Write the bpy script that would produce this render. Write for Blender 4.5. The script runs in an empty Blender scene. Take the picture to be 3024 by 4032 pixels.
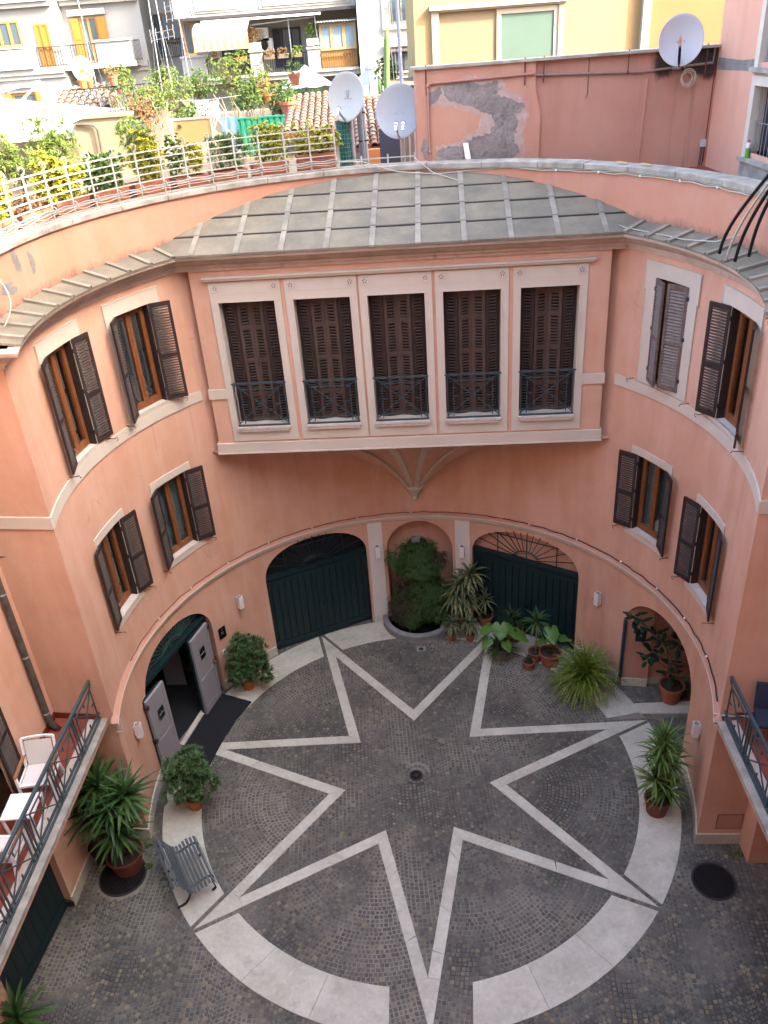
import bpy, math, random
from mathutils import Vector, Matrix, geometry
from math import sin, cos, pi, radians, degrees, hypot, atan2, sqrt, acos, asin

SC = bpy.context.scene
COL = SC.collection
# ---------------------------------------------------------------- camera, world, sun, exposure
cam_d = bpy.data.cameras.new('camera')
cam = bpy.data.objects.new('camera', cam_d)
COL.objects.link(cam)
PIT, ROLL = 0.53097919, -0.07589497
_w = Vector((0, cos(PIT), -sin(PIT))); _r0 = Vector((1, 0, 0)); _u0 = _r0.cross(_w)
_r = _r0 * cos(ROLL) + _u0 * sin(ROLL)
_u = -_r0 * sin(ROLL) + _u0 * cos(ROLL)
CAMP = Vector((-0.28474, -12.73183, 14.2062))
cam.matrix_world = Matrix(((_r.x, _u.x, -_w.x, CAMP.x), (_r.y, _u.y, -_w.y, CAMP.y),
                           (_r.z, _u.z, -_w.z, CAMP.z), (0, 0, 0, 1)))
cam_d.sensor_fit = 'VERTICAL'
cam_d.sensor_height = 24.0
cam_d.lens = 24.0 * 3245.618 / 4032
cam_d.clip_start = 0.1
cam_d.clip_end = 3000
SC.camera = cam

SUN = Vector((0.72, -0.33, 0.61)).normalized()
world = bpy.data.worlds.new('World')
SC.world = world
world.use_nodes = True
wn = world.node_tree.nodes; wl = world.node_tree.links
for n in list(wn): wn.remove(n)
wo = wn.new('ShaderNodeOutputWorld'); bg = wn.new('ShaderNodeBackground'); sky = wn.new('ShaderNodeTexSky')
sky.sky_type = 'NISHITA'; sky.sun_disc = False
sky.sun_elevation = asin(SUN.z)
sky.sun_rotation = atan2(SUN.x, SUN.y)
sky.air_density = 1.0; sky.dust_density = 4.6; sky.ozone_density = 0.0
bg.inputs['Strength'].default_value = 0.15
wl.new(sky.outputs[0], bg.inputs['Color']); wl.new(bg.outputs[0], wo.inputs['Surface'])
sd = bpy.data.lights.new('sun', 'SUN'); sd.energy = 2.0; sd.angle = radians(0.5); sd.color = (1.0, 0.93, 0.82)
so = bpy.data.objects.new('sun', sd); COL.objects.link(so)
so.rotation_euler = SUN.to_track_quat('Z', 'Y').to_euler()
so.location = (10, -10, 40)
SC.view_settings.view_transform = 'Standard'
SC.view_settings.look = 'None'
SC.view_settings.gamma = 1.0
SC.view_settings.use_curve_mapping = False
SC.view_settings.exposure = 3.5

# ---------------------------------------------------------------- helpers
def link(o, parent=None, label=None, cat=None, group=None, kind=None):
    COL.objects.link(o)
    if parent is not None: o.parent = parent
    if label: o['label'] = label
    if cat: o['category'] = cat
    if group: o['group'] = group
    if kind: o['kind'] = kind
    return o

def thing(name, label, cat, loc=(0, 0, 0), group=None, rz=0.0):
    o = bpy.data.objects.new(name, None)
    o.empty_display_size = 0.1
    o.location = loc; o.rotation_euler = (0, 0, rz)
    return link(o, None, label, cat, group)

def structure(name):
    o = bpy.data.objects.new(name, None); o.empty_display_size = 0.1
    return link(o, None, kind='structure')

def V(*a): return Vector(a)

class MB:
    def __init__(self, T=None):
        self.v = []; self.f = []; self.T = T; self.c = None; self.mi = None
    def add(self, vs, fs, T=None):
        n = len(self.v)
        T = T or self.T
        if T: vs = [T(Vector(p)) for p in vs]
        self.v.extend([tuple(p) for p in vs])
        self.f.extend([tuple(i + n for i in q) for q in fs])
        return self
    def box(self, x0, x1, y0, y1, z0, z1, T=None, nx=1):
        vs = []; fs = []
        for i in range(nx + 1):
            x = x0 + (x1 - x0) * i / nx
            vs += [(x, y0, z0), (x, y1, z0), (x, y1, z1), (x, y0, z1)]
        for i in range(nx):
            a = 4 * i; b = a + 4
            for k in range(4):
                k2 = (k + 1) % 4
                fs.append((a + k, b + k, b + k2, a + k2))
        fs.append((0, 1, 2, 3)); e = 4 * nx; fs.append((e + 3, e + 2, e + 1, e))
        return self.add(vs, fs, T)
    def bar(self, p, q, w=0.02, h=0.02, up=(0, 0, 1), T=None):
        p = Vector(p); q = Vector(q); d = (q - p)
        if d.length < 1e-6: return self
        d.normalize(); up = Vector(up)
        if abs(d.dot(up)) > 0.97: up = Vector((0.3, 1, 0)) if abs(d.z) > 0.9 else Vector((0, 0, 1))
        s = d.cross(up).normalized(); u = s.cross(d).normalized()
        vs = []
        for e in (p, q):
            vs += [e - s * w / 2 - u * h / 2, e + s * w / 2 - u * h / 2, e + s * w / 2 + u * h / 2, e - s * w / 2 + u * h / 2]
        return self.add(vs, [(0, 1, 5, 4), (1, 2, 6, 5), (2, 3, 7, 6), (3, 0, 4, 7), (3, 2, 1, 0), (4, 5, 6, 7)], T)
    def tube(self, pts, r, n=6, closed=False, T=None, taper=None):
        pts = [Vector(p) for p in pts]; m = len(pts); vs = []; fs = []
        prev = None
        for i, p in enumerate(pts):
            if closed: d = pts[(i + 1) % m] - pts[(i - 1) % m]
            else: d = pts[min(i + 1, m - 1)] - pts[max(i - 1, 0)]
            if d.length < 1e-9: d = Vector((0, 0, 1))
            d.normalize()
            if prev is None:
                a = Vector((0, 0, 1)) if abs(d.z) < 0.9 else Vector((1, 0, 0))
                s = d.cross(a).normalized()
            else:
                s = (prev - d * prev.dot(d))
                s = s.normalized() if s.length > 1e-6 else d.orthogonal().normalized()
            prev = s; u = d.cross(s)
            rr = r if taper is None else r + (taper - r) * i / max(1, m - 1)
            for k in range(n):
                a = 2 * pi * k / n
                vs.append(p + s * (cos(a) * rr) + u * (sin(a) * rr))
        for i in range(m if closed else m - 1):
            j = (i + 1) % m
            for k in range(n):
                k2 = (k + 1) % n
                fs.append((i * n + k, i * n + k2, j * n + k2, j * n + k))
        if not closed:
            fs.append(tuple(range(n - 1, -1, -1))); fs.append(tuple((m - 1) * n + k for k in range(n)))
        return self.add(vs, fs, T)
    def lathe(self, prof, n=20, c=(0, 0, 0), a0=0, a1=2 * pi, T=None):
        full = abs(a1 - a0 - 2 * pi) < 1e-6
        vs = []; fs = []; cols = n if full else n + 1
        for r, z in prof:
            for k in range(cols):
                a = a0 + (a1 - a0) * k / n
                vs.append((c[0] + r * cos(a), c[1] + r * sin(a), c[2] + z))
        for i in range(len(prof) - 1):
            for k in range(n):
                k2 = (k + 1) % cols
                fs.append((i * cols + k, i * cols + k2, (i + 1) * cols + k2, (i + 1) * cols + k))
        return self.add(vs, fs, T)
    def loft(self, rows, closed=False, T=None):
        n = len(rows[0]); vs = [p for r in rows for p in r]; fs = []
        for i in range(len(rows) - 1):
            for k in range(n if closed else n - 1):
                k2 = (k + 1) % n
                fs.append((i * n + k, i * n + k2, (i + 1) * n + k2, (i + 1) * n + k))
        return self.add(vs, fs, T)
    def prism(self, poly, z0, z1, T=None):
        n = len(poly)
        vs = [(p[0], p[1], z0) for p in poly] + [(p[0], p[1], z1) for p in poly]
        fs = [tuple(range(n - 1, -1, -1)), tuple(range(n, 2 * n))]
        for k in range(n): fs.append((k, (k + 1) % n, n + (k + 1) % n, n + k))
        return self.add(vs, fs, T)
    def sphere(self, c, r, nu=10, nv=7, T=None):
        pr = [(max(1e-4, sin(pi * i / nv)), -cos(pi * i / nv)) for i in range(nv + 1)]
        rx, ry, rz = r if hasattr(r, '__len__') else (r, r, r)
        vs = []; fs = []
        for a, z in pr:
            for k in range(nu):
                t = 2 * pi * k / nu
                vs.append((c[0] + rx * a * cos(t), c[1] + ry * a * sin(t), c[2] + rz * z))
        for i in range(nv):
            for k in range(nu):
                k2 = (k + 1) % nu
                fs.append((i * nu + k, i * nu + k2, (i + 1) * nu + k2, (i + 1) * nu + k))
        return self.add(vs, fs, T)
    def mesh(self, name, mat=None, smooth=False, fix=True):
        me = bpy.data.meshes.new(name)
        me.from_pydata(self.v, [], self.f)
        if mat: me.materials.append(mat)
        if fix:
            import bmesh
            b = bmesh.new(); b.from_mesh(me)
            bmesh.ops.recalc_face_normals(b, faces=b.faces); b.to_mesh(me); b.free()
        if smooth:
            me.polygons.foreach_set('use_smooth', [True] * len(me.polygons))
            if smooth != True: me.set_sharp_from_angle(angle=radians(smooth))
        me.update()
        return me
    def build(self, name, mat=None, parent=None, smooth=False, loc=None, label=None, cat=None, group=None, kind=None, fix=True):
        o = bpy.data.objects.new(name, self.mesh(name, mat, smooth, fix))
        if loc is not None: o.location = loc
        return link(o, parent, label, cat, group, kind)

def inst(me, name, parent=None, loc=(0, 0, 0), rz=0.0, scale=None, **k):
    o = bpy.data.objects.new(name, me); o.location = loc; o.rotation_euler = (0, 0, rz)
    if scale is not None: o.scale = scale
    return link(o, parent, **k)

def copy_tree(o, parent=None, loc=None, rz=None, label=None, group=None, scale=None):
    c = o.copy(); COL.objects.link(c)
    c.parent = parent
    if loc is not None: c.location = loc
    if rz is not None: c.rotation_euler = (0, 0, rz)
    if scale is not None: c.scale = scale
    if label: c['label'] = label
    if group: c['group'] = group
    for ch in list(o.children): copy_tree(ch, c)
    return c

# ---------------------------------------------------------------- materials
def mat(name, col, rough=0.7, col2=None, scale=3.0, amount=0.5, bump=0.0, bscale=60.0, spec=0.3, metal=0.0,
        streak=None, island=None, detail=6.0, rot=None, trans=0.0, lo=0.35, hi=0.65, extra=None):
    m = bpy.data.materials.new(name); m.use_nodes = True
    nt = m.node_tree; N = nt.nodes; L = nt.links
    b = N['Principled BSDF']
    b.inputs['Roughness'].default_value = rough
    b.inputs['Metallic'].default_value = metal
    b.inputs['Specular IOR Level'].default_value = spec
    tc = N.new('ShaderNodeTexCoord')
    def mixc(f, a, c, mode='MIX'):
        x = N.new('ShaderNodeMix'); x.data_type = 'RGBA'; x.blend_type = mode
        for s, val in ((x.inputs[0], f), (x.inputs[6], a), (x.inputs[7], c)):
            if hasattr(val, 'links'): L.new(val, s)
            else: s.default_value = val if not isinstance(val, tuple) else (*val, 1)[:4]
        return x.outputs[2]
    def noise(sc, st=(1, 1, 1), det=detail, lo=lo, hi=hi):
        mp = N.new('ShaderNodeMapping'); mp.inputs['Scale'].default_value = st
        L.new(tc.outputs['Object'], mp.inputs['Vector'])
        n = N.new('ShaderNodeTexNoise'); n.inputs['Scale'].default_value = sc; n.inputs['Detail'].default_value = det
        n.inputs['Roughness'].default_value = 0.62
        L.new(mp.outputs[0], n.inputs['Vector'])
        r = N.new('ShaderNodeMapRange'); r.inputs[1].default_value = lo; r.inputs[2].default_value = hi
        L.new(n.outputs['Fac'], r.inputs[0])
        return r.outputs[0], n.outputs['Fac']
    def mul(o, k):
        x = N.new('ShaderNodeMath'); x.operation = 'MULTIPLY'; L.new(o, x.inputs[0])
        if hasattr(k, 'links'): L.new(k, x.inputs[1])
        else: x.inputs[1].default_value = k
        return x.outputs[0]
    cur = (*col, 1)
    if col2 is not None:
        f, _ = noise(scale)
        cur = mixc(mul(f, amount), cur, (*col2, 1))
    if streak is not None:                      # (colour, scale, vertical stretch, amount, lo, hi)
        f, _ = noise(streak[1], (1, 1, streak[2]), 5.0, streak[4], streak[5])
        cur = mixc(mul(f, streak[3]), cur, (*streak[0], 1))
    if island is not None:
        g = N.new('ShaderNodeNewGeometry')
        cur = mixc(mul(g.outputs['Random Per Island'], island[1]), cur, (*island[0], 1))
    if extra: cur = extra(N, L, tc, mixc, noise, mul, cur)
    if isinstance(cur, tuple): b.inputs['Base Color'].default_value = cur
    else: L.new(cur, b.inputs['Base Color'])
    if bump:
        _, nf = noise(bscale, det=4.0)
        bp = N.new('ShaderNodeBump'); bp.inputs['Strength'].default_value = bump; bp.inputs['Distance'].default_value = 0.02
        L.new(nf, bp.inputs['Height']); L.new(bp.outputs[0], b.inputs['Normal'])
    if trans:
        t = N.new('ShaderNodeBsdfTranslucent'); ms = N.new('ShaderNodeMixShader'); ms.inputs[0].default_value = trans
        if isinstance(cur, tuple): t.inputs[0].default_value = cur
        else: L.new(cur, t.inputs[0])
        L.new(b.outputs[0], ms.inputs[1]); L.new(t.outputs[0], ms.inputs[2])
        L.new(ms.outputs[0], N['Material Output'].inputs['Surface'])
    return m

def grime_below(z0, h, colr):
    """soft uneven dirt creeping up from a ledge at height z0"""
    def ex(N, L, tc, mixc, noise, mul, cur):
        sx = N.new('ShaderNodeSeparateXYZ'); L.new(tc.outputs['Object'], sx.inputs[0])
        f, _ = noise(5.0, (1, 1, 0.6), 8.0, 0.25, 0.8); f2, _ = noise(26.0, (1, 1, 0.5), 6.0, 0.3, 0.7)
        mr = N.new('ShaderNodeMapRange'); mr.inputs[1].default_value = z0; mr.inputs[2].default_value = z0 + h
        mr.inputs[3].default_value = 1.0; mr.inputs[4].default_value = 0.0
        L.new(sx.outputs[2], mr.inputs[0])
        s = N.new('ShaderNodeMath'); s.operation = 'SUBTRACT'; L.new(mr.outputs[0], s.inputs[0]); L.new(mul(f, .75), s.inputs[1])
        mr2 = N.new('ShaderNodeMapRange'); mr2.inputs[1].default_value = 0.0; mr2.inputs[2].default_value = 0.6
        L.new(s.outputs[0], mr2.inputs[0])
        a = N.new('ShaderNodeMath'); a.operation = 'ADD'; a.inputs[1].default_value = .45; L.new(mul(f2, .55), a.inputs[0])
        return mixc(mul(mul(mr2.outputs[0], a.outputs[0]), 0.9), cur, (*colr, 1))
    return ex

def fine_wear(N, L, tc, mixc, noise, mul, cur):
    f, _ = noise(1.3, (1, 1, 1), 7.0, .56, .64); cur = mixc(mul(f, .22), cur, (.62, .37, .24, 1))       # touched-up patches
    f, _ = noise(5.5, (1, 1, .05), 4.0, .60, .78); cur = mixc(mul(f, .38), cur, (.36, .20, .135, 1))   # faint rain runs
    v = N.new('ShaderNodeTexVoronoi'); v.feature = 'DISTANCE_TO_EDGE'; v.inputs['Scale'].default_value = .55
    n = N.new('ShaderNodeTexNoise'); n.inputs['Scale'].default_value = 1.6; n.inputs['Detail'].default_value = 8
    a = N.new('ShaderNodeVectorMath'); a.operation = 'MULTIPLY_ADD'; a.inputs[1].default_value = (1.1, 1.1, 1.1)
    L.new(tc.outputs['Object'], n.inputs['Vector']); L.new(n.outputs['Color'], a.inputs[0]); L.new(tc.outputs['Object'], a.inputs[2]); L.new(a.outputs[0], v.inputs['Vector'])
    r = N.new('ShaderNodeMapRange'); r.inputs[1].default_value = .0012; r.inputs[2].default_value = .004; r.inputs[3].default_value = 1; r.inputs[4].default_value = 0; L.new(v.outputs['Distance'], r.inputs[0])
    g, _ = noise(.9, (1, 1, 1), 3.0, .55, .62)
    return mixc(mul(mul(r.outputs[0], g), .45), cur, (.26, .15, .105, 1))                              # hairline cracks
PINK = (0.585, 0.355, 0.25)
def stone_stains(N, L, tc, mixc, noise, mul, cur):
    f, _ = noise(3.2, (1, 1, 1), 8.0, .55, .72); cur = mixc(mul(f, .5), cur, (.27, .265, .21, 1))
    f, _ = noise(14, (1, 1, 1), 8.0, .50, .75); cur = mixc(mul(f, .35), cur, (.30, .29, .235, 1))
    f, _ = noise(60, (1, 1, 1), 3.0, .66, .72); return mixc(mul(f, .45), cur, (.24, .22, .18, 1))
def lichen(N, L, tc, mixc, noise, mul, cur):
    f, _ = noise(38, (1, 1, 1), 4.0, .62, .70); cur = mixc(mul(f, .55), cur, (.36, .35, .30, 1))
    f, _ = noise(.9, (1, 1, 1), 6.0, .48, .70); return mixc(mul(f, .55), cur, (.085, .081, .068, 1))
M = {}
M['plaster'] = mat('plaster_pink', PINK, 0.9, (0.50, 0.275, 0.175), 0.8, 0.75, 0.12, 180,
                   streak=((0.64, 0.43, 0.335), 2.4, 0.16, 0.55, 0.42, 0.74), extra=fine_wear)
M['plaster_up'] = mat('plaster_parapet', (0.47, 0.225, 0.14), 0.9, (0.51, 0.28, 0.20), 1.3, 0.6, 0.16, 160,
                      streak=((0.40, 0.20, 0.14), 3.4, 0.12, 0.5, 0.52, 0.75), extra=grime_below(10.74, 0.30, (0.085, 0.075, 0.06)))
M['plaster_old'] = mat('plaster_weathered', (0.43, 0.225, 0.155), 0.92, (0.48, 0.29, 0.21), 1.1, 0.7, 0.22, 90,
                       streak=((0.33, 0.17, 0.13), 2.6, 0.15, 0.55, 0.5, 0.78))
M['plaster_tall'] = mat('plaster_tall', (0.60, 0.33, 0.235), 0.92, (0.55, 0.27, 0.18), 0.8, 0.6, 0.15, 120,
                        streak=((0.44, 0.24, 0.18), 1.6, 0.12, 0.5, 0.5, 0.8))
M['cement'] = mat('bare_cement', (0.165, 0.155, 0.145), 0.95, (0.25, 0.235, 0.22), 5, 0.8, 0.9, 24)
M['trim'] = mat('trim_paint', (0.55, 0.505, 0.42), 0.8, (0.48, 0.435, 0.36), 2.0, 0.55, 0.06, 150)
M['cornice'] = mat('cornice_stone', (0.50, 0.42, 0.345), 0.85, (0.36, 0.28, 0.225), 2.0, 0.7, 0.15, 60,
                   streak=((0.11, 0.095, 0.085), 5.0, 0.22, 0.65, 0.60, 0.80))
M['white'] = mat('white_plaster', (0.64, 0.62, 0.56), 0.8, (0.56, 0.53, 0.50), 2.0, 0.5, 0.05, 150)
M['travertine'] = mat('travertine', (0.55, 0.555, 0.465), 0.6, (0.40, 0.40, 0.325), 1.4, 0.9, 0.10, 40, extra=stone_stains,
                      streak=((0.62, 0.625, 0.54), 9.0, 1.0, 0.6, 0.5, 0.75))
M['sill'] = mat('sill_marble', (0.58, 0.53, 0.47), 0.6, (0.40, 0.35, 0.29), 6, 0.6, 0.1, 50)
M['slab'] = mat('roof_stone', (0.19, 0.165, 0.113), 0.9, (0.088, 0.081, 0.062), 1.6, 0.9, 0.35, 70,
                streak=((0.30, 0.295, 0.25), 22.0, 1.0, 0.5, 0.60, 0.72), island=((0.225, 0.198, 0.14), 0.6), extra=lichen)
M['batten'] = mat('roof_batten_stone', (0.27, 0.245, 0.19), 0.9, (0.13, 0.12, 0.098), 2.2, 0.8, 0.3, 60)
M['tar'] = mat('tarred_joint', (0.022, 0.021, 0.02), 0.8)  # near-black for strips that stand in for shadow lines on the roof
M['cap'] = mat('cap_stone', (0.38, 0.36, 0.30), 0.9, (0.17, 0.16, 0.14), 3.0, 0.8, 0.35, 50)
M['mortar'] = mat('mortar_bed', (0.24, 0.225, 0.185), 0.95, (0.055, 0.052, 0.046), 0.45, 0.95, 0.4, 80, lo=0.42, hi=0.58)
M['shutter'] = mat('shutter_brown', (0.026, 0.017, 0.016), 0.55, (0.045, 0.030, 0.026), 8, 0.6, 0.1, 60,
                   streak=((0.065, 0.052, 0.046), 30, 0.08, 0.45, 0.55, 0.75))
M['shutter_old'] = mat('shutter_worn', (0.10, 0.062, 0.046), 0.7, (0.17, 0.145, 0.125), 9, 0.8, 0.2, 60,
                       streak=((0.24, 0.22, 0.2), 34, 0.1, 0.6, 0.52, 0.72))
M['shutter_bay'] = mat('shutter_bay', (0.062, 0.040, 0.030), 0.6, (0.092, 0.062, 0.048), 5, 0.7, 0.15, 60,
                       streak=((0.035, 0.026, 0.024), 14, 0.08, 0.6, 0.5, 0.7))
M['slat'] = mat('shutter_slat', (0.055, 0.044, 0.039), 0.7, (0.09, 0.076, 0.068), 9, 0.7)
M['slat_old'] = mat('shutter_slat_worn', (0.17, 0.145, 0.125), 0.8, (0.25, 0.225, 0.2), 9, 0.7)
M['slat_bay'] = mat('shutter_slat_bay', (0.12, 0.09, 0.076), 0.7, (0.16, 0.128, 0.11), 5, 0.7)
M['wood'] = mat('varnished_wood', (0.21, 0.075, 0.024), 0.4, (0.12, 0.038, 0.012), 14, 0.7, streak=((0.28, 0.115, 0.04), 30, 0.06, 0.5, 0.4, 0.7))
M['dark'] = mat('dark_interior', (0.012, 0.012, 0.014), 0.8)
M['curtain'] = mat('pale_curtain', (0.36, 0.45, 0.50), 0.9, (0.28, 0.36, 0.42), 2, 0.5)
M['curtain_dark'] = mat('teal_curtain', (0.05, 0.085, 0.10), 0.9, (0.03, 0.05, 0.065), 9, 0.6)
M['green'] = mat('green_paint', (0.006, 0.021, 0.024), 0.42, (0.009, 0.029, 0.031), 3, 0.6, 0.05, 40, spec=0.35)
M['green_steel'] = mat('railing_steel', (0.045, 0.076, 0.088), 0.45, (0.028, 0.052, 0.062), 6, 0.7)
M['grey_door'] = mat('grey_door', (0.265, 0.265, 0.285), 0.6, (0.23, 0.23, 0.25), 3, 0.5)
M['black'] = mat('black_plate', (0.008, 0.008, 0.009), 0.25, spec=0.5)
M['black_matte'] = mat('black_carpet', (0.012, 0.013, 0.016), 0.95, (0.018, 0.019, 0.023), 40, 0.6, 0.3, 200)
M['iron'] = mat('rusty_iron', (0.075, 0.04, 0.032), 0.8, (0.13, 0.06, 0.04), 30, 0.7)
M['steel'] = mat('bench_steel', (0.080, 0.096, 0.102), 0.42, (0.135, 0.155, 0.16), 8, 0.6, metal=0.2)
M['castiron'] = mat('cast_iron', (0.022, 0.020, 0.022), 0.6, (0.045, 0.04, 0.04), 20, 0.5)
M['whitemetal'] = mat('white_metal', (0.74, 0.74, 0.73), 0.4, spec=0.4)
M['oldwhite'] = mat('weathered_white_rail', (0.40, 0.41, 0.365), 0.6, (0.29, 0.245, 0.18), 9, 0.55)
M['fabric'] = mat('white_mesh_fabric', (0.60, 0.58, 0.56), 0.85, (0.54, 0.52, 0.5), 30, 0.4, 0.2, 300)
M['bluefabric'] = mat('navy_wicker', (0.022, 0.032, 0.055), 0.7, (0.035, 0.048, 0.075), 30, 0.5, 0.3, 200)
M['teak'] = mat('teak', (0.28, 0.13, 0.055), 0.6, (0.2, 0.09, 0.035), 12, 0.6)
M['redtile'] = mat('red_floor_tile', (0.22, 0.058, 0.036), 0.5, (0.17, 0.043, 0.028), 2.0, 0.6, 0.05, 40, island=((0.27, 0.075, 0.045), 0.5))
M['redskirt'] = mat('red_skirting', (0.13, 0.03, 0.02), 0.5)
M['grout'] = mat('tile_grout', (0.25, 0.12, 0.085), 0.9)
M['terracotta'] = mat('terracotta', (0.34, 0.115, 0.06), 0.85, (0.25, 0.08, 0.045), 5, 0.7, 0.15, 60,
                      streak=((0.42, 0.26, 0.2), 12, 0.6, 0.35, 0.58, 0.75))
M['terracotta2'] = mat('terracotta_orange', (0.44, 0.16, 0.05), 0.8, (0.36, 0.12, 0.04), 5, 0.6, 0.1, 60)
M['terracotta3'] = mat('terracotta_brown', (0.20, 0.06, 0.04), 0.7, (0.15, 0.045, 0.03), 5, 0.6, 0.1, 60)
M['soil'] = mat('soil', (0.03, 0.022, 0.016), 0.95, (0.07, 0.055, 0.04), 30, 0.7, 0.8, 40)
M['copper'] = mat('copper_pipe', (0.055, 0.040, 0.034), 0.6, (0.10, 0.115, 0.105), 6, 0.6,
                  streak=((0.30, 0.30, 0.28), 14, 0.15, 0.6, 0.66, 0.8))
M['lampwhite'] = mat('lamp_white', (0.70, 0.69, 0.68), 0.5)
M['lens'] = mat('lamp_lens', (0.20, 0.205, 0.21), 0.2, spec=0.6)
M['dish'] = mat('dish_grey', (0.29, 0.31, 0.33), 0.55, (0.25, 0.27, 0.29), 4, 0.4, 0.03, 200)
M['galv'] = mat('galvanised', (0.30, 0.31, 0.32), 0.5, (0.2, 0.2, 0.2), 6, 0.6, metal=0.4)
M['cablew'] = mat('white_cable', (0.42, 0.40, 0.33), 0.6, (0.42, 0.38, 0.3), 10, 0.5)
M['cableb'] = mat('black_cable', (0.012, 0.012, 0.014), 0.4)
M['rock'] = mat('mossy_rock', (0.020, 0.024, 0.010), 0.95, (0.045, 0.055, 0.012), 6, 0.8, 0.9, 14)
M['basin'] = mat('basin_stone', (0.29, 0.295, 0.29), 0.8, (0.16, 0.165, 0.165), 3, 0.8, 0.3, 40)
M['water'] = mat('dark_water', (0.004, 0.006, 0.006), 0.06, spec=0.5)
M['plastic_grey'] = mat('grey_plastic', (0.4, 0.4, 0.39), 0.5)
def leafmat(name, a, b2, rough=0.42, trans=0.2, k=1.0, spec=0.35):
    return mat(name, a, rough, island=(b2, k), trans=trans, spec=spec)
M['lf_oleander'] = leafmat('leaf_oleander', (0.022, 0.062, 0.020), (0.095, 0.175, 0.055))
M['lf_yucca'] = leafmat('leaf_yucca', (0.026, 0.075, 0.026), (0.085, 0.17, 0.042))
M['lf_dracaena'] = leafmat('leaf_dracaena', (0.05, 0.085, 0.04), (0.24, 0.27, 0.12))
M['lf_palm'] = leafmat('leaf_palm', (0.05, 0.12, 0.028), (0.17, 0.27, 0.055))
M['lf_fern'] = leafmat('leaf_fern', (0.075, 0.14, 0.018), (0.23, 0.30, 0.045))
M['lf_maiden'] = leafmat('leaf_maidenhair', (0.018, 0.048, 0.012), (0.055, 0.125, 0.022), 0.6)
M['lf_deadfern'] = leafmat('leaf_dry_fern', (0.028, 0.030, 0.015), (0.075, 0.068, 0.035), 0.8)
M['lf_alocasia'] = leafmat('leaf_alocasia', (0.06, 0.16, 0.025), (0.11, 0.24, 0.04), 0.35)
M['lf_ficus'] = leafmat('leaf_ficus', (0.008, 0.026, 0.014), (0.02, 0.05, 0.026), 0.28, 0.08)
M['lf_grass'] = leafmat('leaf_grass', (0.02, 0.055, 0.022), (0.06, 0.115, 0.045))
M['lf_yellow'] = leafmat('leaf_euonymus', (0.20, 0.21, 0.02), (0.56, 0.50, 0.06), 0.5, 0.3)
M['lf_light'] = leafmat('leaf_bright', (0.10, 0.17, 0.03), (0.24, 0.29, 0.06), 0.5, 0.3)
M['lf_mid'] = leafmat('leaf_mid', (0.045, 0.10, 0.022), (0.13, 0.20, 0.045), 0.5, 0.25)
M['lf_pinkish'] = leafmat('leaf_dry', (0.16, 0.12, 0.05), (0.34, 0.17, 0.08), 0.6, 0.25)
M['stem'] = mat('stem', (0.11, 0.08, 0.05), 0.9, (0.2, 0.16, 0.1), 20, 0.6, 0.3, 60)
M['stem_pale'] = mat('stem_pale', (0.33, 0.29, 0.21), 0.9, (0.22, 0.18, 0.12), 30, 0.7, 0.4, 40)
M['greenstem'] = mat('green_stem', (0.08, 0.16, 0.04), 0.5)

def glass_mat(name, tint, refl=0.9):
    m = bpy.data.materials.new(name); m.use_nodes = True
    N = m.node_tree.nodes; L = m.node_tree.links
    N.remove(N['Principled BSDF'])
    t = N.new('ShaderNodeBsdfTransparent'); t.inputs[0].default_value = (*tint, 1)
    g = N.new('ShaderNodeBsdfGlossy'); g.inputs['Roughness'].default_value = 0.03
    lw = N.new('ShaderNodeLayerWeight'); lw.inputs[0].default_value = .35
    mr = N.new('ShaderNodeMapRange'); mr.inputs[3].default_value = .05; mr.inputs[4].default_value = .75
    ms = N.new('ShaderNodeMixShader'); L.new(lw.outputs['Facing'], mr.inputs[0])
    L.new(mr.outputs[0], ms.inputs[0]); L.new(t.outputs[0], ms.inputs[1]); L.new(g.outputs[0], ms.inputs[2])
    L.new(ms.outputs[0], N['Material Output'].inputs['Surface'])
    return m
M['glass'] = glass_mat('window_glass', (0.82, 0.88, 0.88))

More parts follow.
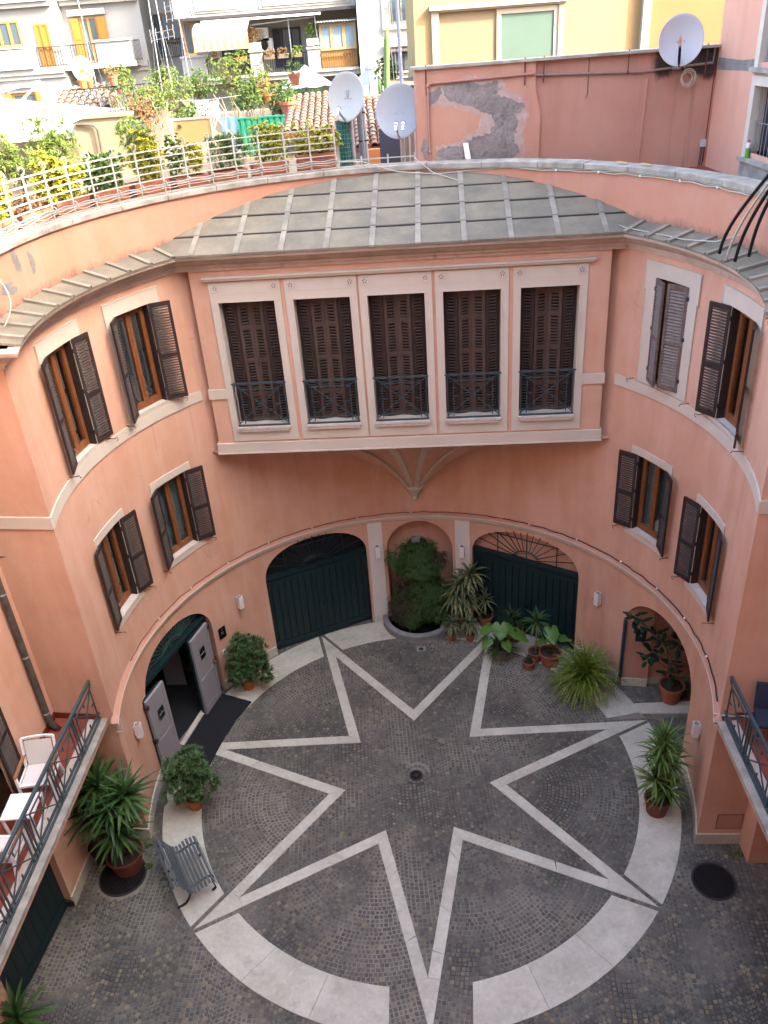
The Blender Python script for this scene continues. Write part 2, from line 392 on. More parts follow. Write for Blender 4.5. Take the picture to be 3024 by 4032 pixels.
def stone_mat():
    m = bpy.data.materials.new('basalt_setts'); m.use_nodes = True
    N = m.node_tree.nodes; L = m.node_tree.links; b = N['Principled BSDF']
    a = N.new('ShaderNodeAttribute'); a.attribute_name = 'tone'
    tc = N.new('ShaderNodeTexCoord')
    n = N.new('ShaderNodeTexNoise'); n.inputs['Scale'].default_value = 45; n.inputs['Detail'].default_value = 4
    L.new(tc.outputs['Object'], n.inputs['Vector'])
    n2 = N.new('ShaderNodeTexNoise'); n2.inputs['Scale'].default_value = 0.8; n2.inputs['Detail'].default_value = 5
    L.new(tc.outputs['Object'], n2.inputs['Vector'])
    x = N.new('ShaderNodeMix'); x.data_type = 'RGBA'; x.blend_type = 'MULTIPLY'; x.inputs[0].default_value = 1
    r = N.new('ShaderNodeMapRange'); r.inputs[1].default_value = 0.3; r.inputs[2].default_value = 0.7; r.inputs[3].default_value = 0.7; r.inputs[4].default_value = 1.3
    L.new(n.outputs['Fac'], r.inputs[0]); L.new(a.outputs['Color'], x.inputs[6]); L.new(r.outputs[0], x.inputs[7])
    x2 = N.new('ShaderNodeMix'); x2.data_type = 'RGBA'
    r2 = N.new('ShaderNodeMapRange'); r2.inputs[1].default_value = 0.5; r2.inputs[2].default_value = 0.72; r2.inputs[4].default_value = 0.45
    L.new(n2.outputs['Fac'], r2.inputs[0]); L.new(r2.outputs[0], x2.inputs[0]); L.new(x.outputs[2], x2.inputs[6]); x2.inputs[7].default_value = (0.20, 0.19, 0.165, 1)
    L.new(x2.outputs[2], b.inputs['Base Color'])
    b.inputs['Roughness'].default_value = 0.62; b.inputs['Specular IOR Level'].default_value = 0.3
    bp = N.new('ShaderNodeBump'); bp.inputs['Strength'].default_value = 0.25; bp.inputs['Distance'].default_value = 0.01
    L.new(n.outputs['Fac'], bp.inputs['Height']); L.new(bp.outputs[0], b.inputs['Normal'])
    return m
M['sett'] = stone_mat()
# ---------------------------------------------------------------- frames of reference
CY, RW = -0.1705, 5.729
C0 = Vector((0, CY, 0))
def W(th, r, z):
    a = radians(th); return Vector((r * cos(a), CY + r * sin(a), z))
B0 = Vector((-3.79, 3.85, 0)); BU = Vector((0.99607, -0.088567, 0)); BN = Vector((-0.088567, -0.99607, 0))
BANG = atan2(BU.y, BU.x)
def bayT(u, d, z): return B0 + BU * u + BN * d + Vector((0, 0, z))
AL = Vector((-5.645, -1.15, 0)); DL = Vector((-1.195, 0.20, 0)).normalized(); NL = Vector((-0.165, -0.986, 0)).normalized()
AR = Vector((5.335, -2.26, 0)); DR = Vector((1.9, -0.16, 0)).normalized(); NR = Vector((-0.084, -0.996, 0)).normalized()
def line_circle(P, D, N_, d, r):
    Q = P + N_ * d - C0
    b = Q.dot(D); c = Q.dot(Q) - r * r
    q = max(0.0, b * b - c)
    ts = sorted((-b - sqrt(q), -b + sqrt(q)), key=abs)
    return P + N_ * d + D * ts[0]
def bay_hits(d, r):
    Q = B0 + BN * d - C0
    b = Q.dot(BU); c = Q.dot(Q) - r * r; q = sqrt(max(0.0, b * b - c))
    return B0 + BN * d + BU * (-b - q), B0 + BN * d + BU * (-b + q)
def ang(p): return degrees(atan2(p.y - CY, p.x))
def path(d, bay=False, extl=1.15, extr=1.6, n=48):
    r = RW - d
    cl = line_circle(AL, DL, NL, d, r); cr = line_circle(AR, DR, NR, d, r)
    a0 = ang(cl) % 360; a1 = ang(cr)
    pts = [AL + NL * d + DL * extl, cl]
    if bay:
        bl, br = bay_hits(d, r)
        al, ar = ang(bl), ang(br)
        pts += [W(a0 + (al - a0) * i / n, r, 0) for i in range(1, n)]
        pts += [bl, br]
        pts += [W(ar + (a1 - ar) * i / n, r, 0) for i in range(1, n)]
    else:
        pts += [W(a0 + (a1 - a0) * i / (2 * n), r, 0) for i in range(1, 2 * n)]
    pts += [cr, AR + NR * d + DR * extr]
    return pts
def sweep(prof, bay=False, **k):
    rows = []
    for d, z in prof:
        rows.append([Vector((p.x, p.y, z)) for p in path(d, bay, **k)])
    return MB().loft(rows)

def inside(pt, poly):
    x, y = pt; c = False; n = len(poly)
    for i in range(n):
        x1, y1 = poly[i]; x2, y2 = poly[i - 1]
        if (y1 > y) != (y2 > y) and x < (x2 - x1) * (y - y1) / (y2 - y1) + x1: c = not c
    return c
def pierced(x0, x1, y0, y1, holes, sx, sy):
    """triangulated rectangle with holes, returns 2-D points and triangles"""
    vs = []; es = []; 
    def ring(pts):
        n = len(vs); vs.extend([Vector(p) for p in pts]); es.extend([(n + i, n + (i + 1) % len(pts)) for i in range(len(pts))])
    nx = max(1, round((x1 - x0) / sx)); ny = max(1, round((y1 - y0) / sy))
    ring([(x0 + (x1 - x0) * i / nx, y0) for i in range(nx)] + [(x1, y0 + (y1 - y0) * i / ny) for i in range(ny)] +
         [(x1 - (x1 - x0) * i / nx, y1) for i in range(nx)] + [(x0, y1 - (y1 - y0) * i / ny) for i in range(ny)])
    for h in holes: ring(h)
    for i in range(1, nx):
        for j in range(1, ny):
            p = (x0 + (x1 - x0) * i / nx, y0 + (y1 - y0) * j / ny)
            if any(inside(p, h) for h in holes): continue
            if any(min(hypot(p[0] - q[0], p[1] - q[1]) for q in h) < 0.05 for h in holes): continue
            vs.append(Vector(p))
    r = geometry.delaunay_2d_cdt(vs, es, [], 0, 1e-5)
    ov, of = r[0], r[2]
    out = []
    for f in of:
        c = (sum(ov[i][0] for i in f) / len(f), sum(ov[i][1] for i in f) / len(f))
        if not any(inside(c, h) for h in holes): out.append(tuple(f))
    return [(p[0], p[1]) for p in ov], out

def arch(t0, t1, zs, za, z0=-0.05, e=2.5, n=22):
    """opening in the drum between angles t0>t1 as (arc length, z) points"""
    c = (t0 + t1) / 2; h = (t0 - t1) / 2; pts = [(t0, z0), (t0, zs)]
    for i in range(1, n):
        a = pi * (1 - i / n)
        x = cos(a); y = sin(a)
        k = (abs(x) ** e + abs(y) ** e) ** (-1 / e)
        pts.append((c - h * x * k, zs + (za - zs) * y * k))
    pts += [(t1, zs), (t1, z0)]
    return pts
def rect(t0, t1, z0, z1): 
    n = 4
    return [(t0 + (t1 - t0) * i / n, z0) for i in range(n)] + [(t1, z0)] + [(t1 + (t0 - t1) * i / n, z1) for i in range(n)] + [(t0, z1)]

HW = degrees(0.42 / RW)
UPW = [168.6, 147.1, 22.8, 2.0]
LOW = [(168.4, 0.0), (146.9, 0.0), (23.1, 0.0), (2.3, -0.13)]
GL = arch(126.3, 98.2, 2.30, 3.13)
GR = arch(70.3, 41.0, 2.25, 3.05)
NI = arch(92.9, 75.5, 2.28, 3.14, 0.0, 2.05)
RE = arch(171.9, 144.0, 1.95, 2.89, -0.05, 2.4)
PA = arch(26.3, -0.8, 1.80, 2.85, -0.05, 2.2)
holes = [GL, GR, NI, RE, PA]
holes += [rect(t - HW, t + HW, 7.87, 9.88) for t in UPW]
holes += [rect(t - HW, t + HW, 4.40 + dz, 6.20 + dz) for t, dz in LOW]
toS = lambda h: [(radians(a) * RW, z) for a, z in h]

bld = thing('courtyard_building', 'salmon pink courtyard building with curved apse wall, brown shutters and a projecting five-window bay', 'building')
TH0, TH1 = ang(AR), ang(AL) % 360
pv, pf = pierced(radians(TH0) * RW, radians(TH1) * RW, -0.05, 10.34, [toS(h) for h in holes], 0.22, 0.35)
mb = MB(); mb.add([W(degrees(s / RW), RW, z) for s, z in pv], pf)
wall = mb.build('curved_wall', M['plaster'], bld, smooth=True)
# reveals of the ground floor openings
def reveal(h, depth, name, m):
    mb = MB()
    rows = [[W(a, RW, z) for a, z in h], [W(a, RW + depth * 0.5, z) for a, z in h], [W(a, RW + depth, z) for a, z in h]]
    return mb.loft(rows).build(name, m, bld, smooth=40)
for h, d in ((GL, 0.3), (GR, 0.3), (RE, 0.3)): reveal(h, d, 'door_reveal', M['plaster'])
# concave niche back
mb = MB(); rows = []
hN = NI
def nicheback(a, z, k):
    c = (92.9 + 75.5) / 2
    return W(c + (a - c) * (1 - 0.10 * k), RW + 0.42 * k, z)
mb.loft([[nicheback(a, z, 0) for a, z in hN], [nicheback(a, z, 0.5) for a, z in hN], [nicheback(a, z, 1) for a, z in hN]])
pts = [nicheback(a, z, 1) for a, z in hN]
n0 = len(mb.v); mb.v += [tuple(p) for p in pts]; mb.f.append(tuple(range(n0, n0 + len(pts))))
mb.build('niche', M['plaster'], bld, smooth=40)

# side piers and wings
mb = MB()
def vplane(mb, p, q, z0, z1, nx=8, nz=10):
    p = Vector(p).to_2d(); q = Vector(q).to_2d(); vs = []; fs = []
    for j in range(nz + 1):
        for i in range(nx + 1):
            a = p + (q - p) * i / nx; vs.append((a.x, a.y, z0 + (z1 - z0) * j / nz))
    for j in range(nz):
        for i in range(nx):
            a = j * (nx + 1) + i; fs.append((a, a + 1, a + nx + 2, a + nx + 1))
    mb.add(vs, fs)
BLX = lambda y: -6.80 - 0.065 * (-0.95 - y)        # back wall of the left balcony
vplane(mb, AL, AL + DL * 1.25, -0.05, 11.6)
mb.build('pier_wall', M['plaster'], bld)
mb = MB()
vplane(mb, (BLX(-0.9), -0.9), (BLX(-2.86), -2.86), 3.3, 12.6); vplane(mb, (BLX(-2.86), -2.86), (BLX(-3.9), -3.9), 5.9, 12.6); vplane(mb, (BLX(-3.9), -3.9), (BLX(-13.2), -13.2), 3.3, 12.6)
mb.box(BLX(-2.9) - 0.35, BLX(-2.9) - 0.3, -3.95, -2.8, 3.3, 6.0)
mb.build('wing_wall', M['plaster'], bld)
mb = MB(); vplane(mb, AR, AR + DR * 2.6, -0.05, 11.6); mb.build('pier_wall', M['plaster'], bld)
mb = MB(); vplane(mb, (7.0, -2.3), (6.75, -13.2), -0.05, 11.6); mb.build('wing_wall', M['plaster'], bld)

# lower walls under the balconies
mb = MB()
vplane(mb, (-6.70, -1.0), (-6.83, -2.60), -0.05, 3.2); vplane(mb, (-6.83, -2.60), (-7.05, -2.56), -0.05, 3.2)
mb.build('undercroft_wall', M['plaster'], bld); mb = MB()
vplane(mb, (-7.02, -4.85), (-7.22, -8.5), -0.05, 3.2); vplane(mb, (-7.02, -4.85), (-7.36, -4.82), -0.05, 3.2)
mb.build('undercroft_wall', M['plaster'], bld)
mb = MB(); vplane(mb, (6.16, -2.30), (6.13, -2.80), -0.05, 3.2, 2); vplane(mb, (6.13, -2.80), (7.4, -2.88), -0.05, 3.2)
mb.build('undercroft_wall', M['plaster'], bld)
# shell behind the drum, floors and roof terrace
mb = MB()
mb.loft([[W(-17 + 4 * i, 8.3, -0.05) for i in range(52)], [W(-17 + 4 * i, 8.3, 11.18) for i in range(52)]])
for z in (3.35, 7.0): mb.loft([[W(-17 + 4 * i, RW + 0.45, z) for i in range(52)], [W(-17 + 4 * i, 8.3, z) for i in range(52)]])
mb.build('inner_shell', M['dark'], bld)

# ---- stone skirting at the foot of the drum
mb = MB()
for a0, a1 in ((TH1 + 0.1, 172.1), (143.8, 126.5), (75.3, 70.5), (40.8, 26.5), (-1.0, TH0 - 0.1)):
    n = max(2, int(abs(a1 - a0) / 2))
    rows = []
    for d, z in ((0.0, 0.27), (0.03, 0.26), (0.035, -0.04)):
        rows.append([W(a0 + (a1 - a0) * i / n, RW - d, z) for i in range(n + 1)])
    mb.loft(rows).build('skirting', M['travertine'], bld); mb = MB()
for P, D, N_, l0, l1 in ((AL, DL, NL, -0.03, 1.1), (AR, DR, NR, -0.03, 0.85)):
    T = lambda p, P=P, D=D, N_=N_: P + D * p.x + N_ * p.y + Vector((0, 0, p.z))
    mb.box(l0, l1, 0.0, 0.035, -0.04, 0.27, T).build('skirting', M['travertine'], bld); mb = MB()
T = lambda p: Vector((-6.70 - 0.08 * p.x + p.y, -1.0 - p.x, p.z))
mb.box(0.1, 1.62, 0.0, 0.035, -0.04, 0.27, T)
mb.build('skirting', M['travertine'], bld)

# ---- belt moulding, string course, cornice
sweep([(0, 3.20), (0.035, 3.20), (0.04, 3.24), (0.07, 3.255), (0.075, 3.30), (0.098, 3.32), (0.098, 3.345), (0.09, 3.35)], extl=0.02, extr=0.02).build('belt_moulding', M['trim'], bld, smooth=35)
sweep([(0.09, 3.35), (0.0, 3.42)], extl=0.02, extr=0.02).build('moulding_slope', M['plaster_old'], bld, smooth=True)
mbs = MB()
def arcband(mb, a0, a1, z0, z1, d0, d1, step=2.0):
    n = max(2, int(abs(a1 - a0) / step))
    rows = [[W(a0 + (a1 - a0) * i / n, RW - d, z) for i in range(n + 1)] for d, z in ((d0, z1), (d1, z1), (d1, z0), (d0, z0))]
    mb.loft(rows)
    for e in (0, n):
        p = [r[e] for r in rows]; mb.add(p, [(0, 1, 2, 3)])
arcband(mbs, TH1 + 0.0, 134.4, 7.56, 7.78, 0.0, 0.028); mbs.build('string_course', M['trim'], bld, smooth=35); mbs = MB()
arcband(mbs, 35.2, TH0, 7.54, 7.76, 0.0, 0.028); mbs.build('string_course', M['trim'], bld, smooth=35)
for P, D, N_, l1, zz in ((AL, DL, NL, 1.2, 7.56), (AR, DR, NR, 1.6, 7.54)):
    T = lambda p, P=P, D=D, N_=N_: P + D * p.x + N_ * p.y + Vector((0, 0, p.z))
    MB().box(-0.028, l1, 0.0, 0.028, zz, zz + 0.22, T).build('string_course', M['trim'], bld)
CORN = [(-0.05, 10.30), (0.05, 10.30), (0.055, 10.37), (0.11, 10.385), (0.115, 10.42), (0.17, 10.45), (0.23, 10.52), (0.25, 10.555),
        (0.31, 10.56), (0.345, 10.58), (0.36, 10.62), (0.36, 10.645), (0.20, 10.66)]
sweep(CORN, bay=True, extl=1.1, extr=0.6).build('cornice', M['cornice'], bld, smooth=35)

# ---- parapet of the roof terrace with stone cap
RP = 5.85
mb = MB()
rows = [[W(-26 + 218 * i / 110, RP, z) for i in range(111)] for z in (10.55, 10.9, 11.25, 11.62)]
mb.loft(rows).build('parapet_wall', M['plaster_up'], bld, smooth=True)
rc = random.Random(4)
a = -26.0; caps = []
while a < 191:
    b = a + rc.uniform(9, 12); n = 5
    z1 = 11.715 + rc.uniform(-.006, .006)
    rows = [[W(a + .06 + (b - a - .12) * i / n, r, z) for i in range(n + 1)] for r, z in
            ((RP + .3, 11.60), (RP - .045, 11.61), (RP - .05, 11.62), (RP - .05, z1 - .012), (RP - .038, z1), (RP + .3, z1 + .01), (RP + .3, 11.6))]
    mb = MB(); mb.loft(rows)
    for e in (0, n): mb.add([r[e] for r in rows[:6]], [(0, 1, 2, 3, 4, 5)])
    mb.build('cap_stone', M['cap'], bld)
    a = b
mb = MB()
vs = [W(-26 + 218 * i / 60, RP + .28, 11.2) for i in range(61)]
mb.loft([vs, [W(-26 + 218 * i / 60, 12.5, 11.2) for i in range(61)]])
mb.loft([vs, [Vector((p.x, p.y, 11.62)) for p in vs]])
mb.build('terrace_floor', M['redtile'], bld)
# bare render patches low on the parapet, left
def blob(seed, n=26, rough=0.35):
    r = random.Random(seed); ph = [r.uniform(0, 6.28) for _ in range(6)]
    return [1 + rough * sum(sin((k + 1) * 2 * pi * i / n + ph[k]) / (k + 1) ** 0.8 for k in range(6)) * 0.7 + r.uniform(-.14, .14) for i in range(n)]
def patch_on_drum(tc, zc, ws, hz, seed, parent, shear=0.0, R=RP, n=26):
    bl = blob(seed, n); mb = MB(); vs = [W(tc, R - .004, zc)]
    for i, k in enumerate(bl):
        a = 2 * pi * i / n; s = ws * k * cos(a); z = hz * k * sin(a)
        vs.append(W(tc - degrees((s + shear * z) / R), R - .004, zc + z))
    mb.add(vs, [(0, i + 1, (i + 1) % n + 1) for i in range(n)])
    return mb.build('bare_render_patch', M['cement'], parent, label='grey patch where the pink plaster has fallen off')
patch_on_drum(171.6, 11.42, .10, .19, 3, bld); patch_on_drum(175.6, 11.10, .25, .10, 5, bld, -.8)
patch_on_drum(167.2, 11.24, .07, .15, 8, bld); patch_on_drum(167.4, 11.42, .035, .07, 9, bld)

# ---- stone roof: ring bands beside the bay and the sloping roof above it
rs = random.Random(12)
def slabpoly(mb, pts, th):
    """pts: top polygon (Vectors, ccw from above)"""
    n = len(pts); vs = list(pts) + [p - Vector((0, 0, th)) for p in pts]
    mb.add(vs, [tuple(range(n))] + [tuple(range(2 * n - 1, n - 1, -1))] + [(k, n + k, n + (k + 1) % n, (k + 1) % n) for k in range(n)])
def band_pt(a, t): return W(a, 5.345 + (RP + .02 - 5.345) * t, 10.672 + .115 * t)
KL, KR = 137.6, 32.6
def band(a_from, a_to, step):
    a = a_from; sg = 1 if a_to > a_from else -1
    while (a_to - a) * sg > 0.5:
        b = a + sg * min(step, abs(a_to - a))
        lo, hi = min(a, b), max(a, b); dz = rs.uniform(-.006, .006)
        n = 3
        top = [band_pt(lo + (hi - lo) * i / n, 0) for i in range(n + 1)] + [band_pt(hi - (hi - lo) * i / n, 1) for i in range(n + 1)]
        mb = MB(); slabpoly(mb, [p + Vector((0, 0, dz)) for p in top], .03); mb.build('roof_slab', M['slab'], bld)
        mb = MB(); p, q = band_pt(a, -0.02) + Vector((0, 0, .022)), band_pt(a, 1) + Vector((0, 0, .022))
        mb.bar(p, q, .085, .04).build('roof_batten', M['batten'], bld)
        mb = MB(); sd = Vector((-(q - p).y, (q - p).x, 0)).normalized() * .052 * -sg; mb.bar(p + sd - Vector((0, 0, .014)), q + sd - Vector((0, 0, .014)), .02, .03).build('slab_joint', M['tar'], bld)  # dark strip beside each batten, put in as its shadow line
        a = b
band(KL, 192, 5.72); band(KR, -26, 5.72)
SL = 0.355
def roof_pt(u, q): return bayT(u, 0.385 - q, 10.672 + SL * q)
def clip_half(poly, fn):
    out = []
    for i in range(len(poly)):
        a, b = poly[i - 1], poly[i]; fa, fb = fn(a), fn(b)
        if fa >= 0 and fb >= 0: out.append(b)
        elif fa >= 0 > fb: t = fa / (fa - fb); out.append((a[0] + (b[0] - a[0]) * t, a[1] + (b[1] - a[1]) * t))
        elif fa < 0 <= fb:
            t = fa / (fa - fb); out.append((a[0] + (b[0] - a[0]) * t, a[1] + (b[1] - a[1]) * t)); out.append(b)
    return out
def uq(p): return ((p - B0).dot(BU), 0.385 - (p - B0).dot(BN))
circ = [uq(W(30 + 112 * i / 44, RP + .01, 0)) for i in range(45)]     # counter-clockwise in plan
kl = (uq(W(KL, 5.30, 0)), uq(W(KL, 6.2, 0))); kr = (uq(W(KR, 5.30, 0)), uq(W(KR, 6.2, 0)))
def side(a, b, p): return (b[0] - a[0]) * (p[1] - a[1]) - (b[1] - a[1]) * (p[0] - a[0])
def roofclip(poly):
    for i in range(len(circ) - 1):
        poly = clip_half(poly, lambda p, a=circ[i], b=circ[i + 1]: side(a, b, p))
        if len(poly) < 3: return []
    poly = clip_half(poly, lambda p: -side(kl[0], kl[1], p))
    if len(poly) < 3: return []
    return clip_half(poly, lambda p: side(kr[0], kr[1], p))
us = [-1.2] + [0.23 + 0.868 * i for i in range(10)] + [9.6]
qs = [0, .64, 1.27, 1.90, 2.75]
for i in range(len(us) - 1):
    for j in range(4):
        poly = roofclip([(us[i], qs[j]), (us[i + 1], qs[j]), (us[i + 1], qs[j + 1] - .016), (us[i], qs[j + 1] - .016)])
        if len(poly) < 3: continue
        dz = rs.uniform(-.004, .004); mb = MB()
        slabpoly(mb, [roof_pt(u, q) + Vector((0, 0, .018 * (1 - (q - qs[j]) / .64) + dz)) for u, q in poly], .05)
        mb.build('roof_slab', M['slab'], bld)
for u in us[1:-1]:
    for j in range(4):
        poly = roofclip([(u - .052, qs[j] - (.02 if j == 0 else 0)), (u + .052, qs[j] - (.02 if j == 0 else 0)), (u + .052, qs[j + 1]), (u - .052, qs[j + 1])])
        if len(poly) < 3: continue
        mb = MB(); slabpoly(mb, [roof_pt(a, q) + Vector((0, 0, .020 + .018 * (1 - (q - qs[j]) / .64))) for a, q in poly], .04)
        mb.build('roof_batten', M['batten'], bld)

for j in (1, 2, 3):                                   # dark strips painted in as the shadow under each slab course's lip
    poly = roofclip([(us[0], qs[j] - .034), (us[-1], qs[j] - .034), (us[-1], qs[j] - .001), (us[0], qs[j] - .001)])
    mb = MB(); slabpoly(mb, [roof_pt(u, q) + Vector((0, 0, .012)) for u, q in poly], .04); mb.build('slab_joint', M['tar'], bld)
mb = MB(); slabpoly(mb, [AL + DL * 1.3 + NL * .37 + Vector((0, 0, 10.668)), AL + DL * 1.3 - NL * .8 + Vector((0, 0, 10.76)), W(186, RP, 10.76), AL + NL * .37 + Vector((0, 0, 10.668))][::-1], .03)
mb.build('roof_slab', M['slab'], bld)
# ---------------------------------------------------------------- projecting bay
WX = [0.36, 1.88, 3.36, 4.86, 6.38]; WW = 1.435; OI = 0.15; ZO0, ZO1 = 6.95, 9.65
bh = [[(x + OI, ZO0), (x + WW - OI, ZO0), (x + WW - OI, ZO1), (x + OI, ZO1)] for x in WX]
pv, pf = pierced(0, 8.242, 6.29, 10.34, bh, 0.5, 0.5)
mb = MB(); mb.add([bayT(u, 0, z) for u, z in pv], pf)
for u in (0, 8.242):                                     # short side returns
    mb.add([bayT(u, 0, 6.29), bayT(u, -.5, 6.29), bayT(u, -.5, 10.34), bayT(u, 0, 10.34)], [(0, 1, 2, 3)])
bay = mb.build('bay_wall', M['plaster'], bld)
mb = MB()
sf = [bayT(0, 0, 6.30), bayT(8.242, 0, 6.30)] + [W(35.2 + (134.4 - 35.2) * i / 30, RW + .02, 6.30) for i in range(31)]
mb.add(sf, [tuple(range(len(sf)))]); mb.build('soffit', M['plaster'], bay)
mb = MB(bayT_v := (lambda p: bayT(p.x, p.y, p.z)))
mb.box(-.04, 8.282, 0, .045, 6.315, 6.54); mb.box(-.055, 8.297, 0, .06, 6.285, 6.315)
for x0, x1 in ((-.045, 0), (8.242, 8.287)): mb.box(x0, x1, -.45, 0, 6.315, 6.54)
for x0, x1 in ((-.06, 0), (8.242, 8.302)): mb.box(x0, x1, -.45, 0, 6.285, 6.315)
mb.box(-.03, .36, 0, .03, 7.585, 7.80); mb.box(7.815, 8.272, 0, .03, 7.585, 7.80)
mb.box(-.03, 0, -.4, 0, 7.585, 7.80); mb.box(8.242, 8.272, -.4, 0, 7.585, 7.80)
mb.build('bay_band', M['trim'], bay)
mb = MB(bayT_v)
mb.box(.31, 7.89, 0, .05, 10.075, 10.105); mb.box(.29, 7.91, 0, .10, 10.105, 10.15); mb.box(.27, 7.93, 0, .13, 10.15, 10.178)
mb.build('hood_moulding', M['trim'], bay)

# louvred leaf: hinge at x=0, spans +x, thickness y, height z
def leaf_mesh(w, h, name, m, tilt=1, stile=.055, rails=(0.0, 0.46, 1.0), pitch=.060, th=.038, railh=.085, m2=None):
    mb = MB()
    for x0, x1 in ((0, stile), (w - stile, w)): mb.box(x0, x1, -th / 2, th / 2, 0, h)
    zs = []
    for r in rails:
        c = r * h
        a, b = (0, railh) if r == 0 else ((h - railh, h) if r == 1 else (c - railh * .4, c + railh * .4))
        zs.append((a, b)); mb.box(stile, w - stile, -th / 2 + .002, th / 2 - .002, a, b)
    nf = len(mb.f)
    for i in range(len(zs) - 1):
        z0, z1 = zs[i][1], zs[i + 1][0]; n = max(1, int((z1 - z0) / pitch))
        for k in range(n):
            z = z0 + (k + .5) * (z1 - z0) / n; dy = .017; dz = .017 * tilt; t = .0055
            vs = []
            for x in (stile, w - stile):
                vs += [(x, -dy, z - dz - t), (x, dy, z + dz - t), (x, dy, z + dz + t), (x, -dy, z - dz + t)]
            mb.add(vs, [(0, 4, 5, 1), (1, 5, 6, 2), (2, 6, 7, 3), (3, 7, 4, 0)])
    me = mb.mesh(name, m); me.materials.append(m2 or M['slat'])
    me.polygons.foreach_set('material_index', [0] * nf + [1] * (len(mb.f) - nf)); return me

# bay windows -----------------------------------------------------
mb = MB(lambda p: Vector((p.x, -p.y, p.z)))
for x0, x1, z0, z1 in ((0, OI, 6.59, 10.06), (WW - OI, WW, 6.59, 10.06), (OI, WW - OI, ZO1, 10.06), (OI, WW - OI, 6.59, ZO0)):
    mb.box(x0, x1, 0.001, .03, z0, z1)
mb.box(0.0, WW, .03, .034, 9.815, 9.823)
for x0, x1, z0, z1 in ((OI - .03, OI, ZO0 - .02, ZO1 + .03), (WW - OI, WW - OI + .03, ZO0 - .02, ZO1 + .03), (OI, WW - OI, ZO1, ZO1 + .03)):
    mb.box(x0, x1, .03, .042, z0, z1)
for x0, x1 in ((OI - .004, OI), (WW - OI, WW - OI + .004)): mb.box(x0, x1, -.34, 0.0, ZO0, ZO1)
mb.box(OI, WW - OI, -.34, 0.0, ZO1, ZO1 + .004); mb.box(OI, WW - OI, -.34, 0.0, ZO0 - .03, ZO0)
sur_me = mb.mesh('bay_window', M['trim'])
mb = MB(); mb.box(OI + .03, WW - OI - .03, -.10, .0, 6.835, 6.92); mb.box(OI - .01, WW - OI + .01, -.115, 0, 6.895, 6.945)
sill_me = mb.mesh('sill', M['sill'])
LW = (WW - 2 * OI - .02) / 4
bleaf = [leaf_mesh(LW, 2.62, 'shutter_leaf', M['shutter_bay'], -1, .068, (0, .24, .53, .80, 1.0), .058, .035, .10, M['slat_bay']),
         leaf_mesh(LW, 2.62, 'shutter_leaf', M['shutter'], -1, .068, (0, .24, .53, .80, 1.0), .058, .035, .10, M['slat_bay'])]
def rail_panel(mb, x0, x1, z0, z1, y=0.0, top=True, t=.018, ext=0.0):
    """steel panel: handrail, rectangle with diagonals and short ticks, in the x-z plane"""
    U = (0, 1, 0)
    if top: mb.bar((x0 - ext, y, z1), (x1 + ext, y, z1), .03, .03, U)
    w = x1 - x0; a = x0 + w * .13; b = x1 - w * .13; zt = z1 - (z1 - z0) * .14; zb = z0 + (z1 - z0) * .12
    for x in (x0 + .015, x1 - .015): mb.bar((x, y, z0), (x, y, z1), t + .004, t + .004, U)
    for x in (a, b): mb.bar((x, y, z0 + .02), (x, y, zt), t, t, U)
    mb.bar((a, y, zt), (b, y, zt), t, t, U); mb.bar((x0, y, zb), (x1, y, zb), t, t, U)
    mb.bar((x0 + .02, y - .002, z1 - .02), (x1 - .02, y - .002, z0 + .03), t, t, U)
    mb.bar((x1 - .02, y + .002, z1 - .02), (x0 + .02, y + .002, z0 + .03), t, t, U)
    zm = (zt + zb) / 2; k = w * .11; c = (x0 + x1) / 2
    mb.bar((a, y, zm), (a + k, y, zm), t, t, U); mb.bar((b, y, zm), (b - k, y, zm), t, t, U)
    mb.bar((c, y, zt), (c, y, zt - k), t, t, U); mb.bar((c, y, zb), (c, y, zb + k), t, t, U)
mb = MB(); rail_panel(mb, OI + .02, WW - OI - .02, ZO0 + .03, 7.92, -.035, True, .017, .04)
mb.bar((OI, -.055, ZO0 + .015), (WW - OI, -.055, ZO0 + .015), .03, .04, (0, 1, 0))
rail_me = mb.mesh('railing', M['green_steel'])
mb = MB(lambda p: Vector((p.x, p.z - .032, p.y)))
mb.lathe([(.0, .0), (.058, .0), (.06, -.012), (.083, -.012), (.085, 0.0), (.078, .004)], 20)
mb.lathe([(.0, -.006), (.055, -.006)], 20)
ros_me = mb.mesh('rosette', M['trim'], smooth=30)
mb = MB()
for k in range(5):
    a = 2 * pi * k / 5 + pi / 2
    p = [(cos(a) * .016, sin(a) * .016), (cos(a + .28) * .034, sin(a + .28) * .034), (cos(a) * .052, sin(a) * .052), (cos(a - .28) * .034, sin(a - .28) * .034)]
    mb.add([(x, -.0405, z) for x, z in p], [(0, 1, 2, 3)])
star_me = mb.mesh('rosette_star', M['black'])
for wi, x in enumerate(WX):
    o = inst(sur_me, 'bay_window', bld, bayT(x, 0, 0), BANG)
    inst(sill_me, 'sill', o); inst(rail_me, 'railing', o)
    rnd = random.Random(50 + wi)
    for k in range(4):
        zig = radians(15 if k % 2 == 0 else -15)
        y = .24
        l = inst(bleaf[0 if k in (1, 2) else 1], 'shutter_leaf', o, (OI + .02 + k * (LW - .003), y, ZO0 + .02), -zig)
        if k % 2 == 0: l.location.y = .24
        else: l.location.y = .24 - LW * sin(radians(15))
    for rx in (.125, WW - .125):
        r_ = inst(ros_me, 'rosette', o, (rx, 0, 9.945))
        s_ = inst(star_me, 'rosette', o, (rx, 0, 9.945)); s_.name = 'rosette_star'
    mb = MB(); mb.box(OI, WW - OI, .33, .34, ZO0, ZO1); mb.build('dark_backing', M['dark'], o)

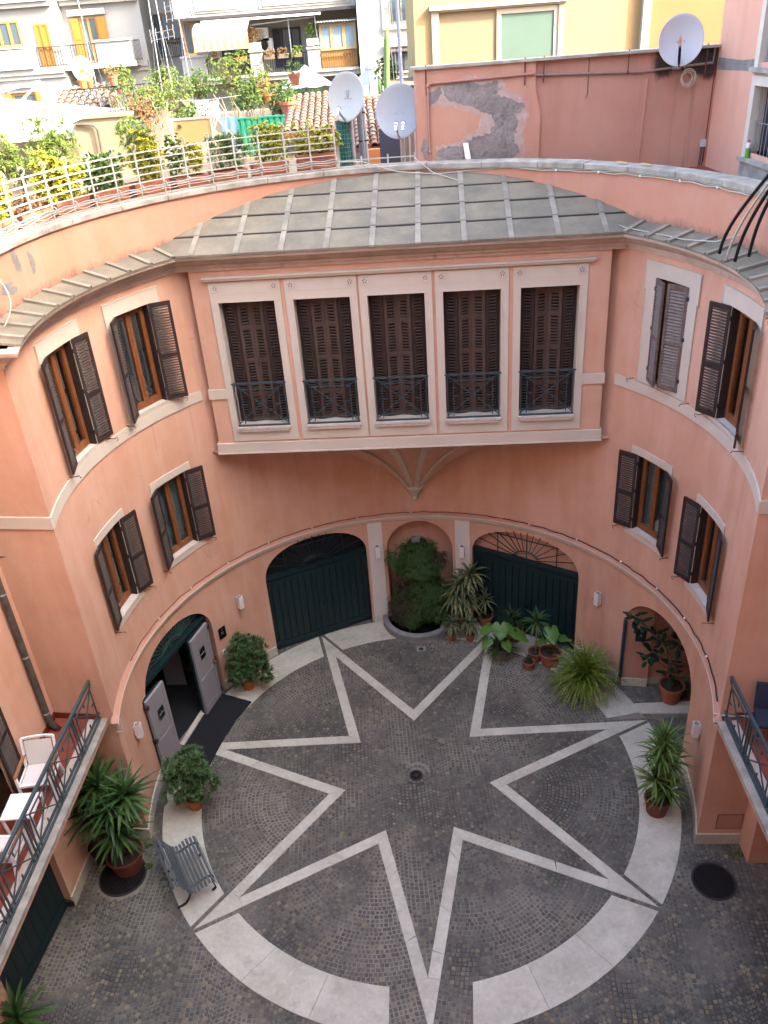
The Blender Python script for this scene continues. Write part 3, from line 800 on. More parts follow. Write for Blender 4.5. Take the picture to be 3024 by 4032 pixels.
# carved corbel carrying the bay ------------------------------------
PC = Vector((0.53, 5.53, 0))
def rlim(dx, dy):
    den = dx * BN.x + dy * BN.y
    return min(3.2, ((B0 - PC).dot(BN)) / den - .005) if den > 1e-3 else 3.2
def corb(r, rm):                                           # height of the bell at radius r
    t = min(1.0, max(0.0, (r - .08) / (rm - .08))); return 4.02 + 2.27 * (1 - (1 - t) ** 1.55) ** .92
mb = MB(); rows = []
for i in range(24):
    row = []
    for k in range(61):
        a = radians(176 + 180 * k / 60); rm = rlim(cos(a), sin(a)); r = .06 + (i / 23) ** 1.3 * (rm - .06)
        row.append(PC + Vector((r * cos(a), r * sin(a), corb(r, rm))))
    rows.append(row)
mb.loft(rows).build('corbel_bell', M['plaster'], bld, smooth=True)
for ue in (2.48, 3.58, 4.67, 5.81):
    e = bayT(ue, -.01, 0); dr = (e - PC); rm = dr.length; dr.normalize(); sd_ = Vector((-dr.y, dr.x, 0))
    rows = []
    for i in range(26):
        r = .09 + (rm - .09) * i / 25
        w = .04 + .05 * min(1, r / 1.4); c = PC + dr * r
        nrm = Vector((0, 0, -1)) * .03 + dr * .02 * (1 - i / 25)
        zz = Vector((0, 0, corb(r, rm) + .008))
        rows.append([c + sd_ * w + zz, c + sd_ * w + nrm + zz, c - sd_ * w + nrm + zz, c - sd_ * w + zz])
    MB().loft(rows).build('corbel_rib', M['trim'], bld)
mb = MB(); c = PC + Vector((0.0, -.02, 0))
mb.lathe([(.0, 3.94), (.10, 3.95), (.155, 4.02), (.16, 4.05), (.19, 4.09), (.26, 4.22), (.24, 4.24), (.1, 4.3)], 24, c, pi * .98, 2.06 * pi)
mb.sphere((c.x, c.y - .03, 3.87), .075, 14, 10)
mb.build('corbel_boss', M['trim'], bld, smooth=35)

# ---------------------------------------------------------------- windows in the drum
def W0(p): a = -p.x / RW; return Vector(((RW - p.y) * cos(a), (RW - p.y) * sin(a), p.z))     # p=(s, d, z)
def make_window(kind, dz=0.0):
    up = kind == 'up'
    z0, z1 = (7.87, 9.88) if up else (4.40, 6.20)
    hw = .42
    fr = MB(W0); D = -.17
    for a, b in ((-hw, -hw + .06), (hw - .06, hw)): fr.box(a, b, D - .05, D + .03, z0, z1)
    fr.box(-hw + .06, hw - .06, D - .05, D + .03, z1 - .06, z1); fr.box(-hw + .06, hw - .06, D - .05, D + .03, z0, z0 + .06)
    for a, b in ((-hw + .06, 0), (0, hw - .06)):
        for c, d in ((a + .004, a + .06), (b - .06, b - .004)): fr.box(c, d, D - .03, D + .045, z0 + .065, z1 - .065)
        fr.box(a + .06, b - .06, D - .03, D + .045, z0 + .065, z0 + .14); fr.box(a + .06, b - .06, D - .03, D + .045, z1 - .13, z1 - .065)
    w = fr.build('window', M['wood'], bld)
    g = MB(W0); g.box(-hw + .1, hw - .1, D, D + .006, z0 + .1, z1 - .1); g.build('glass', M['glass'], w)
    cu = MB(W0); n = 24; rows = []
    for z in (z0 + .02, z1 - .02):
        rows.append([(-hw + .05 + (2 * hw - .1) * i / n, D - .12 + .018 * sin(i * 2.3), z) for i in range(n + 1)])
    cu.loft(rows); cu.build('curtain', M['curtain_dark' if up else 'curtain'], w)
    s = MB(W0)                                                # painted surround
    if up:
        for a, b in ((-.66, -hw), (hw, .66)): s.box(a, b, 0, .024, 7.78, 10.14, nx=2)
        for a, b in ((-.70, -.66), (.66, .70)): s.box(a, b, 0, .024, 9.62, 10.14)
        s.box(-hw, hw, 0, .024, z1, 10.14, nx=4); s.box(-hw, hw, 0, .024, 7.78, z0, nx=4)
        s.box(-.715, .715, .0, .034, 10.14, 10.165, nx=6)
        for a, b in ((-.715, -.70), (.70, .715)): s.box(a, b, 0, .034, 9.60, 10.14)
        for a, b in ((-.675, -.66), (.66, .675)): s.box(a, b, 0, .030, 7.80, 9.60)
    else:
        for a, b in ((-.60, -hw), (hw, .60)): s.box(a, b, 0, .024, 4.24, 6.36, nx=2)
        s.box(-hw, hw, 0, .024, z1, 6.36, nx=4); s.box(-hw, hw, 0, .024, 4.24, z0 - .03, nx=4)
    s.build('surround', M['trim'], w)
    s = MB(W0)
    for a, b in ((-hw - .004, -hw + .02), (hw - .02, hw + .004)): s.box(a, b, -.30, -.012, z0, z1)
    s.box(-hw + .02, hw - .02, -.30, -.012, z1 - .02, z1 + .004, nx=4)
    s.build('casing', M['shutter'], w)
    sl = MB(W0); sl.box(-hw, hw, -.30, .032, z0 - .035, z0, nx=4); sl.build('sill', M['sill'], w)
    for sx in (-1, 1):
        ir = MB(W0); x = sx * (hw + .36)
        ir.bar((x, 0, z0 - .07), (x, .16, z0 - .06), .012, .012)
        ir.tube([(x, .16, z0 - .06), (x + .02 * sx, .19, z0 - .03), (x + .01 * sx, .205, z0 - .07), (x - .02 * sx, .19, z0 - .10), (x - .035 * sx, .2, z0 - .09)], .007, 4)
        ir.build('shutter_hook', M['iron'], w)
    return w, z0, z1
def hang(w, z0, z1, phl, phr, me_l, me_r):
    hw = .42; ws = []
    for sgn, ph, me in ((-1, phl, me_l), (1, phr, me_r)):
        p = W0(Vector((sgn * hw, .02, z0 + .01)))
        rz = radians(270 - ph) if sgn < 0 else radians(90 + ph)
        ws.append(inst(me, 'shutter', w, p, rz))
        for zz in (.2, (z1 - z0) / 2, z1 - z0 - .25):
            h = MB(); h.box(-.03, .02, -.025, .025, zz, zz + .07); h.build('hinge', M['castiron'], w, loc=p).rotation_euler = (0, 0, rz)
    return ws
Lu = leaf_mesh(.425, 2.0, 'shutter', M['shutter'], -.25, pitch=.052); Ru = leaf_mesh(.425, 2.0, 'shutter', M['shutter'], .25, pitch=.052)
Lo = leaf_mesh(.425, 2.0, 'shutter', M['shutter_old'], 1, m2=M['slat_old']); Ro = leaf_mesh(.425, 2.0, 'shutter', M['shutter_old'], -1, m2=M['slat_old'])
Ll = leaf_mesh(.425, 1.79, 'shutter', M['shutter'], -.25, pitch=.052); Rl = leaf_mesh(.425, 1.79, 'shutter', M['shutter'], .25, pitch=.052)
wu, z0, z1 = make_window('up')
wl_, y0, y1 = make_window('low')
def place(src, th, dz=0):
    o = copy_tree(src, bld); o.location = (0, CY, dz); o.rotation_euler = (0, 0, radians(th)); return o
u1 = place(wu, UPW[0]); hang(u1, z0, z1, 160, 166, Lu, Ru)
u2 = place(wu, UPW[1]); hang(u2, z0, z1, 145, 143, Lu, Ru)
u3 = place(wu, UPW[2]); hang(u3, z0, z1, 24, 15, Lo, Ro); u3['label'] = 'window with its worn brown shutters pulled almost shut'
u4 = place(wu, UPW[3]); hang(u4, z0, z1, 152, 152, Lu, Ru)
for (th, dz), (pl, pr) in zip(LOW, ((165, 160), (150, 156), (159, 153), (158, 160))):
    o = place(wl_, th, dz); hang(o, y0, y1, pl, pr, Ll, Rl)
for src in (wu, wl_):
    for c in list(src.children): bpy.data.objects.remove(c)
    bpy.data.objects.remove(src)

# ---------------------------------------------------------------- white pilasters by the niche
for a0, a1 in ((97.6, 93.8), (74.7, 70.8)):
    mb = MB(); arcband(mb, a0, a1, .24, 3.20, 0, .035, 1.0); mb.build('pilaster', M['white'], bld)
    mb = MB(); arcband(mb, a0 + .1, a1 - .1, -.04, .24, 0, .05, 1.0); mb.build('pilaster_base', M['travertine'], bld)

# ---------------------------------------------------------------- garage doors
def garage(t0, t1, zd, zt, infill, nm, hidx):
    r = RW + .17
    p, q = W(t0, r, 0), W(t1, r, 0); X = (q - p).normalized(); hwid = (q - p).length / 2; mid = (p + q) / 2
    Nn = (C0 - mid); Nn.z = 0; Nn.normalize()
    T = lambda v: mid + X * v.x + Nn * v.y + Vector((0, 0, v.z))
    mb = MB(T)
    mb.box(-hwid, hwid, -.08, .05, zd, zd + .11); mb.box(-hwid, hwid, -.04, .075, zd + .07, zd + .10)
    for s in (-1, 1): mb.box(s * hwid - .03, s * hwid + .03, -.08, .03, 0, zd)
    d = mb.build('garage_door', M['green'], bld)
    d['label'] = nm
    npk = 8; pw = hwid / npk
    for side_ in (-1, 1):
        pm = MB(); pm.box(-pw / 2 + .010, pw / 2 - .010, -.02, .0, .04, zd - .04)
        pm.v = [tuple(T(Vector((v[0], v[1], v[2]))) - T(Vector((0, 0, 0)))) for v in pm.v]
        me = pm.mesh('plank', M['green'])
        for k in range(npk):
            inst(me, 'plank', d, T(Vector((side_ * (k + .5) * pw, .012 * ((k + (side_ > 0)) % 2) * .4, 0))))
        fr = MB(T); a, b = (side_ * .01, side_ * (hwid - .02)); a, b = min(a, b), max(a, b)
        fr.box(a, b, .001, .028, zd - .16, zd - .03); fr.box(a, b, .028, .04, zd - .09, zd - .04)
        fr.build('door_rail', M['green'], d)
        fr = MB(T); fr.box(a, b, .001, .022, .03, .22); fr.box(a, b, .022, .036, .03, .10)
        fr.build('door_rail', M['green'], d)
        for zz in (.35, 1.1, zd - .3):
            ir = MB(T); ir.box(side_ * hwid - .05 * (side_ > 0) - .0, side_ * hwid + .05 * (side_ < 0), .0, .045, zz, zz + .09); ir.build('hinge', M['castiron'], d)
    mb = MB(T); mb.box(-.03, .035, .02, .05, .05, zd - .05); mb.box(.05, .17, .03, .06, 1.0, 1.03); mb.box(.05, .08, .02, .035, .93, 1.08)
    mb.build('door_handle', M['green'], d)
    gm = MB(T); zb = zd + .12
    for k in range(1, 14):
        a = pi * k / 14; L_ = 1.5
        if abs(cos(a)) > 1e-3: L_ = min(L_, hwid / abs(cos(a)))
        L_ = min(L_, (zt + .08 - zb) / max(.05, sin(a)))
        gm.bar((.30 * cos(a), 0, zb + .22 * sin(a)), (L_ * cos(a), 0, zb + L_ * sin(a)), .018, .018)
    gm.tube([(.34 * cos(pi * k / 16), 0.012, zb + .25 * sin(pi * k / 16)) for k in range(17)], .014, 5)
    gm.tube([(.29 * cos(pi * k / 16), 0.012, zb + .19 * sin(pi * k / 16)) for k in range(17)], .009, 4)
    for x in (-.8, 0, .8): gm.bar((x, -.012, zb), (x, -.012, zt + .1), .026, .026)
    gm.bar((-hwid, -.012, zt - .12), (hwid, -.012, zt - .12), .02, .02)
    gm.build('fanlight_grille', M['green'], d)
    mb = MB(T); mb.box(-hwid - .05, hwid + .05, -.16, -.15, zd, zt + .1)
    mb.build('fanlight_infill', infill, d)
    mb = MB(T); mb.box(-hwid - .05, hwid + .05, -.13, -.12, 0, zd); mb.build('door_backing', M['green'], d)
garage(126.3, 98.2, 2.24, 3.10, M['dark'], 'dark green double garage door with a dark fanlight', 0)
garage(70.3, 41.0, 2.22, 3.03, M['plaster'], 'dark green double garage door with a walled-up pink fanlight', 1)

# ---------------------------------------------------------------- reception entrance
HJ, FJ = Vector((-4.705, 3.02, 0)), Vector((-4.965, 2.30, 0))
HL, FL_ = Vector((-5.60, .42, 0)), Vector((-5.375, 1.08, 0))
cp, cq = W(171.9, RW + .22, 0), W(144.0, RW + .22, 0); X = (cq - cp).normalized(); cw = (cq - cp).length
Nn = Vector((X.y, -X.x, 0)); Nn = Nn if Nn.dot(C0 - cp) > 0 else -Nn
TE = lambda v, cp=cp, X=X, Nn=Nn: cp + X * v.x + Nn * v.y + Vector((0, 0, v.z))
mb = MB(TE); mb.box(0, cw, -.06, .10, 2.28, 2.40); mb.box(0, cw, .02, .13, 2.37, 2.41); mb.box(0, .1, -.06, .06, 0, 2.28); mb.box(cw - .1, cw, -.06, .06, 0, 2.28)
rd = mb.build('entrance', M['green'], bld, label='arched reception entrance with grey leaves folded open')
def panel_leaf(h, f, H, name):
    X = (f - h); w = X.length; X.normalize(); Nn = Vector((X.y, -X.x, 0))
    if Nn.dot(C0 - h) < 0: Nn = -Nn
    T = lambda v: h + X * v.x + Nn * v.y + Vector((0, 0, v.z))
    mb = MB(T); mb.box(0, w, -.05, 0, .04, H)
    for a, b, c, d in ((0, .09, .04, H), (w - .09, w, .04, H), (.09, w - .09, .04, .22), (.09, w - .09, H - .12, H), (.09, w - .09, .95, 1.05)):
        mb.box(a, b, 0, .012, c, d)
    o = mb.build(name, M['grey_door'], rd)
    mb = MB(T); mb.box(.01, w - .01, -.13, -.07, .05, H - .02); mb.build('folded_leaf', M['green'], rd)
    for zz in (.15, 1.1, H - .2): mb = MB(T); mb.box(-.05, .03, -.06, .03, zz, zz + .1); mb.build('hinge', M['castiron'], rd)
    return o, T, w
lr, TR, wr_ = panel_leaf(HJ, FJ, 2.29, 'door_leaf'); ll, TL, wl2 = panel_leaf(HL, FL_, 2.27, 'door_leaf')
mb = MB(TR); mb.sphere((.06, .06, 1.15), .028, 10, 7); mb.box(.03, .09, .012, .04, 1.08, 1.22); mb.build('knob', mat('brass', (.45, .3, .12), .3, metal=.9), rd)
mb = MB(TE); zb = 2.42; hc = cw / 2
for k in range(1, 20):
    a = pi * k / 20; L_ = min(1.6, hc / max(.01, abs(cos(a))), (2.95 - zb) / max(.05, sin(a)))
    mb.bar((hc + .34 * cos(a), .03, zb + .2 * sin(a)), (hc + L_ * cos(a), .03, zb + L_ * sin(a)), .016, .016)
mb.tube([(hc + .38 * cos(pi * k / 18), .045, zb + .24 * sin(pi * k / 18)) for k in range(19)], .016, 5)
mb.tube([(hc + .32 * cos(pi * k / 18), .045, zb + .17 * sin(pi * k / 18)) for k in range(19)], .01, 4)
for x in (.6, hc, cw - .6): mb.bar((x, .012, zb), (x, .012, 2.95), .03, .03)
mb.build('fanlight_grille', mat('green_grille', (.022, .058, .056), .5), rd)
mb = MB(TE); mb.box(0, cw, -.03, -.02, 2.40, 2.95); mb.build('fanlight_glass', mat('dark_glass', (.03, .045, .048), .12, spec=.6), rd)
mb = MB(); mb.bar((-5.085, 2.42, .03), (-5.42, 1.34, .03), .115, .07); mb.build('threshold', M['sill'], rd)
mb = MB(TE); mb.box(-.3, cw + .3, -2.6, -.0, -.03, .0); mb.build('hall_floor', M['black_matte'], rd)
mb = MB(); mb.add([(-5.66, 3.46, .01), (-6.2, 3.53, .01), (-6.2, 3.53, 2.2), (-5.66, 3.46, 2.2)], [(0, 1, 2, 3)]); mb.build('hall_partition', M['grey_door'], rd)

# ---------------------------------------------------------------- passage behind the right arch
mb = MB(); vplane(mb, (5.17, 2.31), (5.76, 2.19), -.02, 3.0); vplane(mb, (5.76, 2.19), (5.78, 2.28), -.02, 3.0, 2); vplane(mb, (5.78, 2.28), (8.2, 2.22), -.02, 3.0)
vplane(mb, (8.2, 2.22), (8.2, -.35), -.02, 3.0); vplane(mb, (8.2, -.35), (5.72, -.26), -.02, 3.0)
mb.add([(5.14, 2.42, 2.95), (8.3, 2.7, 2.95), (8.3, -.5, 2.95), (5.76, -.5, 2.95), (5.76, .8, 2.95), (5.5, 1.75, 2.95)], [(0, 1, 2, 3, 4, 5)])
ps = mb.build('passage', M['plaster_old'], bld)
mb = MB(); mb.bar((5.17, 2.29, .10), (5.76, 2.17, .10), .03, .24); mb.build('skirting', M['travertine'], ps); mb = MB(); mb.bar((5.79, 2.265, .08), (8.1, 2.21, .08), .03, .2); mb.build('skirting', M['travertine'], ps)
mb = MB(); mb.box(5.10, 5.16, 2.27, 2.36, .25, 1.95); mb.build('door_post', mat('blue_green_paint', (.012, .05, .07), .4), ps)
reveal(PA, .12, 'arch_reveal', M['plaster'])
# ---------------------------------------------------------------- ground: mortar bed, setts, travertine star
pave = structure('courtyard_pavement')
mb = MB(); n = 40
vs = []; fs = []
for j in range(n + 1):
    for i in range(n + 1): vs.append((-9 + 18 * i / n, -13.5 + 20.5 * j / n, -.012))
for j in range(n):
    for i in range(n):
        a = j * (n + 1) + i; fs.append((a, a + 1, a + n + 2, a + n + 1))
mb.add(vs, fs); mb.build('mortar_bed', M['mortar'], pave)
A0 = radians(113.966); RT, RI, RN, RV = 5.50, 1.965, 4.53, 1.608
A0 = 1.9891
def P2(r, a): return Vector((r * cos(a), r * sin(a), 0))
tipA = [A0 - 2 * pi * k / 7 for k in range(7)]
inA = [A0 - 2 * pi * (k + .5) / 7 for k in range(7)]
ZT = .006
rt = random.Random(77)
def slab2(poly, name='travertine_slab'):
    dz = rt.uniform(-.0012, .0015)
    c = sum(poly, Vector()) / len(poly)
    top = [Vector((p.x, p.y, ZT + dz)) for p in poly]; ins = []
    mb = MB(); m = len(poly)
    up = [p + (c - p).normalized() * .003 for p in top]
    lo = [Vector((p.x, p.y, -.03)) for p in poly]; md = [p - Vector((0, 0, .003)) for p in top]
    mb.add(up + md + lo, [tuple(range(m))] + [(k, m + k, m + (k + 1) % m, (k + 1) % m) for k in range(m)] + [(m + k, 2 * m + k, 2 * m + (k + 1) % m, m + (k + 1) % m) for k in range(m)])
    return mb.build(name, M['travertine'], pave)
for k in range(7):
    tip = P2(RT, tipA[k]); notch = P2(RN, tipA[k])
    for sgn, ia in ((-1, inA[k]), (1, inA[k - 1])):
        vi, vo = P2(RV, ia), P2(RI, ia)
        d = (vo - tip); L = d.length; d.normalize()
        A = tip + d * ((notch - tip).dot(d))
        nb = 5 if k == 4 else 3
        cuts = [0] + sorted(min(.95, max(.06, (i + 1) / nb + rt.uniform(-.05, .05))) for i in range(nb - 1)) + [1]
        if k == 4 and sgn < 0: cuts = [0, .16, .25, .53, .62, .70, .80, 1]
        for i in range(len(cuts) - 1):
            g0 = .002 / L if i else .001 / L; a, b = cuts[i] + g0, cuts[i + 1] - .002 / L
            j0, j1 = rt.uniform(-.008, .008), rt.uniform(-.008, .008)
            if i == 0: j0 = 0
            if i == len(cuts) - 2: j1 = 0
            slab2([notch.lerp(vi, a + j0), notch.lerp(vi, b + j1), vo.lerp(A, 1 - b + j1) if False else A.lerp(vo, b), A.lerp(vo, a)])
    dl = (P2(RI, inA[k]) - tip).normalized(); dr_ = (P2(RI, inA[k - 1]) - tip).normalized()
    q = (notch - tip)
    slab2([tip, tip + dl * (q.dot(dl) - .002), notch + (tip - notch).normalized() * .002, tip + dr_ * (q.dot(dr_) - .002)])
# ring of travertine between the star points
R0, R1 = 4.706, 5.522
def cross_angle(k, sgn, r, off):
    """polar angle where the line parallel to the arm edge of tip k (offset outward) meets radius r"""
    tip = P2(RT, tipA[k]); ia = inA[k] if sgn < 0 else inA[k - 1]
    d = (P2(RI, ia) - tip).normalized(); nrm = Vector((-d.y, d.x, 0))
    if nrm.dot(P2(RT, tipA[k] + sgn * .1) - tip) < 0: nrm = -nrm
    p = tip + nrm * off
    b = p.dot(d); c = p.dot(p) - r * r; q = sqrt(max(0, b * b - c))
    best = min((-b - q, -b + q), key=abs)
    pt = p + d * best
    return atan2(pt.y, pt.x)
def ring_slabs(i0, i1, o0, o1, nseg):
    """inner arc i0>i1, outer arc o0>o1 (angles decreasing, clockwise)"""
    ws = [0]; 
    for i in range(nseg - 1): ws.append((i + 1) / nseg + rt.uniform(-.06, .06) / nseg)
    ws.append(1)
    for a, b in zip(ws[:-1], ws[1:]):
        m = 10; e = .0006
        inn = [P2(R0, i0 + (i1 - i0) * (a + e + (b - a - 2 * e) * t / m)) for t in range(m + 1)]
        out = [P2(R1, o0 + (o1 - o0) * (a + e + (b - a - 2 * e) * t / m)) for t in range(m + 1)]
        slab2(inn + out[::-1])
G = .085
def norm(a, ref):
    while a > ref + pi: a -= 2 * pi
    while a < ref - pi: a += 2 * pi
    return a
for k in range(7):
    k2 = (k + 1) % 7
    ref = inA[k]
    i0 = norm(cross_angle(k, -1, R0, G), ref); i1 = norm(cross_angle(k2, 1, R0, G), ref)
    o0 = norm(cross_angle(k, -1, R1, G), ref); o1 = norm(cross_angle(k2, 1, R1, G), ref)
    ns = 3
    if k == 3: i1, o1 = norm(radians(-82.4), ref), norm(radians(-84.6), ref)
    if k == 4: i0, o0 = norm(radians(-99.9), ref), norm(radians(-98.9), ref)
    if k == 0:
        ring_slabs(i0, radians(92.5), o0, radians(95.0), 1); ring_slabs(radians(76), i1, radians(73.5), o1, 1); continue
    if k == 1: i1, o1, ns = radians(15.0), radians(13.9), 3
    ring_slabs(i0, i1, o0, o1, ns)
mb_pts = [Vector((5.33, 1.28, 0)), Vector((6.75, 1.15, 0)), Vector((6.9, 1.54, 0)), Vector((5.24, 1.62, 0))]
slab2(mb_pts)

# --- setts --------------------------------------------------------
rnd = random.Random(2024)
SETTS = []           # (centre x, y, angle, w, l)
def star_r(a):
    """distances of the star outline (outer edge) in direction a"""
    x = (A0 - a) / (2 * pi / 7); x -= math.floor(x)
    x = min(x, 1 - x) * (2 * pi / 7)            # angle from the nearest tip, 0..pi/7
    p, q = Vector((RT, 0)), Vector((RI * cos(pi / 7), RI * sin(pi / 7)))
    d = q - p; dx, dy = cos(x), sin(x)
    den = dx * d.y - dy * d.x
    return (p.x * d.y - p.y * d.x) / den
WIDTH = .235
def star_r_in(a):
    x = (A0 - a) / (2 * pi / 7); x -= math.floor(x)
    x = min(x, 1 - x) * (2 * pi / 7)
    p, q = Vector((RN, 0)), Vector((RV * cos(pi / 7), RV * sin(pi / 7)))
    d = q - p; dx, dy = cos(x), sin(x)
    return (p.x * d.y - p.y * d.x) / (dx * d.y - dy * d.x)
def allowed(x, y):
    r = hypot(x, y); a = atan2(y, x)
    if r < .17 or hypot(x - 5.36, y + 3.12) < .43 or hypot(x + 6.02, y + 2.02) < .53: return None
    so = star_r(a); si = star_r_in(a)
    if r <= si + .015: return 'in'
    if r < so - .02: return None
    if r < R0 + .02: return 'petal' if r < R0 - .0 else 'petal'
    if r > R1 - .01:
        return 'out'
    # inside the ring radius: only the gaps beside the points
    return 'gap'
PITCH = .083
def put(x, y, a, w=PITCH, l=PITCH):
    SETTS.append((x, y, a, w, l))
# petals: concentric arcs about the outer inner vertex
for k in range(7):
    c = P2(RI - .02, inA[k]); r = .10
    while r < 4.6:
        nn = max(3, int(2 * pi * r / PITCH)); ph = rnd.uniform(0, 6.28)
        for i in range(nn):
            a = ph + 2 * pi * (i + rnd.uniform(-.06, .06)) / nn
            x, y = c.x + r * cos(a), c.y + r * sin(a)
            if hypot(x, y) > R0 + .03: continue
            if abs(norm(atan2(y, x), inA[k]) - inA[k]) > pi / 7: continue
            if allowed(x, y) == 'petal': put(x, y, a + pi / 2)
        r += PITCH * rnd.uniform(.97, 1.03)
# star interior: fans of segmental arcs round the drain
def fan(x, y):
    return
CW = 1.26; RA = CW / sqrt(2)
def seg_arcs(x0, x1, y0, y1, ang_, ok, org=(0, 0), flip=1):
    ca, sa = cos(ang_), sin(ang_)
    c = x0
    j0 = int(y0 / PITCH) - 14; j1 = int(y1 / PITCH) + 2
    i = 0
    while c < x1:
        for j in range(j0, j1):
            yb = j * PITCH + (0 if i % 2 == 0 else PITCH * .5)
            nn = int(RA * pi / 2 / PITCH)
            for q in range(nn):
                t = pi / 4 + (q + .5 + rnd.uniform(-.05, .05)) / nn * pi / 2
                u, v = c + CW / 2 + RA * cos(t), yb + RA * sin(t) * flip
                x, y = org[0] + ca * u - sa * v, org[1] + sa * u + ca * v
                if ok(x, y): put(x, y, ang_ + (t - pi / 2) * flip, PITCH, PITCH * (.72 + .28 * sin(t)))
        c += CW; i += 1
r = .22
while r < 1.5:                                     # rings close to the drain
    nn = int(2 * pi * r / PITCH); ph = rnd.uniform(0, 6)
    for i in range(nn):
        a = ph + 2 * pi * i / nn; x, y = r * cos(a), r * sin(a)
        if r < .30 and allowed(x, y) == 'in': put(x, y, a + pi / 2)
    r += PITCH
seg_arcs(-5.9, 5.9, -5.9, 5.9, 0.02, lambda x, y: hypot(x, y) > .31 and allowed(x, y) == 'in', (.10, 0), -1)
def in_court(x, y):
    dx, dy = x, y - CY
    if y > -1.2: return dx * dx + dy * dy < (RW + .05) ** 2
    return -7.5 < x < 7.4 and y > -7.6
def okout(x, y):
    if not in_court(x, y): return False
    return allowed(x, y) == 'out'
seg_arcs(-8.2, 8.2, -8.5, 1.0, -.12, lambda x, y: y <= -1.0 and okout(x, y), (0, 0), -1)
# narrow strip between ring and wall
for rr in (5.575, 5.66, 5.745, 5.83):
    nn = int(2 * pi * rr / PITCH)
    for i in range(nn):
        a = 2 * pi * i / nn; x, y = rr * cos(a), rr * sin(a)
        if y > -1.0 and okout(x, y): put(x, y, a + pi / 2)
# rows in the gaps beside the points
for k in range(7):
    tip = P2(RT, tipA[k])
    for sgn in (-1, 1):
        ia = inA[k] if sgn < 0 else inA[k - 1]
        d = (P2(RI, ia) - tip).normalized(); nrm = Vector((-d.y, d.x, 0))
        if nrm.dot(P2(RT, tipA[k] + sgn * .1) - tip) < 0: nrm = -nrm
        for row in range(9 if k == 4 else 1):
            s = -.12 if k != 4 else -.5
            while s < 1.2:
                p = tip + d * s + nrm * (.043 + row * PITCH); r_ = p.length
                if R0 < r_ < R1 + .02:
                    aa = degrees(atan2(p.y, p.x))
                    if k != 4 or -99.6 < aa < -83.2: put(p.x, p.y, atan2(d.y, d.x), PITCH, PITCH - .004)
                s += PITCH
# garage thresholds, passage floor
for t0, t1 in ((126, 98.4), (70, 41.2)):
    for rr in (5.80, 5.885):
        a = t1
        while a < t0: p = W(a, rr, 0); put(p.x, p.y, radians(a + 90)); a += degrees(PITCH / rr)
x = 5.2
while x < 8.1:
    y = 1.68 if x > 5.0 else 2
    while y < 2.2:
        if y > 1.62 + 0: put(x, y, rnd.uniform(-.1, .1))
        y += PITCH
    y = -.2
    while y < 1.12:
        if hypot(x, y) > 5.60: put(x, y, .06)
        y += PITCH
    x += PITCH

TONES = [(.090, .088, .084), (.112, .108, .100), (.130, .124, .112), (.152, .143, .124), (.100, .097, .092), (.120, .115, .104), (.082, .081, .080), (.106, .104, .100)]
WARM = [(.21, .172, .125), (.18, .152, .115), (.23, .19, .14)]
def sett_geo(x, y, a, w, l, r):
    hx, hy = w / 2 - .0055 - r.uniform(0, .002), l / 2 - .0055 - r.uniform(0, .002)
    ca, sa = cos(a + r.uniform(-.06, .06)), sin(a + r.uniform(-.06, .06))
    z = r.uniform(-.006, .0015) + .003 * sin(x * 2.1 + 1.3 * sin(y * 1.7)) - .003; ch = .009
    tx, ty = r.uniform(-.03, .03), r.uniform(-.03, .03)
    vs = []
    for kx, ky, zz, jit in ((1, 1, -.03, 0), (1, 1, -.006, .004), (1, 1, 0, .003)):
        for sx, sy in ((-1, -1), (1, -1), (1, 1), (-1, 1)):
            ins = ch if zz == 0 else 0
            u = sx * (hx - ins) + r.uniform(-jit, jit); v = sy * (hy - ins) + r.uniform(-jit, jit)
            vs.append((x + u * ca - v * sa, y + u * sa + v * ca, z + zz + (u * tx + v * ty if zz > -.02 else 0)))
    fs = [(8, 9, 10, 11)]
    for b in (0, 4):
        for k in range(4): fs.append((b + k, b + (k + 1) % 4, b + 4 + (k + 1) % 4, b + 4 + k))
    warm = .13 if y < -3.5 and hypot(x, y) > R1 else .045
    t = r.choice(WARM) if r.random() < warm else r.choice(TONES)
    k = r.uniform(.85, 1.15)
    return vs, fs, (t[0] * k * .93, t[1] * k * .97, t[2] * k * .88)
def sett_object(items, name, kind=None):
    vs, fs, cs = [], [], []
    for it in items:
        v, f, c = sett_geo(*it, rnd)
        n = len(vs); vs += v; fs += [tuple(i + n for i in q) for q in f]; cs += [(*c, 1.0)] * 12
    me = bpy.data.meshes.new(name); me.from_pydata(vs, [], fs)
    at = me.color_attributes.new('tone', 'FLOAT_COLOR', 'POINT')
    at.data.foreach_set('color', [q for c in cs for q in c])
    me.materials.append(M['sett'])
    o = bpy.data.objects.new(name, me); return link(o, pave, kind=kind)
def in_frame(x, y):
    d = Vector((x, y, 0)) - CAMP; z = d.dot(_w); f = 3245.618
    px, py = 1512 + f * d.dot(_r) / z, 2016 - f * d.dot(_u) / z
    return 0 < px < 3024 and 0 < py < 4032, d.length
big = []
rest = []
for it in SETTS:
    ok, dist = in_frame(it[0], it[1]); (big if ok else rest).append((dist, it))
big.sort(key=lambda t: t[0])
hidden_by_balcony = lambda it: it[0] < -5.6 or it[0] > 5.1
near = [t for t in big if not hidden_by_balcony(t[1])][:300]
nset = set(id(t[1]) for t in near)
for _, it in near: sett_object([it], 'cobblestone')
sett_object([t[1] for t in big if id(t[1]) not in nset] + [t[1] for t in rest], 'cobblestone', 'stuff')
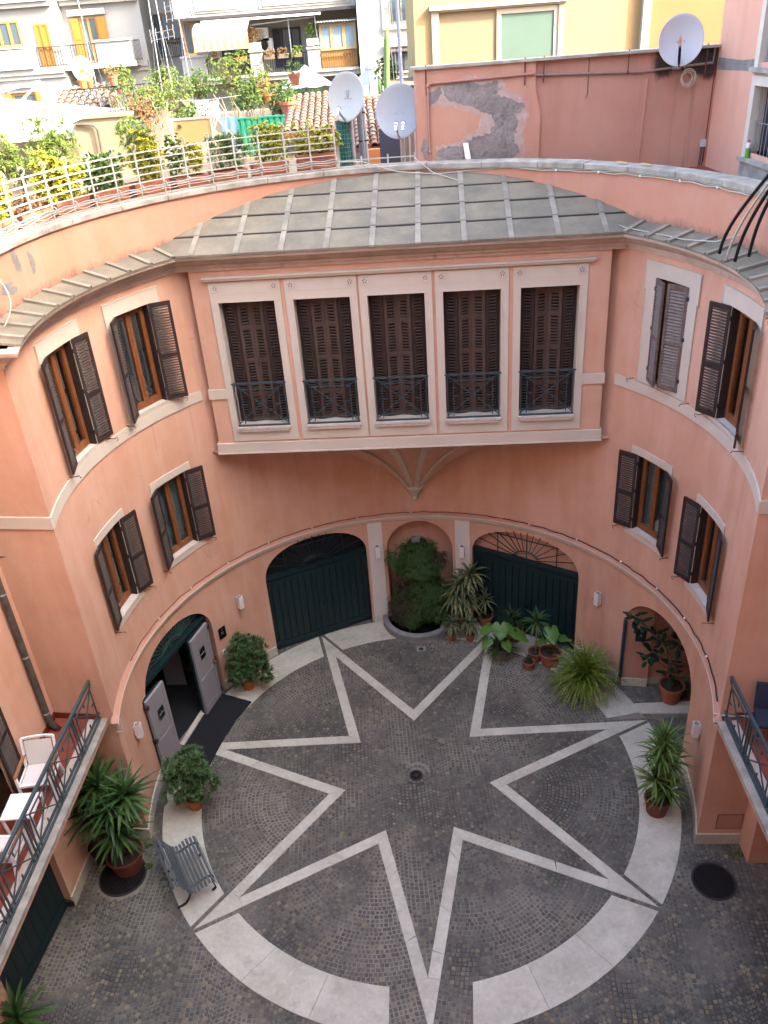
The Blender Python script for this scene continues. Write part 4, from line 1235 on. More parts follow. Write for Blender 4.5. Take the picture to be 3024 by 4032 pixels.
# ---------------------------------------------------------------- balconies
XE = lambda y: -5.745 - 0.0655 * (-0.95 - y)        # outer edge of the left balcony
XR = lambda y: 5.262 - 0.063 * (-2.16 - y)          # outer edge of the right balcony
def balcony(xe, xw, y0, y1, sgn, tiles, lab):
    """slab running in -y from y0 to y1, outer edge xe(y), wall side xw(y)"""
    mb = MB(); n = 8; ys = [y0 + (y1 - y0) * i / n for i in range(n + 1)]
    mb.loft([[Vector((xe(y) - sgn * .03, y, 3.20)) for y in ys], [Vector((xe(y) - sgn * .03, y, 3.30)) for y in ys],
             [Vector((xw(y), y, 3.335)) for y in ys], [Vector((xw(y), y, 3.20)) for y in ys], [Vector((xe(y) - sgn * .03, y, 3.20)) for y in ys]])
    for e in (0, n):
        y = ys[e]; mb.add([(xe(y) - sgn * .03, y, 3.2), (xe(y) - sgn * .03, y, 3.3), (xw(y), y, 3.335), (xw(y), y, 3.2)], [(0, 1, 2, 3)])
    b = mb.build('balcony', M['plaster'], bld, label=lab)
    y = y0
    while y > y1 + .05:                              # edge stones and inner marble strip
        e = max(y1, y - 1.25); mb = MB()
        pts = [(xe(y), y - .003), (xe(e), e + .003), (xe(e) - sgn * .19, e + .003), (xe(y) - sgn * .19, y - .003)]
        mb.prism(pts, 3.30, 3.365); mb.build('edge_stone', M['cap'], b)
        mb = MB(); pts = [(xe(y) - sgn * .255, y - .003), (xe(e) - sgn * .255, e + .003), (xe(e) - sgn * .36, e + .003), (xe(y) - sgn * .36, y - .003)]
        mb.prism(pts, 3.30, 3.358); mb.build('edge_stone', M['sill'], b)
        y = e
    mb = MB(); mb.prism([(xe(y0) - sgn * .192, y0), (xe(y1) - sgn * .192, y1), (xe(y1) - sgn * .253, y1), (xe(y0) - sgn * .253, y0)], 3.30, 3.348); mb.build('gutter_strip', M['green_steel'], b)
    mb = MB(); mb.prism([(xe(y0) - sgn * .36, y0), (xe(y1) - sgn * .36, y1), (xw(y1), y1), (xw(y0), y0)], 3.30, 3.344); mb.build('tile_bed', M['grout'], b)
    y = y0 - .004
    while y > y1:
        e = max(y1, y - .296); ym = (y + e) / 2
        x = xe(ym) - sgn * .363; 
        while (xw(ym) - x) * -sgn > .02:
            x2 = x - sgn * .296
            if (xw(ym) - x2) * -sgn < 0: x2 = xw(ym)
            mb = MB(); mb.prism([(x, y), (x, e + .004), (x2 + sgn * .004, e + .004), (x2 + sgn * .004, y)], 3.34, 3.352); mb.build('floor_tile', M['redtile'], b)
            x = x2
        y = e
    return b
bl = balcony(XE, BLX, -.98, -7.2, -1 * -1, True, 'left balcony with red tiles and weathered stone edge')
br = balcony(XR, lambda y: 7.0 - .02 * (-2.3 - y), -2.36, -8.0, -1, True, 'right balcony with red tiles and pale stone edge')
mb = MB(); mb.bar(Vector((AL.x - .3, AL.y + .02, 3.42)), (-6.80, -.985, 3.42), .02, .13); mb.build('skirting', M['redskirt'], bl)
mb = MB(); mb.bar((BLX(-.95) + .012, -.97, 3.42), (BLX(-2.3) + .012, -2.3, 3.42), .02, .13); mb.build('skirting', M['redskirt'], bl)
mb = MB(); mb.bar(AR + DR * .25 + NR * .012 + Vector((0, 0, 3.41)), AR + DR * 1.7 + NR * .012 + Vector((0, 0, 3.41)), .02, .11); mb.build('skirting', M['redskirt'], br)
def balustrade(xe, off, y0, npan, L, parent, joints):
    me = None
    pts = [Vector((xe(y0 - L * i) - off, y0 - L * i, 3.36)) for i in range(npan + 1)]
    d = (pts[1] - pts[0]).normalized(); a = atan2(d.y, d.x)
    mb = MB(); rail_panel(mb, 0.025, L - .025, .05, .90, 0, False, .02); me = mb.mesh('railing_panel', M['green_steel'])
    for i in range(npan): inst(me, 'railing_panel', parent, pts[i], a)
    mb = MB(); mb.bar(pts[0] + Vector((0, 0, .935)) - d * .05, pts[-1] + Vector((0, 0, .935)), .05, .045); mb.build('handrail', M['green_steel'], parent)
    mb = MB()
    mb.bar(pts[0] + Vector((0, 0, .03)), pts[-1] + Vector((0, 0, .03)), .04, .025); mb.build('bottom_rail', M['green_steel'], parent)
    for i in range(npan + 1):
        for e in (-.035, .035):
            q = pts[i] + d * e; mb = MB(); mb.bar(q, q + Vector((0, 0, .93)), .028, .012); mb.build('railing_post', M['green_steel'], parent)
balustrade(XE, .135, -1.03, 6, 1.02, bl, None)
balustrade(XR, -.15, -2.20, 5, 1.04, br, None)
# open louvred shutter by the french window
sh = inst(Ru, 'french_shutter', bld, (BLX(-2.9) + .07, -2.86, 3.42), radians(94)); sh.scale = (1.25, 1, 1.15)
mb = MB(); 
mb.bar((BLX(-2.05), -2.1, 3.9), (BLX(-2.1) + .1, -2.1, 3.91), .014, .014); mb.tube([(BLX(-2.1) + .1, -2.1, 3.91), (BLX(-2.1) + .13, -2.08, 3.94), (BLX(-2.1) + .14, -2.05, 3.9), (BLX(-2.1) + .12, -2.03, 3.87)], .008, 4)
mb.build('shutter_hook', M['iron'], bld)
# hatch on the right pier
T = lambda p: AR + DR * p.x + NR * p.y + Vector((0, 0, p.z))
mb = MB(T); mb.box(.33, .80, .002, .008, .42, .80); mb.build('hatch', M['plaster_old'], bld)
mb = MB(T)
for a in ((.32, .33, .41, .81), (.80, .81, .41, .81), (.33, .80, .80, .81), (.33, .80, .41, .42)): mb.box(a[0], a[1], .001, .010, a[2], a[3])
mb.build('hatch_frame', M['redskirt'], bld)
# green cellar gate on the left
gp, gq = Vector((-6.99, -2.58, 0)), Vector((-7.36, -4.84, 0)); gX = (gq - gp); gL = gX.length; gX.normalize(); gN = Vector((-gX.y, gX.x, 0))
if gN.x < 0: gN = -gN
T = lambda v: gp + gX * v.x + gN * v.y + Vector((0, 0, v.z))
mb = MB(T); mb.box(0, gL, -.05, .0, 0, 3.2); gate = mb.build('cellar_gate', M['green'], bld, label='dark green plank gate under the left balcony')
gm = None
for k in range(10):
    w = gL / 10
    mb = MB(T); mb.box(k * w + .005, (k + 1) * w - .005, 0, .02, .12, 3.0); mb.build('plank', M['green'], gate)
mb = MB(T); mb.box(.01, gL - .01, .02, .045, .03, .22); mb.box(.01, gL - .01, .045, .06, .03, .10); mb.build('door_rail', M['green'], gate)
mb = MB(); mb.box(-6.98, -6.80, -2.64, -2.58, .02, .16); mb.build('door_stop', M['castiron'], gate)

# ---------------------------------------------------------------- blocks that shut the courtyard in (behind and beside the camera)
mb = MB(); mb.box(-14, 7.0, -22, -13.25, -.05, 21.5)
rear = mb.build('rear_building', M['plaster'], None, label='tall pink building closing the courtyard behind the viewer', cat='building')
mb = MB(); mb.box(-16, -7.75, -13.2, -1.2, 0, 15.0); mb.build('left_wing', M['plaster'], bld)
# ---------------------------------------------------------------- tall pink building on the right (above the courtyard roof)
tb = thing('tall_pink_building', 'tall faded pink building with a barred window rising behind the right parapet', 'building')
XT = 7.1; HT = 22.6
wn_ = [(3.90, 11.72), (2.55, 11.72), (2.55, 12.84), (3.90, 12.84)]
wn2 = [(3.90, 13.22), (2.55, 13.22), (2.55, 14.6), (3.90, 14.6)]
pv, pf = pierced(-34.0, 5.9, 10.6, HT, [wn_, wn2], .9, .9)
mb = MB(); mb.add([(XT, y, z) for y, z in pv], pf); mb.add([(XT, 5.9, 10.6), (20, 5.9, 10.6), (20, 5.9, HT), (XT, 5.9, HT)], [(0, 1, 2, 3)])
mb.add([(XT, -34.0, HT), (20, -34.0, HT), (20, 5.9, HT), (XT, 5.9, HT)], [(0, 1, 2, 3)]); mb.add([(20, -34.0, 0), (20, 5.9, 0), (20, 5.9, HT), (20, -34.0, HT)], [(0, 1, 2, 3)])
mb.build('facade', M['plaster_tall'], tb)
for za, zb in ((11.72, 12.84), (13.22, 14.6)):
    mb = MB()
    for a, b, c, d in ((3.90, 4.06, za - .1, zb + .16), (2.39, 2.55, za - .1, zb + .16)): mb.box(XT - .05, XT, a, b, c, d)
    mb.box(XT - .05, XT, 2.55, 3.90, zb, zb + .16)
    mb.box(XT, XT + .2, 3.90, 3.905, za, zb); mb.box(XT, XT + .2, 2.545, 2.55, za, zb); mb.box(XT, XT + .2, 2.55, 3.9, zb, zb + .004)
    s_ = mb.build('window', M['trim'], tb)
    mb = MB(); mb.box(XT - .12, XT + .1, 2.35, 4.1, za - .16, za - .09); mb.box(XT - .055, XT, 2.37, 4.08, za - (.42 if za < 12 else .19), za - .16); mb.build('sill', M['cap'], s_)
    for k in range(9):
        mb = MB(); y = 2.62 + k * .15; mb.bar((XT + .06, y, za - .08), (XT + .06, y, zb), .014, .014); mb.build('bar', M['galv'], s_)
    mb = MB(); mb.bar((XT + .06, 2.55, (za + zb) / 2 - .05), (XT + .06, 3.9, (za + zb) / 2 - .05), .03, .012); mb.build('crossbar', M['galv'], s_)
    mb = MB(); mb.box(XT + .2, XT + .21, 2.5, 3.95, za - .1, zb); mb.build('pane', mat('dark_pane', (.012, .016, .024), .1, spec=.6), s_)
mb = MB(); mb.add([(XT - .004, 5.86, 13.02), (XT - .004, 4.10, 13.06), (XT - .004, 4.10, 13.26), (XT - .004, 4.7, 13.22), (XT - .004, 5.86, 13.24)], [(0, 1, 2, 3, 4)])
mb.build('render_band', M['cement'], tb)
sp = thing('spray_bottle', 'green and white bottle with red cap on the barred window sill', 'bottle', (XT - .05, 3.80, 11.63))
mb = MB(); mb.lathe([(.0, 0), (.042, 0), (.045, .02), (.045, .15), (.04, .17)], 14); mb.build('body', mat('green_plastic', (.08, .3, .05), .4), sp, smooth=40)
mb = MB(); mb.lathe([(.04, .17), (.043, .18), (.04, .25), (.02, .265), (0, .265)], 14); mb.build('shoulder', M['lampwhite'], sp, smooth=40)
mb = MB(); mb.lathe([(.02, .265), (.016, .31), (0, .31)], 10); mb.build('cap', mat('red_plastic', (.5, .05, .03), .4), sp)

# ---------------------------------------------------------------- old wall with flaking plaster
ow = thing('flaking_wall', 'long faded pink wall with a large grey patch of fallen plaster and a stained corner', 'wall')
YW = 5.86
mb = MB(); mb.box(.99, 3.38, YW, YW + .30, 11.1, 13.42)
vs = [(3.42, 13.42), (3.42, 12.95), (3.46, 12.75), (3.54, 12.5), (3.53, 12.2), (3.51, 11.1)]
mb.add([(x, YW, z) for x, z in vs] + [(3.38, YW, 11.1), (3.38, YW, 13.42)], [tuple(range(8))])
mb.build('wall_face', M['plaster_old'], ow)
mb = MB(); 
pv, pf = pierced(3.3, 7.12, 10.9, 13.42, [], .4, .4); mb.add([(x, YW + .07, z) for x, z in pv], pf)
mb.add([(3.42, YW, 13.42), (3.42, YW, 12.95), (3.46, YW, 12.75), (3.54, YW, 12.5), (3.53, YW, 12.2), (3.51, YW, 11.1),
        (3.51, YW + .08, 11.1), (3.53, YW + .08, 12.2), (3.54, YW + .08, 12.5), (3.46, YW + .08, 12.75), (3.42, YW + .08, 12.95), (3.42, YW + .08, 13.42)], [(k, k + 1, 10 - k, 11 - k) for k in range(5)])
mb.box(.99, 7.1, YW + .301, YW + .45, 10.9, 13.4)
def corner_stain(N, L, tc, mixc, noise, mul, cur):
    sx = N.new('ShaderNodeSeparateXYZ'); L.new(tc.outputs['Object'], sx.inputs[0])
    def ramp(o, a, b):
        m = N.new('ShaderNodeMapRange'); m.interpolation_type = 'SMOOTHSTEP'; m.inputs[1].default_value = a; m.inputs[2].default_value = b; L.new(o, m.inputs[0]); return m.outputs[0]
    f, nf = noise(2.6, (1, 1, .35), 6, .25, .75)
    fx = ramp(sx.outputs[0], 5.35, 6.1); fz = ramp(sx.outputs[2], 12.55, 13.15)
    a = N.new('ShaderNodeMath'); a.operation = 'ADD'; L.new(mul(fx, fz), a.inputs[0]); L.new(mul(f, .75), a.inputs[1])
    k = ramp(a.outputs[0], .95, 1.35)
    cur = mixc(mul(k, .93), cur, (.022, .021, .022, 1))
    # long damp runs under the bracket
    f2, _ = noise(4.0, (1, 1, .06), 4, .50, .62)
    r1 = mul(ramp(sx.outputs[0], 6.28, 6.42), N.new('ShaderNodeMath').outputs[0]) if False else ramp(sx.outputs[0], 6.25, 6.45)
    m2 = N.new('ShaderNodeMapRange'); m2.inputs[1].default_value = 6.75; m2.inputs[2].default_value = 6.6; L.new(sx.outputs[0], m2.inputs[0])
    return mixc(mul(mul(mul(r1, m2.outputs[0]), f2), .75), cur, (.10, .075, .045, 1))
mb.build('wall_face', mat('plaster_stained', (0.395, 0.205, 0.145), 0.92, (0.44, 0.26, 0.19), 1.1, 0.7, 0.2, 90, streak=((0.30, 0.15, 0.11), 2.6, .12, .5, .5, .8), extra=corner_stain), ow)
mb = MB(); mb.box(.93, 7.08, YW - .06, YW + .48, 13.42, 13.47); mb.build('coping', M['cap'], ow)
mb = MB(); mb.bar((5.64, YW + .06, 11.2), (5.70, YW + .06, 12.95), .05, .03, (0, 1, 0)); mb.build('plaster_rib', M['plaster_old'], ow)
# fallen plaster: irregular outline given in wall coordinates
def flake(pts, m, y, name, jag=.022, seed=1):
    r = random.Random(seed); out = []
    for i in range(len(pts)):
        a, b = Vector(pts[i - 1]), Vector(pts[i]); n = max(2, int((b - a).length / .05)); d = (b - a); nn = Vector((-d.y, d.x)).normalized()
        for k in range(n): out.append(a + d * (k / n) + nn * r.uniform(-jag, jag))
    mb = MB(); mb.add([(p.x, y, p.y) for p in out], [tuple(range(len(out)))]); o = mb.build(name, m, ow); return o
rough = mat('rubble_masonry', (.25, .225, .205), .95, (.36, .33, .31), 2.6, .9, .0, streak=((.15, .135, .125), 7.0, 1.0, .8, .52, .70))
nt = rough.node_tree; N = nt.nodes; L = nt.links; bs = N['Principled BSDF']; tc = N.new('ShaderNodeTexCoord'); prev = None
for sc, ds in ((5.0, .10), (16.0, .05), (60.0, .015)):
    nz = N.new('ShaderNodeTexNoise'); nz.inputs['Scale'].default_value = sc; nz.inputs['Detail'].default_value = 6; nz.inputs['Roughness'].default_value = .65; L.new(tc.outputs['Object'], nz.inputs['Vector'])
    bp = N.new('ShaderNodeBump'); bp.inputs['Strength'].default_value = 1; bp.inputs['Distance'].default_value = ds; L.new(nz.outputs['Fac'], bp.inputs['Height'])
    if prev: L.new(prev.outputs[0], bp.inputs['Normal'])
    prev = bp
L.new(prev.outputs[0], bs.inputs['Normal'])
halo = mat('thin_render', (.36, .275, .23), .95, (.44, .37, .33), 4, .9, .5, 40, streak=((.42, .24, .175), 5, .8, .8, .5, .62))
flake([(1.27, 11.62), (1.4, 12.0), (1.9, 12.08), (2.3, 12.3), (2.3, 12.5), (1.7, 12.72), (1.32, 12.75), (1.22, 12.95), (1.35, 13.14), (2.0, 13.24), (2.75, 13.2), (2.85, 12.95), (3.05, 12.85), (3.3, 12.66), (3.28, 12.42), (3.18, 12.2), (3.24, 11.7), (3.0, 11.45), (2.5, 11.3), (1.6, 11.3)], halo, YW - .003, 'thin_render', .035, 11)
flake([(1.33, 11.85), (1.62, 11.98), (1.95, 11.98), (2.15, 12.12), (2.5, 12.18), (2.62, 12.35), (2.48, 12.55), (2.25, 12.62), (1.95, 12.72), (1.62, 12.85), (1.52, 13.05), (1.60, 13.12), (2.0, 13.17), (2.25, 13.06), (2.62, 13.12), (2.72, 12.98), (2.62, 12.85), (2.95, 12.78), (3.16, 12.68), (3.22, 12.55), (3.02, 12.5), (3.08, 12.3), (3.0, 12.0), (3.12, 11.75), (2.85, 11.55), (2.7, 11.42), (2.5, 11.38), (2.1, 11.42), (1.7, 11.48), (1.5, 11.62), (1.62, 11.72)], rough, YW - .005, 'bare_masonry', .03, 5)
flake([(1.25, 12.75), (1.42, 12.82), (1.52, 12.98), (1.5, 13.1), (1.35, 13.02), (1.2, 12.95)], M['cement'], YW - .006, 'bare_render_patch', .02, 6)
flake([(1.05, 11.95), (1.13, 12.22), (1.19, 12.05), (1.24, 11.92), (1.14, 11.72)], rough, YW - .006, 'bare_render_patch', .015, 7)
flake([(1.28, 11.5), (1.62, 11.5), (1.8, 11.62), (1.55, 11.7), (1.35, 11.75)], M['cement'], YW - .004, 'bare_render_patch', .02, 8)
def pipe_thing(nm, lab, pts, r, m, cat, sockets=()):
    mb = MB(); mb.tube(pts, r, 8)
    for s in sockets: mb.sphere(s, r * 1.5, 8, 5)
    o = mb.build(nm, m, None, smooth=40, label=lab, cat=cat); return o
pipe_thing('wall_pipe', 'thin pinkish pipe running along and down the flaking wall', [(1.24, YW - .03, 11.5), (1.24, YW - .03, 13.10), (1.28, YW - .03, 13.16), (3.40, YW - .03, 13.20)], .028, mat('pink_pipe', (.35, .17, .12), .6, (.25, .16, .13), 8, .6), 'pipe', ((1.24, YW - .03, 13.12), (1.24, YW - .03, 11.9)))
pipe_thing('wall_pipe', 'thin weathered pipe along the top of the stained wall', [(3.36, YW + .03, 13.17), (5.6, YW + .03, 13.08), (7.0, YW + .03, 13.15), (7.02, YW + .03, 13.45)], .025, mat('grey_pipe', (.26, .19, .16), .6, (.15, .13, .12), 8, .6), 'pipe', ((3.4, YW + .03, 13.17),))
for i, (x, z0, z1, lab) in enumerate(((1.21, 12.95, 13.5, 'above the left end of the pinkish pipe'), (3.2, 13.0, 13.5, 'left of the plaster step'), (3.58, 13.02, 13.5, 'right of the plaster step'), (5.28, 13.05, 13.5, 'left of the rust-streaked dish'), (6.85, 12.9, 13.5, 'in the blackened corner'))):
    mb = MB(); mb.bar((x, YW - .01, z0), (x, YW - .01, z1), .022, .022); mb.bar((x, YW, z0 + .06), (x, YW + .1, z0 + .06), .03, .02)
    mb.build('wall_spike', M['iron'], None, label='rusty iron spike on the faded wall ' + lab, cat='spike', group='rusty spikes on the flaking wall')
pipe_thing('loose_wire', 'thin dark wire hanging from the top of the faded wall', [(4.5, YW + .05, 13.4), (4.5, YW + .05, 12.75), (4.48, YW + .04, 12.72), (4.46, YW + .03, 12.68)], .006, M['castiron'], 'wire')
pipe_thing('conduit', 'thin brown conduit down the inner corner of the stained wall', [(7.06, YW + .02, 13.1), (7.04, YW + .02, 11.3)], .012, M['redskirt'], 'pipe')
jb = thing('junction_box', 'small grey junction box low in the wall corner', 'box', (7.0, YW + .05, 11.66))
mb = MB(); mb.box(-.05, .05, -.05, .02, -.07, .07); mb.build('housing', M['plastic_grey'], jb)
mb = MB(); 
for x in (-.03, .0, .04): mb.tube([(x, -.01, -.06), (x - .01, -.01, -.3), (x - .02, 0, -.5)], .008, 5)
mb.build('cables', M['castiron'], jb)
mb = MB(); mb.box(-.055, .055, -.01, .015, 0, .30, lambda p: Vector((2.02 - p.z * .13 + p.x, YW - .16 - p.y + p.z * .4, 11.72 + p.z)))
mb.build('offcut_board', M['white'], None, label='short pale board leaning against the flaking wall', cat='board')
for i, (th, rz, lab) in enumerate(((39.0, .5, 'left one'), (34.0, .4, 'right one'))):
    p = W(th, RP + .1, 11.74); mb = MB(); mb.box(-.13, .13, -.02, .02, 0, .02)
    mb.build('wood_scrap', mat('pale_wood', (.5, .36, .18), .7), None, loc=p, label='thin wooden scrap lying on the parapet cap, ' + lab, cat='wood scrap').rotation_euler = (0, 0, radians(th + 80))
# ---------------------------------------------------------------- plants
def unit(r):
    while True:
        v = Vector((r.uniform(-1, 1), r.uniform(-1, 1), r.uniform(-1, 1)))
        if 0.05 < v.length < 1: return v.normalized()
def leaf(mb, p, d, L, w, r, fold=.25, droop=.15):
    d = d.normalized(); s = d.cross(Vector((0, 0, 1)))
    s = s.normalized() if s.length > .05 else Vector((1, 0, 0)); u = s.cross(d)
    m = p + d * L * .45 + u * (w * fold); t = p + d * L - Vector((0, 0, L * droop))
    mb.add([p, m + s * w * .5 - u * w * fold, t, m - s * w * .5 - u * w * fold, m], [(0, 1, 4), (1, 2, 4), (2, 3, 4), (3, 0, 4)])
def rosette(mb, p, ax, n, L, w, r, open_=1.0):
    ax = ax.normalized(); a = ax.orthogonal().normalized(); b = ax.cross(a); ph = r.uniform(0, 6.28)
    for i in range(n):
        t = ph + i * 2.4; k = open_ * (.35 + .75 * i / n)
        leaf(mb, p, ax + (a * cos(t) + b * sin(t)) * k * 1.5, L * r.uniform(.75, 1.1), w, r)
def bush(mb, r, c, rad, nros, per, L, w, shell=.55, up=.5, zmin=None, stems=None):
    c = Vector(c); ph = [r.uniform(0, 6.28) for _ in range(4)]
    for _ in range(nros):
        v = unit(r); k = shell + (1 - shell) * r.random() ** .5
        wob = 1 + .18 * sin(3 * atan2(v.y, v.x) + ph[0]) + .16 * sin(5 * v.z + ph[1]) + .14 * sin(7 * v.x + ph[2])
        p = c + Vector((v.x * rad[0], v.y * rad[1], v.z * rad[2])) * k * wob
        if zmin is not None and p.z < zmin: continue
        rosette(mb, p, v + Vector((0, 0, up)), per, L, w, r)
        if stems is not None and r.random() < .35:
            q = c + Vector((0, 0, -rad[2] * .9)); m = q.lerp(p, .55) + Vector((0, 0, .04))
            stems.tube([q, m, p], .006, 4, taper=.003)
def sword(mb, p, d, L, w, droop, n=6, fold=.18):
    d = d.normalized(); s = d.cross(Vector((0, 0, 1))); s = s.normalized() if s.length > .08 else Vector((1, 0, 0))
    vs = []; q = p.copy(); dd = d.copy()
    for i in range(n + 1):
        t = i / n; ww = w * (.55 + 1.1 * t) if t < .35 else w * .935 * (1 - ((t - .35) / .65) ** 1.6)
        ww = max(ww, .0015); u = s.cross(dd)
        vs += [q + s * ww * .5 + u * ww * fold, q, q - s * ww * .5 + u * ww * fold]
        dd = (dd - Vector((0, 0, 1)) * droop * (.4 + t) / n * 2).normalized(); q = q + dd * L / n
    fs = []
    for i in range(n):
        a = 3 * i; fs += [(a, a + 1, a + 4, a + 3), (a + 1, a + 2, a + 5, a + 4)]
    mb.add(vs, fs)
def head(mb, r, p, n, L, w, droop=.5, lo=-25, hi=82, tilt=(0, 0)):
    p = Vector(p)
    for i in range(n):
        t = i / n; el = radians(lo + (hi - lo) * t ** .85 + r.uniform(-8, 8)); a = i * 2.39996 + r.uniform(-.2, .2)
        d = Vector((cos(el) * cos(a) + tilt[0] * .5, cos(el) * sin(a) + tilt[1] * .5, sin(el)))
        sword(mb, p + Vector((0, 0, (t - .5) * .12)), d, L * r.uniform(.75, 1.08) * (1 if t < .8 else .8), w * r.uniform(.85, 1.1), droop * r.uniform(.6, 1.3))
def heart(mb, p, d, L, w, r):
    """big arrow-heart leaf hanging from its stalk tip p, pointing along d"""
    d = d.normalized(); s = d.cross(Vector((0, 0, 1))).normalized(); u = s.cross(d)
    out = [(-.28, .16), (-.20, .40), (.05, .52), (.35, .47), (.65, .30), (.88, .10), (1.0, 0)]
    mid = [(-.0, 0), (.15, 0), (.4, 0), (.65, 0), (.85, 0), (1.0, 0)]
    vs = [p - u * .0]
    L1 = [p + d * (a * L) + s * (b * w) + u * (.10 * w * sin(i * 2.2) - abs(b) * w * .22) for i, (a, b) in enumerate(out)]
    L2 = [p + d * (a * L) - s * (b * w) + u * (.10 * w * sin(i * 2.6) - abs(b) * w * .22) for i, (a, b) in enumerate(out)]
    md = [p + d * (a * L) for a, b in mid[1:-1]]
    vs = [p] + md + L1 + L2; nm = len(md); o1 = 1 + nm; o2 = o1 + len(L1); fs = []
    cen = [0] + list(range(1, 1 + nm))
    idx = [0, 0, 0, 1, 2, 3]
    for i in range(len(out) - 1):
        a, b = o1 + i, o1 + i + 1; c0 = min(i // 1, nm) ; c0 = [0, 0, 1, 2, 3, 4][i]; c1 = [0, 1, 2, 3, 4, 4][i]
        c0, c1 = min(c0, nm), min(c1, nm)
        fs.append((a, b, c1, c0) if c0 != c1 else (a, b, c0))
        a, b = o2 + i, o2 + i + 1
        fs.append((b, a, c0, c1) if c0 != c1 else (b, a, c0))
    mb.add(vs, fs)
def pot(parent, r0, r1, h, m, rim=.03, x=0, y=0, soil=True):
    mb = MB(); mb.lathe([(0, 0), (r0, 0), (r1 - .012, h - rim * 1.6), (r1 + .008, h - rim * 1.6), (r1 + .014, h), (r1 - .014, h), (r1 - .03, h - .06), (0, h - .06)], 26, (x, y, 0))
    p = mb.build('pot', m, parent, smooth=35)
    if soil:
        mb = MB(); rr = random.Random(int(r1 * 1000)); rows = []
        for i, k in enumerate((0, .5, 1)): rows.append([(x + (r1 - .025) * k * cos(2 * pi * q / 14), y + (r1 - .025) * k * sin(2 * pi * q / 14), h - .045 + rr.uniform(-.008, .012)) for q in range(14)])
        mb.loft(rows, closed=True); mb.build('soil', M['soil'], parent, smooth=True)
    return p

def oleander(loc, cr, rad, seed, lab, n):
    o = thing('oleander', lab, 'potted plant', loc); r = random.Random(seed)
    pot(o, .135, .185, .34, M['terracotta2'])
    lv, st = MB(), MB()
    bush(lv, r, cr, rad, int(n * 1.3), 12, .135, .032, .5, .7, .30, st)
    lv.build('foliage', M['lf_oleander'], o, fix=False); st.build('stems', M['stem'], o)
oleander((-4.80, -.45, 0), (.03, .02, .92), (.50, .46, .50), 11, 'round oleander bush in an orange pot beside the left door leaf', 270)
oleander((-4.03, 3.20, 0), (.10, -.02, .92), (.54, .46, .56), 12, 'round oleander bush in an orange pot between reception door and green garage door', 330)

def yucca(loc, heads, seed, lab, L, w, mt, n, potargs=None, trunk=.035, mtr='stem', cat='potted plant', droop=.45, lo=-30):
    o = thing('yucca', lab, cat, loc); r = random.Random(seed); h0 = 0.0
    if potargs: pot(o, *potargs); h0 = potargs[2] - .05
    lv, st = MB(), MB()
    for hx, hy, hz in heads:
        head(lv, r, (hx, hy, hz), n, L, w, droop, lo)
        st.tube([(hx * .15, hy * .15, h0 - .02), (hx * .5, hy * .5, h0 + (hz - h0) * .5), (hx, hy, hz + .02)], trunk, 7, taper=trunk * .7)
    lv.build('foliage', M[mt], o, fix=False, smooth=True); st.build('trunk', M[mtr], o, smooth=True)
    return o
yucca((-5.95, -1.82, 0), [(.02, -.05, 1.72), (.34, .05, 1.95), (-.18, .18, 2.1), (.1, -.2, 1.25)], 21, 'large yucca in a wide brown pot under the left balcony', .74, .085, 'lf_yucca', 58, (.27, .36, .44, M['terracotta3'], .04))
yucca((-6.48, -1.55, 0), [(.06, -.15, 1.45), (-.0, .1, 1.95)], 22, 'yucca in a dark pot close to the wall behind the larger one', .68, .08, 'lf_yucca', 52, (.2, .26, .38, M['castiron'], .03))
yucca((4.82, -1.45, 0), [(-.06, .0, 1.62), (.14, .1, 1.30), (-.14, -.05, 1.0), (.12, -.08, .72), (.02, .12, 1.85)], 23, 'tall bushy green yucca in a brown pot by the right pier', .58, .056, 'lf_palm', 48, (.2, .26, .40, M['terracotta3'], .035))
yucca((-6.85, -5.10, 0), [(.0, .0, .72)], 24, 'young yucca at the bottom left corner by the pink wall', .74, .08, 'lf_yucca', 34, (.16, .2, .34, M['terracotta3'], .03))
yucca((1.62, 4.98, 0), [(-.02, 0, 1.40), (-.20, -.10, 1.12), (.24, .04, 1.62), (.1, -.08, .85)], 25, 'big variegated dracaena with drooping striped leaves right of the fountain', .62, .078, 'lf_dracaena', 48, (.18, .24, .36, M['terracotta'], .03), droop=1.0)
yucca((1.28, 4.50, 0), [(.0, 0, .46)], 26, 'small variegated dracaena on the cobbles in front of the fountain rim', .44, .062, 'lf_dracaena', 44, (.1, .13, .2, M['terracotta'], .02), droop=1.5, lo=-20)
yucca((1.74, 4.42, 0), [(.0, 0, .50)], 27, 'small variegated dracaena between the fountain rim and the big-leaved alocasia', .42, .062, 'lf_dracaena', 42, (.1, .13, .2, M['terracotta'], .02), droop=1.5, lo=-20)
yucca((2.24, 5.02, 0), [(.0, 0, .78)], 28, 'dracaena with upright crown at the jamb of the right garage door', .46, .06, 'lf_dracaena', 38, (.15, .2, .3, M['terracotta'], .03), droop=.9)
yucca((2.90, 4.30, 0), [(-.08, .0, .66), (.05, .05, .5)], 29, 'thin dracaena in a round clay pot in front of the right garage door', .46, .048, 'lf_grass', 26, (.17, .23, .34, M['terracotta'], .035), droop=.7, lo=0)
yucca((3.30, 3.44, 0), [(.0, .0, 1.18)], 30, 'dracaena on a pale bare trunk in front of the right garage door', .52, .06, 'lf_yucca', 38, (.14, .19, .28, M['terracotta'], .03), .03, 'stem_pale', droop=.8)
o = yucca((3.06, 3.14, 0), [(.0, .0, .27)], 31, 'little agave in the smallest clay pot on the cobbles', .24, .03, 'lf_grass', 22, (.11, .15, .23, M['terracotta'], .03), .02, droop=.5, lo=10)

